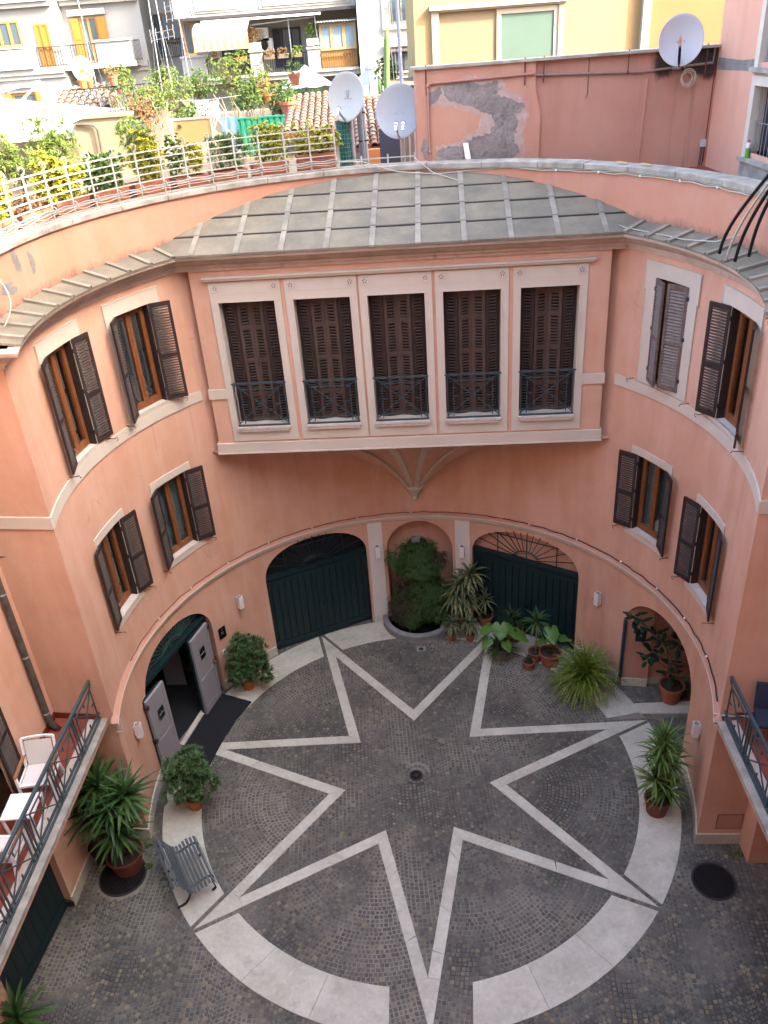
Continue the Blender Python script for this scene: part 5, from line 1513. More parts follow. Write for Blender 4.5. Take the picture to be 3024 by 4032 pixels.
def alocasia(loc, stalks, seed, lab, potargs, grass=0):
    o = thing('alocasia', lab, 'potted plant', loc); r = random.Random(seed); pot(o, *potargs); h = potargs[2] - .05
    st = MB()
    for (x, y, z, L, a, el) in stalks:
        st.tube([(x * .1, y * .1, h), (x * .5, y * .5, h + (z - h) * .6), (x, y, z)], .013, 6, taper=.008)
        lf = MB(); heart(lf, Vector((x, y, z)), Vector((cos(a) * cos(el), sin(a) * cos(el), sin(el))), L, L * .95, r)
        lf.build('leaf', M['lf_alocasia'], o, fix=False, smooth=True)
    st.build('stalks', M['greenstem'], o, smooth=True)
    if grass:
        g = MB()
        for i in range(grass):
            a = r.uniform(0, 6.28); k = r.random() ** .5 * potargs[1] * .9; el = r.uniform(.2, 1.4)
            sword(g, Vector((k * cos(a), k * sin(a), h)), Vector((cos(a) * cos(el), sin(a) * cos(el), sin(el))), r.uniform(.25, .5), .018, r.uniform(.8, 1.6), 5)
        g.build('underplanting', M['lf_grass'], o, fix=False, smooth=True)
    return o
alocasia((2.45, 3.66, 0), [(-.02, -.02, 1.02, .42, -1.7, -.5), (-.30, .08, .95, .34, -2.6, -.4), (.16, .05, .92, .34, -.9, -.6), (.40, -.02, .78, .40, -.7, -.5), (-.34, -.06, .62, .30, -2.4, -.6), (.1, -.2, .6, .28, -1.2, -.7)], 41,
         'alocasia with big bright heart leaves above grassy leaves, at the star point', (.17, .23, .32, M['terracotta'], .03), 240)
alocasia((3.62, 3.24, 0), [(.0, .0, 1.10, .40, -1.5, -.7), (.26, .04, .82, .30, -.3, -.3), (-.16, .1, .72, .26, -2.6, -.4)], 42, 'alocasia with one tall heart leaf in a big clay pot left of the fern', (.2, .27, .40, M['terracotta'], .04))

# Boston fern
o = thing('fern', 'huge arching bright green fern beside the right archway', 'potted plant', (4.22, 2.22, 0)); r = random.Random(51)
pot(o, .2, .27, .38, M['terracotta'])
fm = MB()
def frond(mb, p, d, L, w, droop, r, n=15):
    d = d.normalized(); s = d.cross(Vector((0, 0, 1))).normalized(); q = p.copy(); dd = d.copy(); tw = r.uniform(-.5, .5)
    for i in range(n):
        t = i / n; st = L / n; u = s.cross(dd); ss = s * cos(tw) + u * sin(tw)
        q2 = q + dd * st
        ww = w * (.5 + t) if t < .3 else w * .95 * (1.02 - ((t - .3) / .7) ** 2)
        for sg in (-1, 1):
            mb.add([q, q + dd * st * .9 + ss * (sg * ww * .9) * .55 - u * ww * .15, q2 + ss * (sg * ww) - u * ww * .25, q2], [(0, 1, 2, 3)])
        q = q2; dd = (dd - Vector((0, 0, 1)) * droop * (.3 + t) / n * 2.2).normalized()
for i in range(240):
    a = i * 2.39996; t = (i / 240); el = radians(10 + 78 * t + r.uniform(-8, 8)); k = .10 * (1 - t)
    frond(fm, Vector((k * cos(a), k * sin(a), .36)), Vector((cos(el) * cos(a), cos(el) * sin(a), sin(el))), r.uniform(.74, 1.12), r.uniform(.06, .085), r.uniform(.8, 1.7), r, 13)
fm.build('fronds', M['lf_fern'], o, fix=False)

# ficus in the passage
o = thing('rubber_plant', 'tall rubber plant with dark glossy leaves in the shaded right archway', 'potted plant', (6.16, 1.66, 0)); r = random.Random(61)
pot(o, .2, .28, .48, M['terracotta'], .06)
lv, st = MB(), MB()
tips = [(-.98, .28, 2.42), (-.85, .2, 2.25), (-.52, .15, 1.45), (-.62, .12, 1.32), (-.42, .2, 1.88), (-.3, .15, 1.7), (-.05, .05, 1.15), (.05, 0, 1.9), (.2, -.2, 2.2), (-.1, -.3, 2.0), (.3, -.3, 1.6), (.1, .2, 2.5), (.35, -.5, 1.3), (-.12, .02, .85)]
for x, y, z in tips:
    st.tube([(0, 0, .42), (x * .25, y * .25, .42 + (z - .42) * .6), (x, y, z)], .014, 5, taper=.007)
    for i in range(8):
        a = i * 2.4 + r.uniform(-.3, .3); el = r.uniform(-.5, .7); d = Vector((cos(a) * cos(el), sin(a) * cos(el), sin(el)))
        p = Vector((x, y, z)) - Vector((0, 0, .02 * i)); s = d.cross(Vector((0, 0, 1))).normalized(); L = r.uniform(.2, .29); w = L * .46; u = s.cross(d)
        q = p + d * .05
        vs = [p, q]
        cr_ = [(.18, .7), (.45, 1), (.75, .75), (1, .0)]
        mid = [q + d * L * t - u * .02 * t * t * 4 * L for t, k in cr_]
        lf = [m + s * (w * .5 * k) - u * w * .12 * k for m, (t, k) in zip(mid, cr_)][:3]; rt_ = [m - s * (w * .5 * k) - u * w * .12 * k for m, (t, k) in zip(mid, cr_)][:3]
        lv.add([q] + mid + lf + rt_, [(0, 5, 1), (0, 1, 8), (1, 5, 6, 2), (2, 6, 7, 3), (3, 7, 4), (8, 1, 2, 9), (9, 2, 3, 10), (10, 3, 4)])
lv.build('foliage', M['lf_ficus'], o, fix=False, smooth=True); st.build('trunk', M['stem'], o)

# ---------------------------------------------------------------- fountain in the niche
ft = thing('fountain', 'mossy rock fountain overgrown with maidenhair fern in the arched niche', 'fountain', (0.47, 5.43, 0)); r = random.Random(71)
mb = MB(); prof = [(1.0, -.03), (.99, .15), (1.0, .17), (.985, .21), (.86, .215), (.845, .19), (.84, .05)]
mb.lathe(prof, 40, (0, 0, 0), pi * .98, 2.06 * pi); mb.build('basin_rim', M['basin'], ft, smooth=35)
mb = MB(); mb.lathe([(0, .12), (.85, .12)], 30); mb.build('water', M['water'], ft)
def rock(c, rad, seed, name='rock'):
    rr = random.Random(seed); ph = [rr.uniform(0, 6.28) for _ in range(6)]; mb = MB(); vs = []; nu, nv = 22, 14
    mb.sphere((0, 0, 0), 1, nu, nv); out = []
    for v in mb.v:
        k = 1 + .13 * sin(4 * v[0] + ph[0]) * cos(3 * v[2] + ph[1]) + .09 * sin(7 * v[1] + ph[2]) + .05 * sin(13 * v[0] + ph[3]) * sin(11 * v[2] + ph[4]) + .03 * sin(19 * v[2] + ph[5])
        out.append((c[0] + v[0] * rad[0] * k, c[1] + v[1] * rad[1] * k, c[2] + v[2] * rad[2] * k))
    mb.v = out; return mb.build(name, M['rock'], ft, smooth=True)
rock((.05, -.12, 1.92), (.47, .40, .30), 1); rock((.05, .0, 2.32), (.30, .30, .34), 2); rock((.0, -.05, 1.35), (.26, .3, .5), 3)
rock((-.32, -.15, .62), (.36, .36, .55), 4); rock((.42, -.12, .68), (.34, .36, .6), 5); rock((.08, -.3, .72), (.24, .26, .50), 6); rock((.0, -.1, .3), (.75, .42, .25), 7)
mb = MB(); mb.box(-.10, .12, -.10, .1, 2.62, 2.70); mb.box(-.06, .08, -.13, -.06, 2.60, 2.66); mb.build('spout_stone', M['basin'], ft)
def maiden(c, rad, n, seed, mt, hang=.8, size=.034):
    rr = random.Random(seed); mb = MB(); c = Vector(c)
    for _ in range(n):
        v = unit(rr)
        if v.y > .35: v.y = -v.y
        p = c + Vector((v.x * rad[0], v.y * rad[1], v.z * rad[2])) * rr.uniform(.82, 1.06)
        d = Vector((v.x, v.y, .25 + v.z * .3)); L = rr.uniform(.12, .26); q = p.copy(); dd = d.normalized()
        for i in range(8):
            q2 = q + dd * L / 8; s = dd.cross(Vector((0, 0, 1))); s = s.normalized() if s.length > .05 else Vector((1, 0, 0))
            for sg in (-1, 1):
                a = q + s * sg * .006; o2 = s * sg * rr.uniform(.6, 1.1) * size + Vector((0, 0, rr.uniform(-.4, .1))) * size
                mb.add([a, a + o2 * .6 + dd * size * .42, a + o2, a + o2 * .6 - dd * size * .35], [(0, 1, 2, 3)])
            q = q2; dd = (dd - Vector((0, 0, hang * .30))).normalized()
    return mb.build('fern_clump', M[mt], ft, fix=False)
maiden((.05, .0, 2.36), (.42, .36, .26), 330, 1, 'lf_maiden'); maiden((.05, -.14, 2.02), (.56, .44, .26), 520, 2, 'lf_maiden')
maiden((.52, -.1, 2.12), (.2, .25, .16), 110, 3, 'lf_deadfern'); maiden((-.5, -.05, 2.22), (.2, .2, .16), 120, 4, 'lf_maiden')
maiden((.42, -.2, 1.18), (.34, .32, .24), 260, 5, 'lf_maiden'); maiden((.50, -.25, .62), (.32, .3, .34), 260, 6, 'lf_maiden')
maiden((-.32, -.22, .72), (.40, .36, .46), 480, 7, 'lf_deadfern'); maiden((-.22, -.42, .52), (.2, .2, .3), 170, 8, 'lf_maiden')
maiden((-.26, -.05, 1.45), (.28, .28, .38), 260, 9, 'lf_deadfern'); maiden((.12, -.12, 1.5), (.36, .34, .32), 260, 11, 'lf_maiden'); maiden((.05, -.38, .9), (.3, .2, .45), 200, 12, 'lf_maiden'); maiden((-.40, -.1, 1.18), (.12, .14, .1), 60, 10, 'lf_maiden')

# ---------------------------------------------------------------- wall lamps, plates, small fittings
def wall_lamp(th, z, lab):
    o = thing('wall_lamp', lab, 'wall lamp', W(th, RW - .035, z), 'white box lamps on the curved wall', radians(th))
    mb = MB(); a = .062
    mb.box(-.125, -.005, -a, a, -.17, .155); mb.box(-.12, -.115, -a, a, .155, .17); mb.box(-.015, -.005, -a, a, .155, .17); mb.box(-.115, -.015, -a, -a + .008, .155, .17); mb.box(-.115, -.015, a - .008, a, .155, .17)
    mb.box(-.005, .03, -.045, .045, -.1, .1); mb.build('housing', M['lampwhite'], o)
    mb = MB(); mb.lathe([(0, .158), (.036, .158), (.046, .167), (.048, .172), (.05, .160)], 18, (-.065, 0, 0)); mb.build('lens', M['lens'], o, smooth=40)
for th, z, lab in ((95.4, 2.35, 'white box lamp on the pilaster left of the fountain niche'), (72.8, 2.30, 'white box lamp on the pilaster right of the fountain niche'),
                   (135.1, 2.24, 'white box lamp on the pink wall left of the left garage door'), (34.4, 2.12, 'white box lamp on the pink wall above the big fern'),
                   (-179.3, 2.15, 'white box lamp at the end of the wall left of the reception door'), (-8.8, 1.80, 'white box lamp on the right pier above the tall yucca')):
    wall_lamp(th, z, lab)
def text_mesh(s, size, name):
    cu = bpy.data.curves.new(name, 'FONT'); cu.body = s; cu.size = size; cu.align_x = 'CENTER'; cu.align_y = 'CENTER'; cu.extrude = .0006; cu.resolution_u = 2
    t = bpy.data.objects.new(name, cu); COL.objects.link(t)
    me = bpy.data.meshes.new_from_object(t.evaluated_get(bpy.context.evaluated_depsgraph_get()))
    bpy.data.objects.remove(t); bpy.data.curves.remove(cu); me.materials.clear(); me.materials.append(M['whitemetal']); return me
rec = text_mesh('RECEPTION', .034, 'lettering')
def plate(P, X, Nn, w, h, lab, text=None, cat='sign', nm='sign'):
    X = X.normalized(); Nn = Nn.normalized(); Z = Vector((0, 0, 1))
    o = thing(nm, lab, cat, P); o.matrix_world = Matrix(((X.x, Z.x, Nn.x, P.x), (X.y, Z.y, Nn.y, P.y), (X.z, Z.z, Nn.z, P.z), (0, 0, 0, 1)))
    mb = MB(); mb.box(-w / 2, w / 2, -h / 2, h / 2, .012, .02); mb.build('plate', M['black'], o)
    for sx in (-1, 1):
        for sy in (-1, 1):
            mb = MB(); mb.lathe([(.008, 0), (.008, .024), (0, .026)], 8, (sx * (w / 2 - .018), sy * (h / 2 - .018), 0)); mb.build('stud', M['galv'], o)
    if text is not None:
        inst(text, 'lettering', o, (0, -.01, .0205))
        mb = MB(); mb.box(-.02, .02, .05, .053, .02, .021); mb.box(-.012, .012, .062, .065, .02, .021); mb.build('crest', M['galv'], o)
    else:
        mb = MB(); mb.lathe([(.012, .0205), (.018, .0205)], 14, (0, h * .3, 0)); 
        for k in range(3): mb.box(-.028, .028, .02 - k * .028, .030 - k * .028, .02, .021)
        mb.build('crest', M['galv'], o)
XR_ = (HJ - FJ).normalized(); NR_ = Vector((XR_.y, -XR_.x, 0)); NR_ = NR_ if NR_.dot(C0 - HJ) > 0 else -NR_
XL_ = (FL_ - HL).normalized(); NL_ = Vector((XL_.y, -XL_.x, 0)); NL_ = NL_ if NL_.dot(C0 - HL) > 0 else -NL_
plate(FJ.lerp(HJ, .44) + NR_ * .014 + Vector((0, 0, 1.72)), XR_, NR_, .21, .30, 'black plate reading RECEPTION on the right grey door leaf', rec)
plate(HL.lerp(FL_, .52) + NL_ * .014 + Vector((0, 0, 1.66)), XL_, NL_, .21, .30, 'black plate reading RECEPTION on the left grey door leaf', rec)
pw_ = W(141.5, RW, 1.66); plate(pw_, (W(140, RW, 0) - W(143, RW, 0)), C0 + Vector((0, 0, 0)) - Vector((pw_.x, pw_.y, 0)), .23, .33, 'black plaque on the pink wall right of the reception door')
plate(Vector((5.50, 2.24, 1.55)), Vector((.98, -.2, 0)), Vector((-.2, -.98, 0)), .24, .36, 'black plaque on the wall inside the right archway')
o = thing('intercom', 'small white intercom on the pink wall below the black plaque', 'intercom', W(142.2, RW, 1.10), None, radians(142.2))
mb = MB(); mb.box(-.03, .0, -.05, .05, -.06, .06); mb.build('housing', M['lampwhite'], o); mb = MB(); mb.box(-.034, -.03, -.03, .02, -.02, .03); mb.build('screen', M['black'], o)

# cables and pipes on the facade
def cable(pts, r, m, nm, lab, cat='cable', n=5, clips=None):
    mb = MB(); mb.tube(pts, r, n); o = mb.build(nm, m, None, smooth=True, label=lab, cat=cat)
    if clips:
        for p in clips: c = MB(); c.sphere(p, r * 2.2, 8, 5); c.build('clip', M['lampwhite'], o)
    return o
cable([W(62 - 1.6 * i, RW - .035 - .01 * sin(i * 1.7), 3.425 + .012 * sin(i * 2.1)) for i in range(51)], .012, M['cableb'], 'facade_cable', 'black cable clipped along the top of the belt moulding on the right', clips=[W(t, RW - .04, 3.44) for t in (55, 42, 29, 17, 6, -6)])
cable([W(174 - 1.6 * i, RW - .03 - .008 * sin(i * 1.3), 3.425 + .01 * sin(i * 1.9)) for i in range(70)], .009, M['copper'], 'facade_cable', 'thin brownish cable along the top of the belt moulding on the left', clips=[W(t, RW - .04, 3.43) for t in (160, 148, 136, 124, 112, 100, 86)])
dp = thing('downpipe', 'stained copper downpipe on the wall above the left balcony', 'pipe', (-6.74, -1.32, 3.36))
mb = MB(); mb.tube([(.10, .02, -.02), (.02, .0, .14), (0, 0, .3), (0, 0, 3), (0, 0, 9)], .062, 12); mb.build('pipe', M['copper'], dp, smooth=True)
for z in (.42, 1.75, 3.1, 4.6): mb = MB(); mb.lathe([(.062, 0), (.07, .004), (.07, .03), (.062, .034)], 14, (0, 0, z)); mb.build('collar', M['galv'], dp)
mb = MB(); mb.tube([(-5.66, -1.10, 3.36), (-5.56, -1.13, 3.36), (-5.54, -1.14, 3.33), (-5.52, -1.16, 3.05), (-5.55, -1.17, 3.02), (-5.68, -1.14, 3.02)], .016, 8)
mb.build('overflow_pipe', M['plastic_grey'], None, smooth=40, label='bent grey pipe stub at the end of the left balcony', cat='pipe')
mb = MB(); mb.tube([AR + Vector((-.1, .06, 3.40)), AR + Vector((.1, -.03, 3.40)), AR + DR * .9 + NR * .04 + Vector((0, 0, 3.40))], .02, 8)
mb.build('overflow_pipe', M['plastic_grey'], None, smooth=40, label='straight grey pipe at the corner of the right balcony', cat='pipe')

# ---------------------------------------------------------------- bench, mat, gratings
S0 = Vector((-4.61, -1.56, 0)); SD = Vector((.47, -.883, 0)).normalized(); SB = Vector((-.883, -.47, 0)).normalized()
bench = thing('bench', 'grey steel slatted bench with curved seat on the travertine ring', 'bench', S0)
bP = lambda s, q, z: SD * s + SB * q + Vector((0, 0, z))
prof = [(-.03, .36), (-.02, .405), (.03, .44), (.12, .445), (.22, .43), (.32, .40), (.40, .395), (.46, .43), (.505, .50), (.54, .58), (.575, .66), (.605, .74), (.645, .80), (.70, .82), (.74, .80)]
L_ = [0]
for a, b in zip(prof[:-1], prof[1:]): L_.append(L_[-1] + hypot(b[0] - a[0], b[1] - a[1]))
def pf(t):
    for i in range(len(prof) - 1):
        if t <= L_[i + 1] or i == len(prof) - 2:
            k = (t - L_[i]) / (L_[i + 1] - L_[i]); a, b = prof[i], prof[i + 1]
            d = Vector((b[0] - a[0], b[1] - a[1])).normalized(); return a[0] + (b[0] - a[0]) * k, a[1] + (b[1] - a[1]) * k, d
r = random.Random(3); ns = 15
for i in range(ns):
    q, z, d = pf(.01 + (L_[-1] - .02) * i / (ns - 1)); e0, e1 = r.uniform(-.015, .02), 1.24 + r.uniform(-.02, .02)
    up = SB * (-d.y) + Vector((0, 0, d.x))
    mb = MB(); a, b = bP(e0, q, z) + up * .012, bP(e1, q, z) + up * .012
    mb.bar(a, b, .05, .008, up); mb.build('slat', M['steel'], bench)
for s in (.17, 1.05):
    mb = MB()
    for i in range(24):
        q, z, d = pf(L_[-1] * i / 24); q2, z2, d2 = pf(L_[-1] * (i + 1) / 24); mb.bar(bP(s, q, z - .004), bP(s, q2, z2 - .004), .04, .022, SB * (-d.y) + Vector((0, 0, d.x)))
    mb.build('side_frame', M['castiron'], bench)
    mb = MB(); pts = [(.02, .43), (.01, .25), (-.03, .06), (.02, .012), (.06, .006)]
    for a, b in zip(pts[:-1], pts[1:]): mb.bar(bP(s, *a), bP(s, *b), .045, .02, SB)
    mb.build('leg', M['castiron'], bench)
    mb = MB(); pts = [(.42, .39), (.44, .28), (.50, .12), (.58, .03), (.66, .012), (.76, .010)]
    for a, b in zip(pts[:-1], pts[1:]): mb.bar(bP(s, *a), bP(s, *b), .045, .02, SB)
    mb.build('leg', M['castiron'], bench)
cp_ = [(-3.91, 2.65), (-4.22, 2.07), (-4.44, 1.50), (-4.60, .95), (-4.74, .35), (-5.42, .33), (-5.40, 1.37), (-5.06, 2.36), (-4.72, 3.04)]
mb = MB(); mb.prism(cp_, .012, .026); mb.build('doormat', M['black_matte'], None, label='large black carpet laid in front of the reception door', cat='carpet')
def grating(name, c, rad, lab, bars, m, rot=0.0, frame=.035):
    o = thing(name, lab, 'drain cover', (c[0], c[1], 0), None, rot)
    mb = MB(); mb.lathe([(rad, -.02), (rad, .010), (rad - frame, .010), (rad - frame, -.02)], 40); mb.build('ring', m, o)
    mb = MB(); mb.lathe([(0, -.004), (rad - frame, -.004)], 30); mb.build('pit', M['black'], o)
    if bars == 'star':
        mb = MB(); mb.lathe([(0, .008), (.03, .008), (.03, -.005)], 16)
        for k in range(16):
            a = 2 * pi * k / 16; mb.bar((.028 * cos(a), .028 * sin(a), .004), ((rad - frame) * cos(a), (rad - frame) * sin(a), .004), .010, .010)
        mb.build('grate', m, o)
    else:
        n = bars; kind = 'bar'
        for k in range(n):
            y = -rad + (k + .5) * 2 * rad / n; h = sqrt(max(0, (rad - frame) ** 2 - y * y))
            if h > .02: mb = MB(); mb.bar((-h, y, .004), (h, y, .004), .006 if n > 30 else .012, .012); mb.build('bar', m, o)
grating('drain_grate', (-.02, -.05), .148, 'small round iron drain in the centre of the star', 'star', M['castiron'])
grating('manhole_cover', (5.36, -3.12), .40, 'big round dark iron grating on the right outside the ring', 32, M['castiron'], radians(-22))
grating('manhole_cover', (-6.02, -2.02), .47, 'round iron grating partly under the brown yucca pot', 34, M['castiron'], radians(12))
mb = MB(); mb.box(-.12, .12, -.10, .10, -.01, .008); o = mb.build('drain_plate', M['basin'], None, loc=(.42, 4.18, 0), label='small square stone drain plate before the fountain', cat='drain cover')
c = MB(); c.lathe([(.0, .009), (.05, .009), (.05, .012), (.06, .012), (.06, .008)], 18); c.build('plug', M['castiron'], o)

# ---------------------------------------------------------------- balcony furniture
def armchair(loc, rz, lab):
    o = thing('armchair', lab, 'chair', loc, 'white terrace armchairs on the left balcony', rz)   # faces -y
    for sx in (-1, 1):
        x = sx * .27
        mb = MB(); mb.bar((x, -.27, 0), (x, -.25, .60), .035, .05, (0, 1, 0)); mb.build('leg', M['whitemetal'], o)
        mb = MB(); mb.bar((x, .30, 0), (x, .20, .40), .035, .05, (0, 1, 0)); mb.bar((x, .20, .38), (x, .36, .88), .035, .045, (0, 1, 0)); mb.build('leg', M['whitemetal'], o)
        mb = MB(); mb.bar((x, -.28, .615), (x, .27, .60), .055, .022); mb.build('armrest', M['teak'], o)
        mb = MB(); mb.bar((x, -.25, .395), (x, .22, .375), .03, .04); mb.build('seat_rail', M['whitemetal'], o)
    mb = MB(); mb.bar((-.26, -.25, .395), (.26, -.25, .395), .04, .04); mb.build('front_rail', M['whitemetal'], o)
    mb = MB()
    for k in range(6): a, b = -.27 + .54 * k / 6, -.27 + .54 * (k + 1) / 6; f = lambda t: .36 + .03 * (1 - (t / .27) ** 2); mb.bar((a, f(a), .88), (b, f(b), .88), .03, .04)
    mb.build('top_rail', M['whitemetal'], o)
    mb = MB(); mb.box(-.235, .235, -.23, .22, .395, .405); mb.build('seat', M['fabric'], o)
    mb = MB(lambda p: Vector((p.x, .205 + p.z * .305 + p.y, .40 + p.z))); mb.box(-.225, .225, 0, .008, .02, .44); mb.build('backrest', M['fabric'], o)
armchair((-6.42, -2.74, 3.352), radians(4), 'white armchair with teak arms beside the open brown shutter')
armchair((-6.50, -4.25, 3.352), radians(176), 'white armchair with teak arms at the near end of the balcony')
o = thing('side_table', 'low white square table between the two armchairs', 'table', (-6.48, -3.43, 3.352))
mb = MB(); mb.box(-.26, .26, -.26, .26, .40, .425); mb.build('table_top', M['whitemetal'], o)
for sx in (-1, 1):
    for sy in (-1, 1): mb = MB(); mb.bar((sx * .2, sy * .24, 0), (sx * .235, sy * .24, .40), .035, .04); mb.build('leg', M['whitemetal'], o)
    mb = MB(); mb.bar((sx * .2, -.24, .02), (sx * .2, .24, .02), .035, .03); mb.build('foot_rail', M['whitemetal'], o)
o = thing('wicker_chair', 'dark blue wicker chair on the right balcony', 'chair', (5.93, -2.78, 3.352), None, radians(-14))
mb = MB(); mb.box(-.23, .23, -.24, .22, .40, .45); mb.build('seat', M['bluefabric'], o)
mb = MB(lambda p: Vector((p.x, .19 + p.z * .22 + p.y, .44 + p.z))); mb.box(-.23, .23, 0, .04, 0, .48); mb.build('backrest', M['bluefabric'], o)
for sx in (-1, 1):
    for sy in (-1, 1): mb = MB(); mb.bar((sx * .2, sy * .2, 0), (sx * .2, sy * .2, .41), .035, .035); mb.build('leg', M['bluefabric'], o)
# weeds
def weed(loc, n, s, lab, seed):
    o = thing('weed', lab, 'weed', loc); r = random.Random(seed); mb = MB()
    bush(mb, r, (0, 0, .04), (s, s * .7, .05), n, 7, .035, .022, .3, 1.0); mb.build('foliage', M['lf_light'], o, fix=False)
weed((-5.62, -1.34, 0), 16, .08, 'weed tuft at the corner of the left pier', 1); weed((6.02, -2.60, 0), 20, .10, 'weed tuft at the foot of the right pier', 2)
weed((-5.85, -1.70, .40), 26, .16, 'weeds growing in the soil of the wide brown pot', 3); weed((-5.52, -1.86, 0), 22, .08, 'weeds on the cobbles beside the wide brown pot', 4)
# ---------------------------------------------------------------- terrace railing, planters and shrubs
mb = MB(); mb.loft([[W(78 + 110 * i / 60, RP + .28, 11.60) for i in range(61)], [W(78 + 110 * i / 60, RP + 1.0, 11.60) for i in range(61)], [W(78 + 110 * i / 60, RP + 1.0, 11.19) for i in range(61)]])
mb.build('planter_ledge', M['redtile'], bld)
rl = thing('terrace_railing', 'curved weathered white metal railing with scrolled posts on the parapet', 'railing')
RR = 5.93; th0 = 97.0
zb_ = [11.735, 11.86, 11.99, 12.12, 12.24, 12.37, 12.50]
for k, z in enumerate(zb_):
    mb = MB(); e = th0 if k > 1 else 81.2
    pts = [W(e + (188 - e) * i / 70, RR, z) for i in range(71)]
    for a, b in zip(pts[:-1], pts[1:]): mb.bar(a, b, .018, .020)
    mb.build('rail', M['oldwhite'], rl)
thp = [th0 + 5.06 * i for i in range(19)]
for t in thp:
    mb = MB(); mb.bar(W(t, RR - .006, 11.66), W(t, RR - .006, 12.54), .03, .02, W(t, 1, 0) - C0)
    mb.build('post', M['oldwhite'], rl)
    tg = W(t + 90, 1, 0) - C0; rd_ = -(W(t, 1, 0) - C0)
    c = W(t, RR - .0, 12.59); mb = MB()
    pts = []
    for i in range(15):
        a = -pi / 2 + i / 14 * 4.6; k = .075 - .045 * i / 14
        pts.append(c + Vector((0, 0, .02)) + (rd_ * .75 - tg * .5) * (k * cos(a) + .0) + Vector((0, 0, k * sin(a))))
    for a, b in zip(pts[:-1], pts[1:]): mb.bar(a, b, .026, .010, tg)
    mb.build('scroll', M['oldwhite'], rl)
    mb = MB(); c = W(t, RR - .05, 11.90); mb.tube([c + (rd_ * .05 * cos(q) + Vector((0, 0, .05 * sin(q)))) for q in [2 * pi * i / 12 for i in range(12)]], .010, 5, True); mb.build('cable_ring', M['oldwhite'], rl)
for t in (91.9, 86.6, 81.2):
    mb = MB(); mb.bar(W(t, RR - .006, 11.66), W(t, RR - .006, 11.93), .034, .02, W(t, 1, 0) - C0); mb.build('post', M['oldwhite'], rl)
def rail_cable(z, a, r, m, lab, sag=.03, seed=1, rr=.05):
    q = random.Random(seed); pts = []
    for i in range(171):
        t = 97 + 91 * i / 170; f = ((t - 97) / 5.06) % 1
        pts.append(W(t, RR - rr, z - sag * 4 * f * (1 - f) + .008 * sin(i * .7 + seed)))
    return cable(pts, r, m, 'rail_cable', lab)
rail_cable(11.905, 0, .013, M['galv'], 'thick silver conduit threaded through the rings of the terrace railing', .006, 1, .055)
rail_cable(11.87, 0, .006, M['cablew'], 'thin pale cable drooping along the terrace railing', .016, 2, .06)
rail_cable(11.84, 0, .006, M['cablew'], 'lowest thin pale cable drooping along the terrace railing', .028, 3, .07)
def planter(t, wdt, h, lab):
    p = W(t, RP + .50, 11.60); o = thing('planter', lab, 'planter', p, 'ribbed terracotta planters behind the terrace railing', radians(t + 90))
    mb = MB(); d = .17
    vs = []
    n = 9
    for i in range(n):
        z0, z1 = .02 + (h - .09) * i / n, .02 + (h - .09) * (i + .72) / n
        for z, k in ((z0, 0), (z0 + .004, .008), (z1, .008), (z1 + .004, 0)): vs.append((z, k))
    rows = []
    for z, k in [(0, -.01)] + vs + [(h - .075, 0), (h - .07, .02), (h, .02), (h, -.02), (h - .05, -.02)]:
        a, b = wdt / 2 + k, d + k; rows.append([(-a, -b, z), (a, -b, z), (a, b, z), (-a, b, z)])
    mb.loft(rows, closed=True); mb.build('box', M['terracotta'], o)
    mb = MB(); mb.box(-wdt / 2 + .02, wdt / 2 - .02, -d + .02, d - .02, h - .08, h - .05); mb.build('soil', M['soil'], o)
PL = [(100.5, .78, .42, 'right end of the row'), (109.5, .72, .34, 'second from the right end'), (117.6, .70, .30, 'below the grassy oleander'), (125.3, .68, .30, 'below the thin dark shrub'),
      (133.5, .72, .34, 'below the mixed tall shrub'), (142.0, .74, .34, 'below the two laurels'), (150.4, .74, .34, 'below the biggest yellow shrub'), (158.8, .70, .30, 'below the dry flowers'), (167.2, .74, .32, 'near the left edge of the view')]
for t, w, h, s in PL: planter(t, w, h, 'ribbed terracotta box planter, ' + s)
def shrub(t, r_, z0, cz, rad, mt, n, per, L, w, lab, seed, nm='shrub', grp='shrubs along the terrace railing', up=.7, shell=.35, stems=True):
    p = W(t, r_, z0); o = thing(nm, lab, 'shrub', p, grp, radians(t + 90)); r = random.Random(seed); lv, st = MB(), MB()
    cols = max(1, int(rad[0] / .16))
    for i in range(cols):
        x = (i - (cols - 1) / 2) * rad[0] * 2 / cols * .8; k = r.uniform(.75, 1.1); hz = (cz - z0) * k
        bush(lv, r, (x, r.uniform(-.08, .08), hz), (rad[0] / cols * 1.5, rad[1], rad[2] * k), int(n * 2) // cols, per, L * 1.1, w * 1.2, shell, up, .02)
        for j in range(3): st.tube([(x, 0, -.05), (x + r.uniform(-.06, .06), r.uniform(-.05, .05), hz), (x + r.uniform(-.1, .1), 0, hz + rad[2] * .7)], .008, 4, taper=.003)
    lv.build('foliage', M[mt], o, fix=False); st.build('stems', M['stem'], o)
zt = 11.92
shrub(100.2, 6.36, zt, 12.30, (.42, .20, .34), 'lf_yellow', 190, 8, .075, .036, 'wide yellow-green shrub at the right end of the railing, left of the small dish', 1)
shrub(109.2, 6.36, zt, 12.28, (.34, .18, .36), 'lf_yellow', 160, 8, .075, .036, 'yellow-green shrub in front of the green fence', 2)
shrub(117.2, 6.36, zt, 12.32, (.38, .18, .34), 'lf_mid', 120, 9, .13, .016, 'grassy thin-leaved oleander between two yellow shrubs', 3)
shrub(123.6, 6.36, zt, 12.28, (.15, .15, .34), 'lf_yellow', 80, 8, .07, .034, 'narrow yellow shrub right of the thin dark shrub', 4)
shrub(127.6, 6.36, zt, 12.32, (.14, .14, .42), 'lf_mid', 80, 8, .06, .03, 'thin dark green upright shrub', 5)
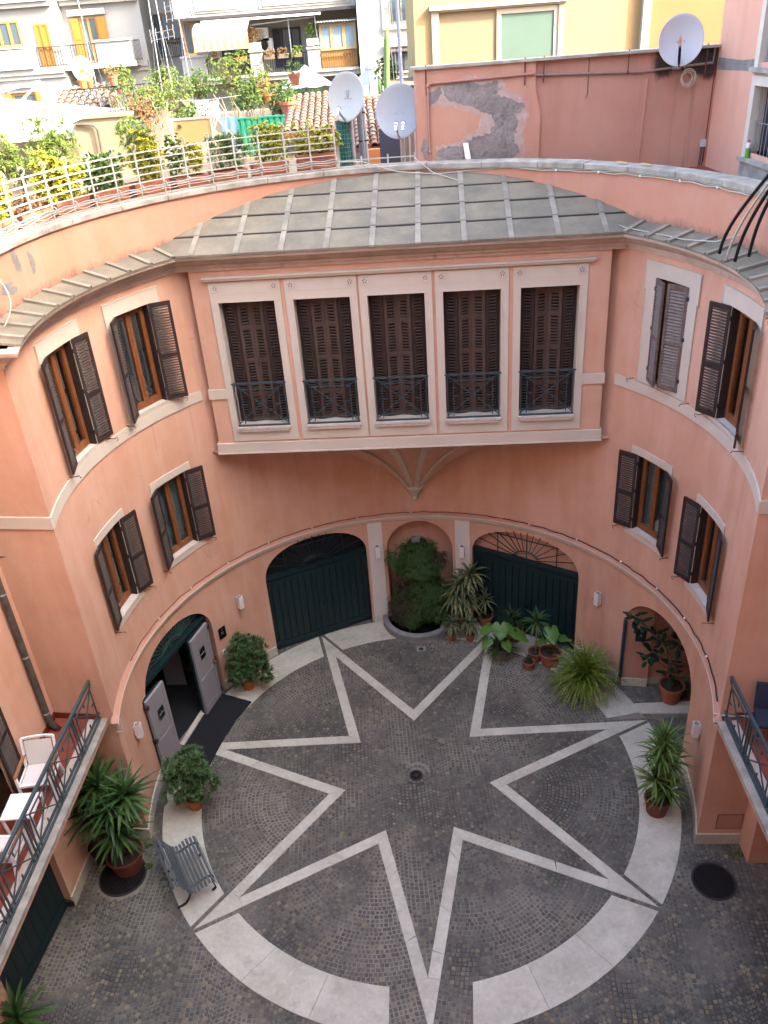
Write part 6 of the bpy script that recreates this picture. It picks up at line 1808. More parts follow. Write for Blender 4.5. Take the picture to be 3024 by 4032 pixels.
shrub(133.0, 6.36, zt, 12.32, (.26, .2, .44), 'lf_yellow', 130, 8, .085, .03, 'tall mixed yellow-green shrub before the lattice door', 6)
shrub(132.0, 6.75, 11.6, 12.65, (.34, .22, .38), 'lf_light', 90, 9, .12, .022, 'sparse bright oleander rising behind the mixed shrub', 16)
shrub(139.2, 6.40, zt, 12.30, (.15, .15, .42), 'lf_mid', 70, 7, .10, .038, 'narrow laurel left of the lattice door', 7)
shrub(143.4, 6.40, zt, 12.28, (.16, .15, .42), 'lf_mid', 70, 7, .10, .038, 'narrow laurel right of the biggest yellow shrub', 8)
shrub(150.8, 6.36, zt, 12.26, (.48, .22, .36), 'lf_yellow', 230, 8, .085, .042, 'biggest bright yellow shrub in the middle of the left railing', 9)
shrub(146.0, 7.0, 11.6, 12.75, (.42, .25, .42), 'lf_light', 90, 9, .13, .024, 'tall loose oleander behind the parasol pole', 17)
shrub(154.0, 7.0, 11.6, 12.75, (.34, .25, .32), 'lf_light', 60, 9, .13, .024, 'tall loose oleander left of the parasol pole', 18)
shrub(158.8, 6.36, 11.88, 12.02, (.34, .16, .14), 'lf_pinkish', 110, 8, .05, .025, 'low dry brownish flowers between two yellow shrubs', 10)
shrub(166.2, 6.36, zt, 12.22, (.36, .2, .36), 'lf_yellow', 190, 8, .085, .042, 'yellow shrub near the left edge of the view', 11)
shrub(174.5, 6.36, zt, 12.30, (.25, .2, .5), 'lf_light', 90, 9, .14, .026, 'bright green oleander at the left edge of the view', 12)

# ---------------------------------------------------------------- satellite dishes on the terrace
def dish(c, rad, face, m, lab, post=None, lnb=True, nlnb=1, rust=False, arm_to=None):
    """offset dish with its axis along face"""
    f = Vector(face).normalized(); s = f.cross(Vector((0, 0, 1))).normalized(); u = s.cross(f)
    o = thing('satellite_dish', lab, 'satellite dish', c); o.matrix_world = Matrix(((s.x, u.x, f.x, c[0]), (s.y, u.y, f.y, c[1]), (s.z, u.z, f.z, c[2]), (0, 0, 0, 1)))
    mb = MB(lambda p: Vector((p.x * .93, p.y, p.z)))
    pr = [(0, -.10 * rad * 2)] + [(rad * i / 8, -.20 * rad + .20 * rad * (i / 8) ** 2) for i in range(1, 9)]
    mb.lathe(pr + [(rad + .012, -.004), (rad + .012, -.03), (rad - .01, -.035)] + [(rad * i / 8, -.24 * rad + .20 * rad * (i / 8) ** 2) for i in range(7, 0, -1)], 44)
    mb.build('reflector', m, o, smooth=40)
    mb = MB()
    for x, y in ((-.14, .06), (.14, .06), (-.14, -.3), (.14, -.3)): mb.lathe([(.013, 0), (.013, .012), (0, .014)], 8, (x * rad, y * rad - .1 * rad, -.185 * rad))
    mb.build('bolt', M['galv'], o)
    mb = MB(); mb.box(-.12 * rad, .12 * rad, -.3 * rad, .1 * rad, -.45 * rad, -.22 * rad); mb.build('mount', M['galv'], o)
    if lnb:
        mb = MB(); mb.bar((0, -1.02 * rad, -.06), (0.0, -.62 * rad, .62 * rad), .035, .035); mb.bar((0, -1.02 * rad, -.06), (0, -.5 * rad, -.3 * rad), .035, .035); mb.build('arm', M['galv'], o)
        for k in range(nlnb):
            x = -k * .15; mb = MB(); mb.tube([(x, -.60 * rad, .62 * rad), (x, -.52 * rad, .54 * rad)], .045, 10); mb.tube([(x, -.62 * rad, .62 * rad), (x, -.80 * rad, .66 * rad)], .03, 8); mb.build('receiver', M['lampwhite'], o, smooth=40)
            mb = MB(); mb.tube([(x, -.52 * rad, .54 * rad), (x, -.50 * rad, .52 * rad)], .05, 10); mb.build('receiver_ring', M['cableb'], o)
        mb = MB(); mb.tube([(0, -.8 * rad, .66 * rad), (-.05, -.95 * rad, .5 * rad), (0, -.98 * rad, .2 * rad), (0, -1.0 * rad, 0)], .008, 5); mb.build('cable', M['cablew'], o)
    return o
def rusty(N, L, tc, mixc, noise, mul, cur):
    mp = N.new('ShaderNodeMapping'); mp.inputs['Location'].default_value = (-.10, .02, 0); mp.inputs['Scale'].default_value = (22, 7, 0); mp.inputs['Rotation'].default_value = (0, 0, .12)
    L.new(tc.outputs['Object'], mp.inputs[0]); ln = N.new('ShaderNodeVectorMath'); ln.operation = 'LENGTH'; L.new(mp.outputs[0], ln.inputs[0])
    f, nf = noise(9, (1, .4, 1), 5, .2, .8); ad = N.new('ShaderNodeMath'); ad.operation = 'ADD'; L.new(ln.outputs['Value'], ad.inputs[0]); L.new(mul(f, .8), ad.inputs[1])
    mr = N.new('ShaderNodeMapRange'); mr.inputs[1].default_value = 1.5; mr.inputs[2].default_value = .5; L.new(ad.outputs[0], mr.inputs[0])
    return mixc(mr.outputs[0], cur, (.40, .14, .03, 1))
dish((.655, 6.3, 12.67), .52, (-.24, -.93, .22), M['dish'], 'biggest grey satellite dish with two receivers, in front of the flaking wall', nlnb=2)
dish((-.43, 6.75, 12.98), .47, (-.52, -.82, .18), mat('dish_cream', (.34, .35, .325), .55, (.30, .31, .29), 4, .4), 'grey-white satellite dish on a galvanised pole left of the biggest dish')
d3 = dish((6.12, 5.35, 13.61), .44, (-.28, -.93, .12), mat('dish_rusty', (.40, .41, .42), .5, extra=rusty), 'grey satellite dish with a rust streak on the flaking wall', lnb=False)
mb = MB(); mb.bar((0, -.40, -.02), (0.02, -.14, .22), .05, .06); mb.build('receiver', M['cableb'], d3); mb = MB(); mb.bar((0, -.46, -.02), (0, -.38, .02), .03, .03); mb.build('arm', M['iron'], d3)
mb = MB(); mb.tube([(6.2, 5.9, 13.1), (6.2, 5.5, 13.12), (6.14, 5.48, 13.5)], .03, 8); mb.build('bracket', M['galv'], d3).matrix_parent_inverse = d3.matrix_world.inverted()
mb = MB(); r = random.Random(5)
for k in range(9):
    c = Vector((6.46 + r.uniform(-.03, .03), 5.72, 12.92 + r.uniform(-.03, .03))); q = r.uniform(.10, .15); mb.tube([c + Vector((q * cos(a), r.uniform(-.02, .02), q * 1.1 * sin(a))) for a in [2 * pi * i / 20 for i in range(20)]], .008, 5, True)
mb.tube([(6.3, 5.6, 13.2), (6.4, 5.7, 13.05), (6.42, 5.72, 12.98)], .008, 5)
mb.build('cable_coil', M['cablew'], None, label='coil of pale cable hanging under the rust-streaked dish', cat='cable')
def pole(nm, lab, p, q, r, m, cat='pole', n=8, grp=None, bands=0):
    mb = MB(); mb.tube([p, q], r, n); o = mb.build(nm, m, None, smooth=40, label=lab, cat=cat, group=grp)
    for k in range(bands): c = Vector(p).lerp(Vector(q), (k + .5) / bands); b = MB(); b.lathe([(r, 0), (r + .006, .003), (r + .006, .03), (r, .033)], 10, c); b.build('band', M['castiron'], o)
    return o
pole('dish_pole', 'galvanised pole carrying the grey-white dish', (-.34, 6.86, 11.2), (-.37, 6.86, 13.1), .045, M['galv'])
pole('dish_pole', 'galvanised pole carrying the biggest dish', (.72, 6.5, 11.2), (.72, 6.5, 12.9), .04, M['galv'])
pole('drain_stack', 'dark grey pipe left of the tile roof strip', (-.17, 7.1, 11.2), (-.19, 7.1, 12.9), .045, mat('slate_pipe', (.12, .14, .17), .5), 'pipe', bands=3)
pole('drain_stack', 'pale grey pipe bordering the tile roof strip', (-.05, 7.15, 11.2), (-.08, 7.15, 12.9), .04, mat('zinc_pipe', (.27, .31, .33), .5), 'pipe', bands=3)
pole('drain_stack', 'thin grey pipe between the two thicker pipes', (-.10, 7.05, 11.2), (-.13, 7.05, 12.9), .018, M['galv'], 'pipe')
o = thing('netted_bundle', 'tall bundle wrapped in green netting beside the dish pole', 'netting', (-.52, 6.9, 11.2)); r = random.Random(9)
mb = MB(); rows = []
for i in range(16):
    z = i / 15 * 1.32; rows.append([((.15 + .02 * sin(5 * z + k) + r.uniform(-.012, .012)) * cos(2 * pi * k / 16), (.14 + r.uniform(-.012, .012)) * sin(2 * pi * k / 16), z) for k in range(16)])
mb.loft(rows, closed=True); mb.build('core', mat('green_sheet', (.012, .055, .045), .6, (.03, .09, .07), 8, .7), o, smooth=True)
mb = MB()
for row in rows[::1]:
    pts = [Vector(p) * 1.0 + Vector((p[0], p[1], 0)) * .04 for p in row]; mb.tube(pts, .005, 3, True)
for k in range(0, 16, 1): mb.tube([Vector(rows[i][k]) + Vector((rows[i][k][0], rows[i][k][1], 0)) * .04 for i in range(16)], .004, 3)
mb.build('net', mat('net_cord', (.05, .22, .17), .6), o)
pole('mast', 'thick grey aerial mast rising behind the biggest dish', (.96, 10, 11.2), (.92, 10, 15.6), .045, mat('mast_grey', (.22, .24, .30), .5))
for i, x in enumerate((-.07, -.14)): pole('guy_wire', 'thin wire beside the thick grey mast, ' + ('inner' if i == 0 else 'outer'), (.92 + x, 10, 12.6), (.86 + x * 1.4, 10, 15.6), .008, M['cablew'], 'wire', 4)
# dark leaf and curtained doorway behind the dish
mb = MB(); mb.box(.26, .73, 8, 8.05, 11.2, 12.2); mb.build('dark_panel', mat('slate_blue', (.055, .062, .085), .6), None, label='slate blue panel behind the biggest dish', cat='panel')
o = thing('glazed_door', 'pale glazed door between the slate panel and the flaking wall', 'door', (.92, 8.1, 11.2))
mb = MB(); 
for a, b, c, d in ((-.19, -.12, 0, 1.0), (.02, .06, 0, 1.0), (.15, .19, 0, 1.0), (-.12, .15, .92, 1.0)): mb.box(a, b, 0, .05, c, d)
mb.build('frame', M['cornice'], o); mb = MB(); mb.box(-.12, .15, .02, .03, 0, .92); mb.build('pane', mat('dim_pane', (.22, .22, .19), .2), o)

# ---------------------------------------------------------------- tile roofs behind the terrace
def tiled(nm, lab, o3, across, down, nc, nr, wt, lt, seed):
    """o3 top left corner, across / down unit vectors"""
    A, D = Vector(across).normalized(), Vector(down).normalized(); Nn = A.cross(D); Nn = Nn if Nn.z > 0 else -Nn
    o = thing(nm, lab, 'roof'); r = random.Random(seed); o3 = Vector(o3)
    T = lambda p: o3 + A * p.x + D * p.y + Nn * p.z
    mb = MB(T); mb.box(-.05, nc * wt + .05, 0, nr * lt + .05, -.12, -.02); mb.build('roof_deck', M['terracotta3'], o)
    tm = mat(nm + '_tile', (.16, .095, .062), .9, (.22, .155, .11), 4, .7, .2, 40)
    mats = [tm, mat(nm + '_tile_grey', (.12, .095, .078), .9, (.18, .148, .12), 5, .7, .2, 40), mat(nm + '_tile_red', (.18, .08, .05), .9, (.20, .125, .085), 5, .6, .2, 40)]
    mes = []
    for m in mats:
        t = MB(); rows = []
        for y, k in ((0, .40), (lt * 1.18, .50)):
            rows.append([A * (wt * k * cos(a)) + D * y + Nn * (wt * k * .85 * sin(a) + .02 * (y > 0)) for a in [pi * q / 8 for q in range(9)]])
        rows2 = [[p - Nn * .02 for p in rows[1]]]
        t.loft(rows + rows2); mes.append(t.mesh('tile', m, smooth=40))
    for i in range(nr):
        for j in range(nc):
            q = inst(mes[r.choice((0, 0, 0, 1, 1, 2))], 'tile', o, T(Vector(((j + .5) * wt + r.uniform(-.012, .012), i * lt, .0))))
    return o
tiled('tiled_roof', 'sloping terracotta tile roof left of the grey-white dish', (-2.22, 16.2, 12.52), (1, -.02, .02), (.0, -1, -.14), 7, 13, .20, .34, 1)
tiled('tiled_roof', 'narrow strip of terracotta roof tiles between the two dishes', (-.30, 14.2, 12.42), (1, -.02, .02), (0, -1, -.19), 5, 13, .19, .33, 2)
tiled('tiled_roof', 'low terracotta tile roof above the white parasol', (-11.2, 23, 12.95), (1, .0, .045), (0, -1, -.3), 8, 6, .28, .4, 3)
mb = MB(); mb.box(-.15, .75, 9.3, 9.5, 10.9, 11.62); mb.build('roof_wall', M['terracotta2'], None, label='orange wall strip under the narrow tile roof', cat='wall')
mb = MB(); mb.box(-.3, 1.2, 14.5, 14.9, 12.38, 12.47); mb.build('brick_ledge', M['terracotta'], None, label='red ledge above the narrow strip of roof tiles', cat='wall')

# ---------------------------------------------------------------- the neighbouring roof garden
mb = MB(); mb.box(-16, .9, 7.6, 30, -.05, 11.3); mb.build('garden_block', mat('cream_wall', (.16, .125, .08), .9, (.13, .10, .065), .8, .6), None, label='low cream building carrying the neighbouring roof garden', cat='building')
gw = thing('cream_garden_wall', 'cream lean-to wall with awning and downpipe behind the yellow shrubs', 'wall')
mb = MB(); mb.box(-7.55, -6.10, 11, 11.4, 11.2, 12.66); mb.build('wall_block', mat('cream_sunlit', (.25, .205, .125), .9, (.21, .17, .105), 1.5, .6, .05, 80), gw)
mb = MB(); mb.box(-7.62, -6.04, 10.95, 11.45, 12.66, 12.74); mb.build('coping', bpy.data.materials['cream_sunlit'], gw)
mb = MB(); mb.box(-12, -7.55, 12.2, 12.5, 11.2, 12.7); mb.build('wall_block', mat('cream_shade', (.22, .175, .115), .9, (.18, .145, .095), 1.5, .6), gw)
mb = MB(); mb.box(-8.75, -8.30, 12.15, 12.2, 11.3, 12.15); mb.build('shutter', M['shutter'], gw)
mb = MB(lambda p: Vector((p.x, 11.2 + p.y, 12.55 - p.y * .0 + p.z))); n = 18
rows = [[(-9.4 + 1.9 * i / n, .95, .05) for i in range(n + 1)], [(-9.4 + 1.9 * i / n, .0, -.22) for i in range(n + 1)], [(-9.4 + 1.9 * i / n, -.01, -.32 - .02 * (i % 2)) for i in range(n + 1)]]
mb.loft(rows); mb.build('awning', mat('pale_awning', (.33, .31, .26), .8), gw)
mb = MB(); mb.tube([(-7.45, 10.96, 12.55), (-7.0, 10.94, 12.5), (-6.92, 10.92, 12.4), (-6.95, 10.92, 11.3)], .03, 8); mb.build('downpipe', M['copper'], gw)
# lattice door
o = thing('lattice_door', 'dark diagonal lattice door beside the cream wall', 'trellis', (-5.98, 11, 11.2))
mb = MB(); mb.box(-.24, .24, .12, .14, 0, 1.34); mb.build('backing', mat('grey_shade', (.10, .10, .10), .9), o)
mb = MB()
for k in range(-9, 16):
    for s in (-1, 1):
        x0, z0 = -.22, k * .12; pts = []
        a, b = Vector((-.22, 0, z0)), Vector((.22, 0, z0 + .44)) 
        if s < 0: a, b = Vector((-.22, .01, z0 + .44)), Vector((.22, .01, z0))
        if min(a.z, b.z) >= 0 and max(a.z, b.z) <= 1.34: mb.bar(a, b, .02, .008, (0, 1, 0))
lt_o = mb.build('lattice', M['castiron'], o); lt_o['kind'] = 'stuff'
for x in (-.24, .24): mb = MB(); mb.box(x - .02, x + .02, -.01, .03, 0, 1.36); mb.build('post', M['castiron'], o)
o = thing('board_screen', 'framed ochre board standing in the roof garden', 'screen', (-4.5, 11, 11.2))
mb = MB(); mb.box(-.48, .48, 0, .02, .72, 1.26); mb.build('board', mat('ochre_board', (.36, .28, .10), .8, (.3, .24, .1), 5, .6), o)
for a, b, c, d in ((-.53, .53, 1.26, 1.31), (-.53, -.48, .0, 1.26), (.48, .53, .0, 1.26)): mb = MB(); mb.box(a, b, -.02, .03, c, d); mb.build('frame_bar', M['cornice'], o)
mb = MB(); mb.lathe([(0, 0), (.045, 0), (.05, .02)], 14, T=lambda p: Vector((p.x - .32, -.01 - p.z, 1.12 + p.y))); mb.build('disc', M['stem'], o)
o = thing('green_fence', 'bright green sheet metal fence in the roof garden', 'fence', (-2.9, 13, 11.2))
for k in range(16):
    mb = MB(); x = -.66 + k * .082; mb.box(x + .004, x + .078, -.02 * (k % 2), .02 - .02 * (k % 2), .0, 1.02); mb.build('panel', M.setdefault('gfence', mat('green_sheet_metal', (.006, .16, .085), .5)), o)
mb = MB(); mb.box(-.68, .68, -.03, .03, 1.02, 1.06); mb.build('top_rail', M['gfence'], o)
# canes, laundry, climbing plants
r = random.Random(14)
for i, (x0, z0, x1, z1, y) in enumerate(((-4.55, 12.45, -3.75, 11.6, 12.6), (-4.2, 12.5, -3.55, 11.75, 12.5), (-4.75, 12.35, -4.0, 11.6, 12.7), (-3.9, 12.55, -4.2, 12.0, 12.4), (-3.75, 12.5, -3.85, 11.7, 12.3))):
    mb = MB(); mb.tube([(x0, y, z0), (x1, y - .1, z1)], .016, 5); mb.build('cane', mat('cane', (.5, .38, .18), .7) if i == 0 else bpy.data.materials['cane'], None, label='slanting garden cane before the hanging laundry, ' + ('left of the middle', 'longest one in the middle', 'lowest on the left', 'crossing the others from the right', 'nearly upright on the right')[i], cat='cane', group='garden canes before the laundry')
def cloth(nm, lab, x0, x1, y, zt, zb, m, seed):
    r = random.Random(seed); mb = MB(); n = 10; ph = r.uniform(0, 6)
    mb.loft([[(x0 + (x1 - x0) * i / n, y + .03 * sin(i * 1.3 + ph) * k, zt + (zb - zt) * k + .02 * sin(i + ph) * k) for i in range(n + 1)] for k in (0, .35, .7, 1)])
    mb.build(nm, m, None, smooth=True, label=lab, cat='laundry', group='laundry hung in the roof garden')
wcl = mat('white_cloth', (.75, .73, .72), .9); pcl = mat('pink_cloth', (.62, .28, .33), .9); bcl = mat('blue_cloth', (.10, .18, .25), .9, (.06, .11, .17), 3, .7)
cloth('laundry', 'white cloth on the left of the washing line', -5.0, -4.82, 15, 12.66, 12.3, wcl, 1); cloth('laundry', 'second white cloth on the washing line', -4.79, -4.6, 15, 12.65, 12.25, wcl, 2)
cloth('laundry', 'pink striped cloth on the washing line', -4.57, -4.5, 15, 12.62, 12.22, pcl, 3); cloth('laundry', 'white cloth on the right of the washing line', -4.47, -4.32, 15, 12.62, 12.15, wcl, 4)
cloth('blue_sheet', 'blue grey sheet draped left of the green fence', -4.1, -3.62, 13.5, 12.28, 11.4, bcl, 5)
mb = MB(); mb.tube([(-5.6, 15, 12.7), (-4.6, 15, 12.66), (-3.6, 15, 12.72)], .006, 4); mb.build('washing_line', M['cablew'], None, label='washing line above the laundry', cat='wire')
GS = [(-7.0, 17.5, 12.7, (.9, .5, .45), 'lf_light', 160, 'bright climbing shrub below the white balcony building', 'tall'), (-5.7, 16.0, 12.75, (.55, .4, .6), 'lf_light', 120, 'tangled bright shrub behind the framed board', 'b'),
      (-3.3, 18.0, 12.75, (.42, .4, .6), 'lf_light', 150, 'tall yellow-green bush behind the green fence', 'c'), (-4.4, 19.5, 13.2, (.7, .5, .6), 'lf_light', 150, 'yellow-green bush in front of the white pillar', 'd'),
      (-2.45, 15.0, 12.45, (.4, .3, .4), 'lf_mid', 100, 'mid green bush right of the green fence', 'e'), (-6.3, 13.5, 12.5, (.5, .4, .5), 'lf_pinkish', 120, 'dry pinkish climber above the lattice door', 'f'),
      (-3.6, 16.5, 12.6, (.45, .4, .45), 'lf_mid', 120, 'green bush behind the laundry', 'g'), (-2.3, 22, 12.12, (.5, .4, .28), 'lf_mid', 110, 'green bush below the far white parasol', 'h'), (-1.6, 22.5, 12.08, (.6, .4, .25), 'lf_light', 110, 'bright plants at the foot of the far white parasol', 'i'),
      (-5.0, 13.8, 12.2, (.45, .3, .5), 'lf_mid', 110, 'green plants between lattice door and laundry', 'j'), (-5.4, 18.5, 12.95, (.6, .4, .5), 'lf_mid', 120, 'green bush under the awning balcony', 'k'),
      (.95, 18.0, 12.95, (.42, .35, .42), 'lf_mid', 150, 'round orange tree beside the tall cactus', 'l'), (-8.4, 20.5, 13.2, (.5, .4, .35), 'lf_light', 90, 'bright shrub right of the far roof dish', 'm'), (-6.9, 20.5, 13.2, (.55, .4, .35), 'lf_light', 110, 'bright shrub at the right end of the roof railing', 'n')]
for i, (x, y, z, rad, mt, n, lab, _) in enumerate(GS):
    o = thing('garden_bush' if i != 11 else 'orange_tree', lab, 'bush' if i != 11 else 'tree', (x, y, 11.3), 'bushes of the roof garden' if i != 11 else None); rr = random.Random(300 + i); lv, st = MB(), MB()
    bush(lv, rr, (0, 0, z - 11.3), rad, int(n * 1.7), 9, .10, .042, .25, .5, None, st); lv.build('foliage', M[mt], o, fix=False)
    for k in range(5): st.tube([(rr.uniform(-.1, .1), 0, 0), (rr.uniform(-.3, .3) * rad[0], rr.uniform(-.2, .2), (z - 11.3) * .6), (rr.uniform(-.8, .8) * rad[0], rr.uniform(-.3, .3), z - 11.3 + rr.uniform(0, rad[2]))], .018, 4, taper=.006)
    st.build('stems', M['stem'], o)
r = random.Random(21)
for i in range(16):
    x = -7.3 + i * .24 + r.uniform(-.05, .05); mb = MB(); y = 14.6 + r.uniform(-.6, .6)
    mb.tube([(x, y, 11.3), (x + r.uniform(-.2, .2), y, 12.3), (x + r.uniform(-.35, .35), y, 12.75 + r.uniform(-.2, .25))], .014, 4, taper=.006)
    mb.build('vine_stake', M['stem_pale'], None, label='thin leaning stake in the tangled roof garden', cat='stake', group='stakes in the roof garden')
o = thing('cactus', 'tall ribbed column cactus left of the thick mast', 'cactus', (.72, 16, 11.3))
mb = MB(); rows = []
for i in range(10):
    z = i / 9 * 2.9; k = .085 * (1 - .12 * (i % 3 == 0)) * (1 if i < 9 else .25); rows.append([(z * .062 + k * (1 + .28 * (q % 2)) * cos(2 * pi * q / 12), k * (1 + .28 * (q % 2)) * sin(2 * pi * q / 12), z) for q in range(12)])
mb.loft(rows, closed=True); mb.build('column', mat('cactus_green', (.10, .17, .05), .6), o)
mb = MB(); mb.lathe([(.0, 0), (.07, 0), (.075, .5), (.05, .72), (0, .75)], 12, (-.12, .05, .8)); mb.build('side_arm', bpy.data.materials['cactus_green'], o, smooth=True)
def flowerpot(loc, s, mt, lab, plant='lf_light', kind='flower_pot', n=16):
    o = thing(kind, lab, 'flower pot', loc); mb = MB(); mb.lathe([(0, 0), (.11 * s, 0), (.16 * s, .24 * s), (.18 * s, .24 * s), (.18 * s, .30 * s), (.14 * s, .30 * s)], 12); mb.build('pot', M[mt], o)
    r = random.Random(int(abs(loc[0] * 100))); lv = MB(); bush(lv, r, (0, 0, .45 * s), (.2 * s, .2 * s, .18 * s), n, 7, .16 * s, .035 * s, .3, .8); lv.build('foliage', M[plant], o, fix=False)
flowerpot((-2.35, 21.5, 12.55), 1.3, 'terracotta', 'clay urn with spiky plant before the far parasol'); flowerpot((-2.9, 16.5, 12.28), 1.2, 'terracotta2', 'orange pot with reddish plant right of the tall yellow-green bush', 'lf_pinkish'); flowerpot((-2.2, 14.5, 12.05), 1.5, 'terracotta', 'clay pot beside the tile roof', 'lf_mid')
# roof railing with pots (left)
o = thing('roof_railing', 'dark iron railing round the upper roof terrace behind the parasol', 'railing', (0, 18, 0))
for k in range(34):
    x = -9.4 + k * .088; mb = MB(); mb.bar((x, 0, 12.3), (x, 0, 13.1 + .0 * k), .014, .014); mb.build('bar', M['castiron'], o)
mb = MB(); mb.bar((-9.45, 0, 13.08), (-6.5, 0, 13.11), .05, .04); mb.build('top_rail', M['castiron'], o)
mb = MB(); mb.bar((-9.45, 0, 12.4), (-6.5, 0, 12.42), .03, .03); mb.build('bottom_rail', M['castiron'], o)
mb = MB(); mb.box(-9.6, -6.4, 18.1, 19.8, 11.3, 12.36); mb.build('roof_hut', mat('hut_render', (.20, .175, .13), .9, (.15, .13, .10), 1.5, .6), None, label='pale roof hut under the dark iron railing', cat='hut')
flowerpot((-9.05, 18, 13.1), .9, 'terracotta2', 'orange flower pot on the roof railing under the far dish', 'lf_yellow'); flowerpot((-8.05, 18, 13.12), .95, 'terracotta', 'clay flower pot on the roof railing right of the far dish', 'lf_pinkish'); flowerpot((-8.85, 18.1, 13.1), .7, 'terracotta2', 'smaller orange pot beside the flower pot under the far dish', 'lf_yellow')
dish((-9.52, 20, 13.62), .40, (.62, -.75, .12), mat('dish_far', (.20, .21, .22), .6), 'satellite dish on the far roof in front of the white building', lnb=True)
for i, (x, dx, zt_, lab) in enumerate(((-9.16, -.02, 15.9, 'thin aerial mast beside the far roof dish'), (-6.98, .14, 15.9, 'left of the three aerial masts in front of the white corner'), (-6.54, -.08, 15.9, 'middle of the three aerial masts in front of the white corner'), (-5.9, -.05, 15.6, 'right aerial mast with cross arms before the white corner'))):
    o = thing('aerial_mast', lab, 'antenna', (x, 20, 11.3), 'aerial masts on the roof garden'); mb = MB(); mb.tube([(0, 0, 0), (dx, 0, zt_ - 11.3)], .020, 6); mb.build('mast', M['galv'], o)
    if i > 1:
        for z in ((3.25, 3.05) if i == 2 else (3.62, 3.85, 4.0)):
            mb = MB(); mb.bar((-.45, .1, z - .04), (.35, -.1, z + .05), .015, .015); mb.build('arm', M['galv'], o)
            for q in range(5): mb = MB(); t = q / 4; mb.bar((-.45 + .8 * t, -.05, z - .12 + .09 * t), (-.45 + .8 * t, .05, z + .10 + .09 * t), .012, .012); mb.build('rod', M['galv'], o)
    for s in (-1, 1): mb = MB(); mb.tube([(dx * .8, 0, (zt_ - 11.3) * .8), (s * .3, .3, .8)], .004, 3); mb.build('stay', M['galv'], o)

# ---------------------------------------------------------------- parasols
o = thing('cantilever_parasol', 'large white cantilever parasol at the left edge of the terrace', 'parasol', (-7.52, 9.15, 11.2))
wfab = mat('white_canvas', (.72, .72, .71), .85, trans=.25)
mb = MB(); c = Vector((-.55, -.2, 2.08)); nr = 4
apex = Vector((-1.05, .0, 2.18))
cs = [Vector((1.74, -.05, 1.75)), Vector((.62, -1.45, 1.50)), Vector((-3.0, -1.7, 1.42)), Vector((-3.2, 1.6, 1.85))]
for i in range(4):
    a, b = cs[i], cs[(i + 1) % 4]; rows = []
    for k in range(7):
        t = k / 6; rows.append([apex.lerp(a.lerp(b, q / 8), t) - Vector((0, 0, .07 * sin(pi * t))) - Vector((0, 0, .06 * t * sin(pi * q / 8))) * -1 for q in range(9)])
    mb.loft(rows)
mb.build('canopy', wfab, o, smooth=True)
mb = MB(); mb.bar((0, 0, 0), (0.02, .0, 2.42), .085, .065); mb.build('pole', M['whitemetal'], o)
for k in range(4): mb = MB(); mb.tube([apex - Vector((0, 0, .03)), cs[k] - Vector((0, 0, .02))], .013, 5); mb.build('rib', M['galv'], o)
mb = MB(); mb.bar((0.02, 0, 2.42), (-.55, 0, 2.05), .05, .04); mb.bar((0.02, 0, 2.44), (-1.05, 0, 2.26), .05, .04); mb.build('arm', M['whitemetal'], o)
def parasol(loc, rad, h, drop, m, lab, nseg=8):
    o = thing('parasol', lab, 'parasol', loc); mb = MB()
    for i in range(nseg):
        a, b = 2 * pi * i / nseg, 2 * pi * (i + 1) / nseg; rows = []
        for k in range(5):
            t = .2 + .8 * k / 4; rows.append([Vector((rad * t * cos(a + (b - a) * q / 4), rad * t * sin(a + (b - a) * q / 4), h - drop * t ** 1.15 - .05 * rad * sin(pi * q / 4) * t)) for q in range(5)])
        mb.loft(rows); mb.add([Vector((rad * .2 * cos(a), rad * .2 * sin(a), h - drop * .16)), Vector((rad * .2 * cos(b), rad * .2 * sin(b), h - drop * .16)), Vector((0, 0, h))], [(0, 1, 2)])
    mb.build('canopy', m, o)
    mb = MB()
    for i in range(nseg):
        a, b = 2 * pi * i / nseg, 2 * pi * (i + 1) / nseg; mb.add([(rad * .3 * cos(a), rad * .3 * sin(a), h - drop * .18), (rad * .3 * cos(b), rad * .3 * sin(b), h - drop * .18), (0, 0, h + .12)], [(0, 1, 2)])
    mb.build('vent_cap', m, o)
    mb = MB(); mb.tube([(0, 0, 0), (0, 0, h)], .025, 8); mb.build('pole', M['stem'], o)
parasol((-2.10, 25, 11.3), 1.08, 1.68, .62, mat('pale_canvas', (.72, .73, .76), .85, trans=.15), 'far open white parasol with scalloped edge')
parasol((.42, 24, 11.3), .62, 1.62, .62, mat('grey_canvas', (.40, .42, .40), .85, trans=.15), 'grey-green parasol half hidden behind the big dishes')

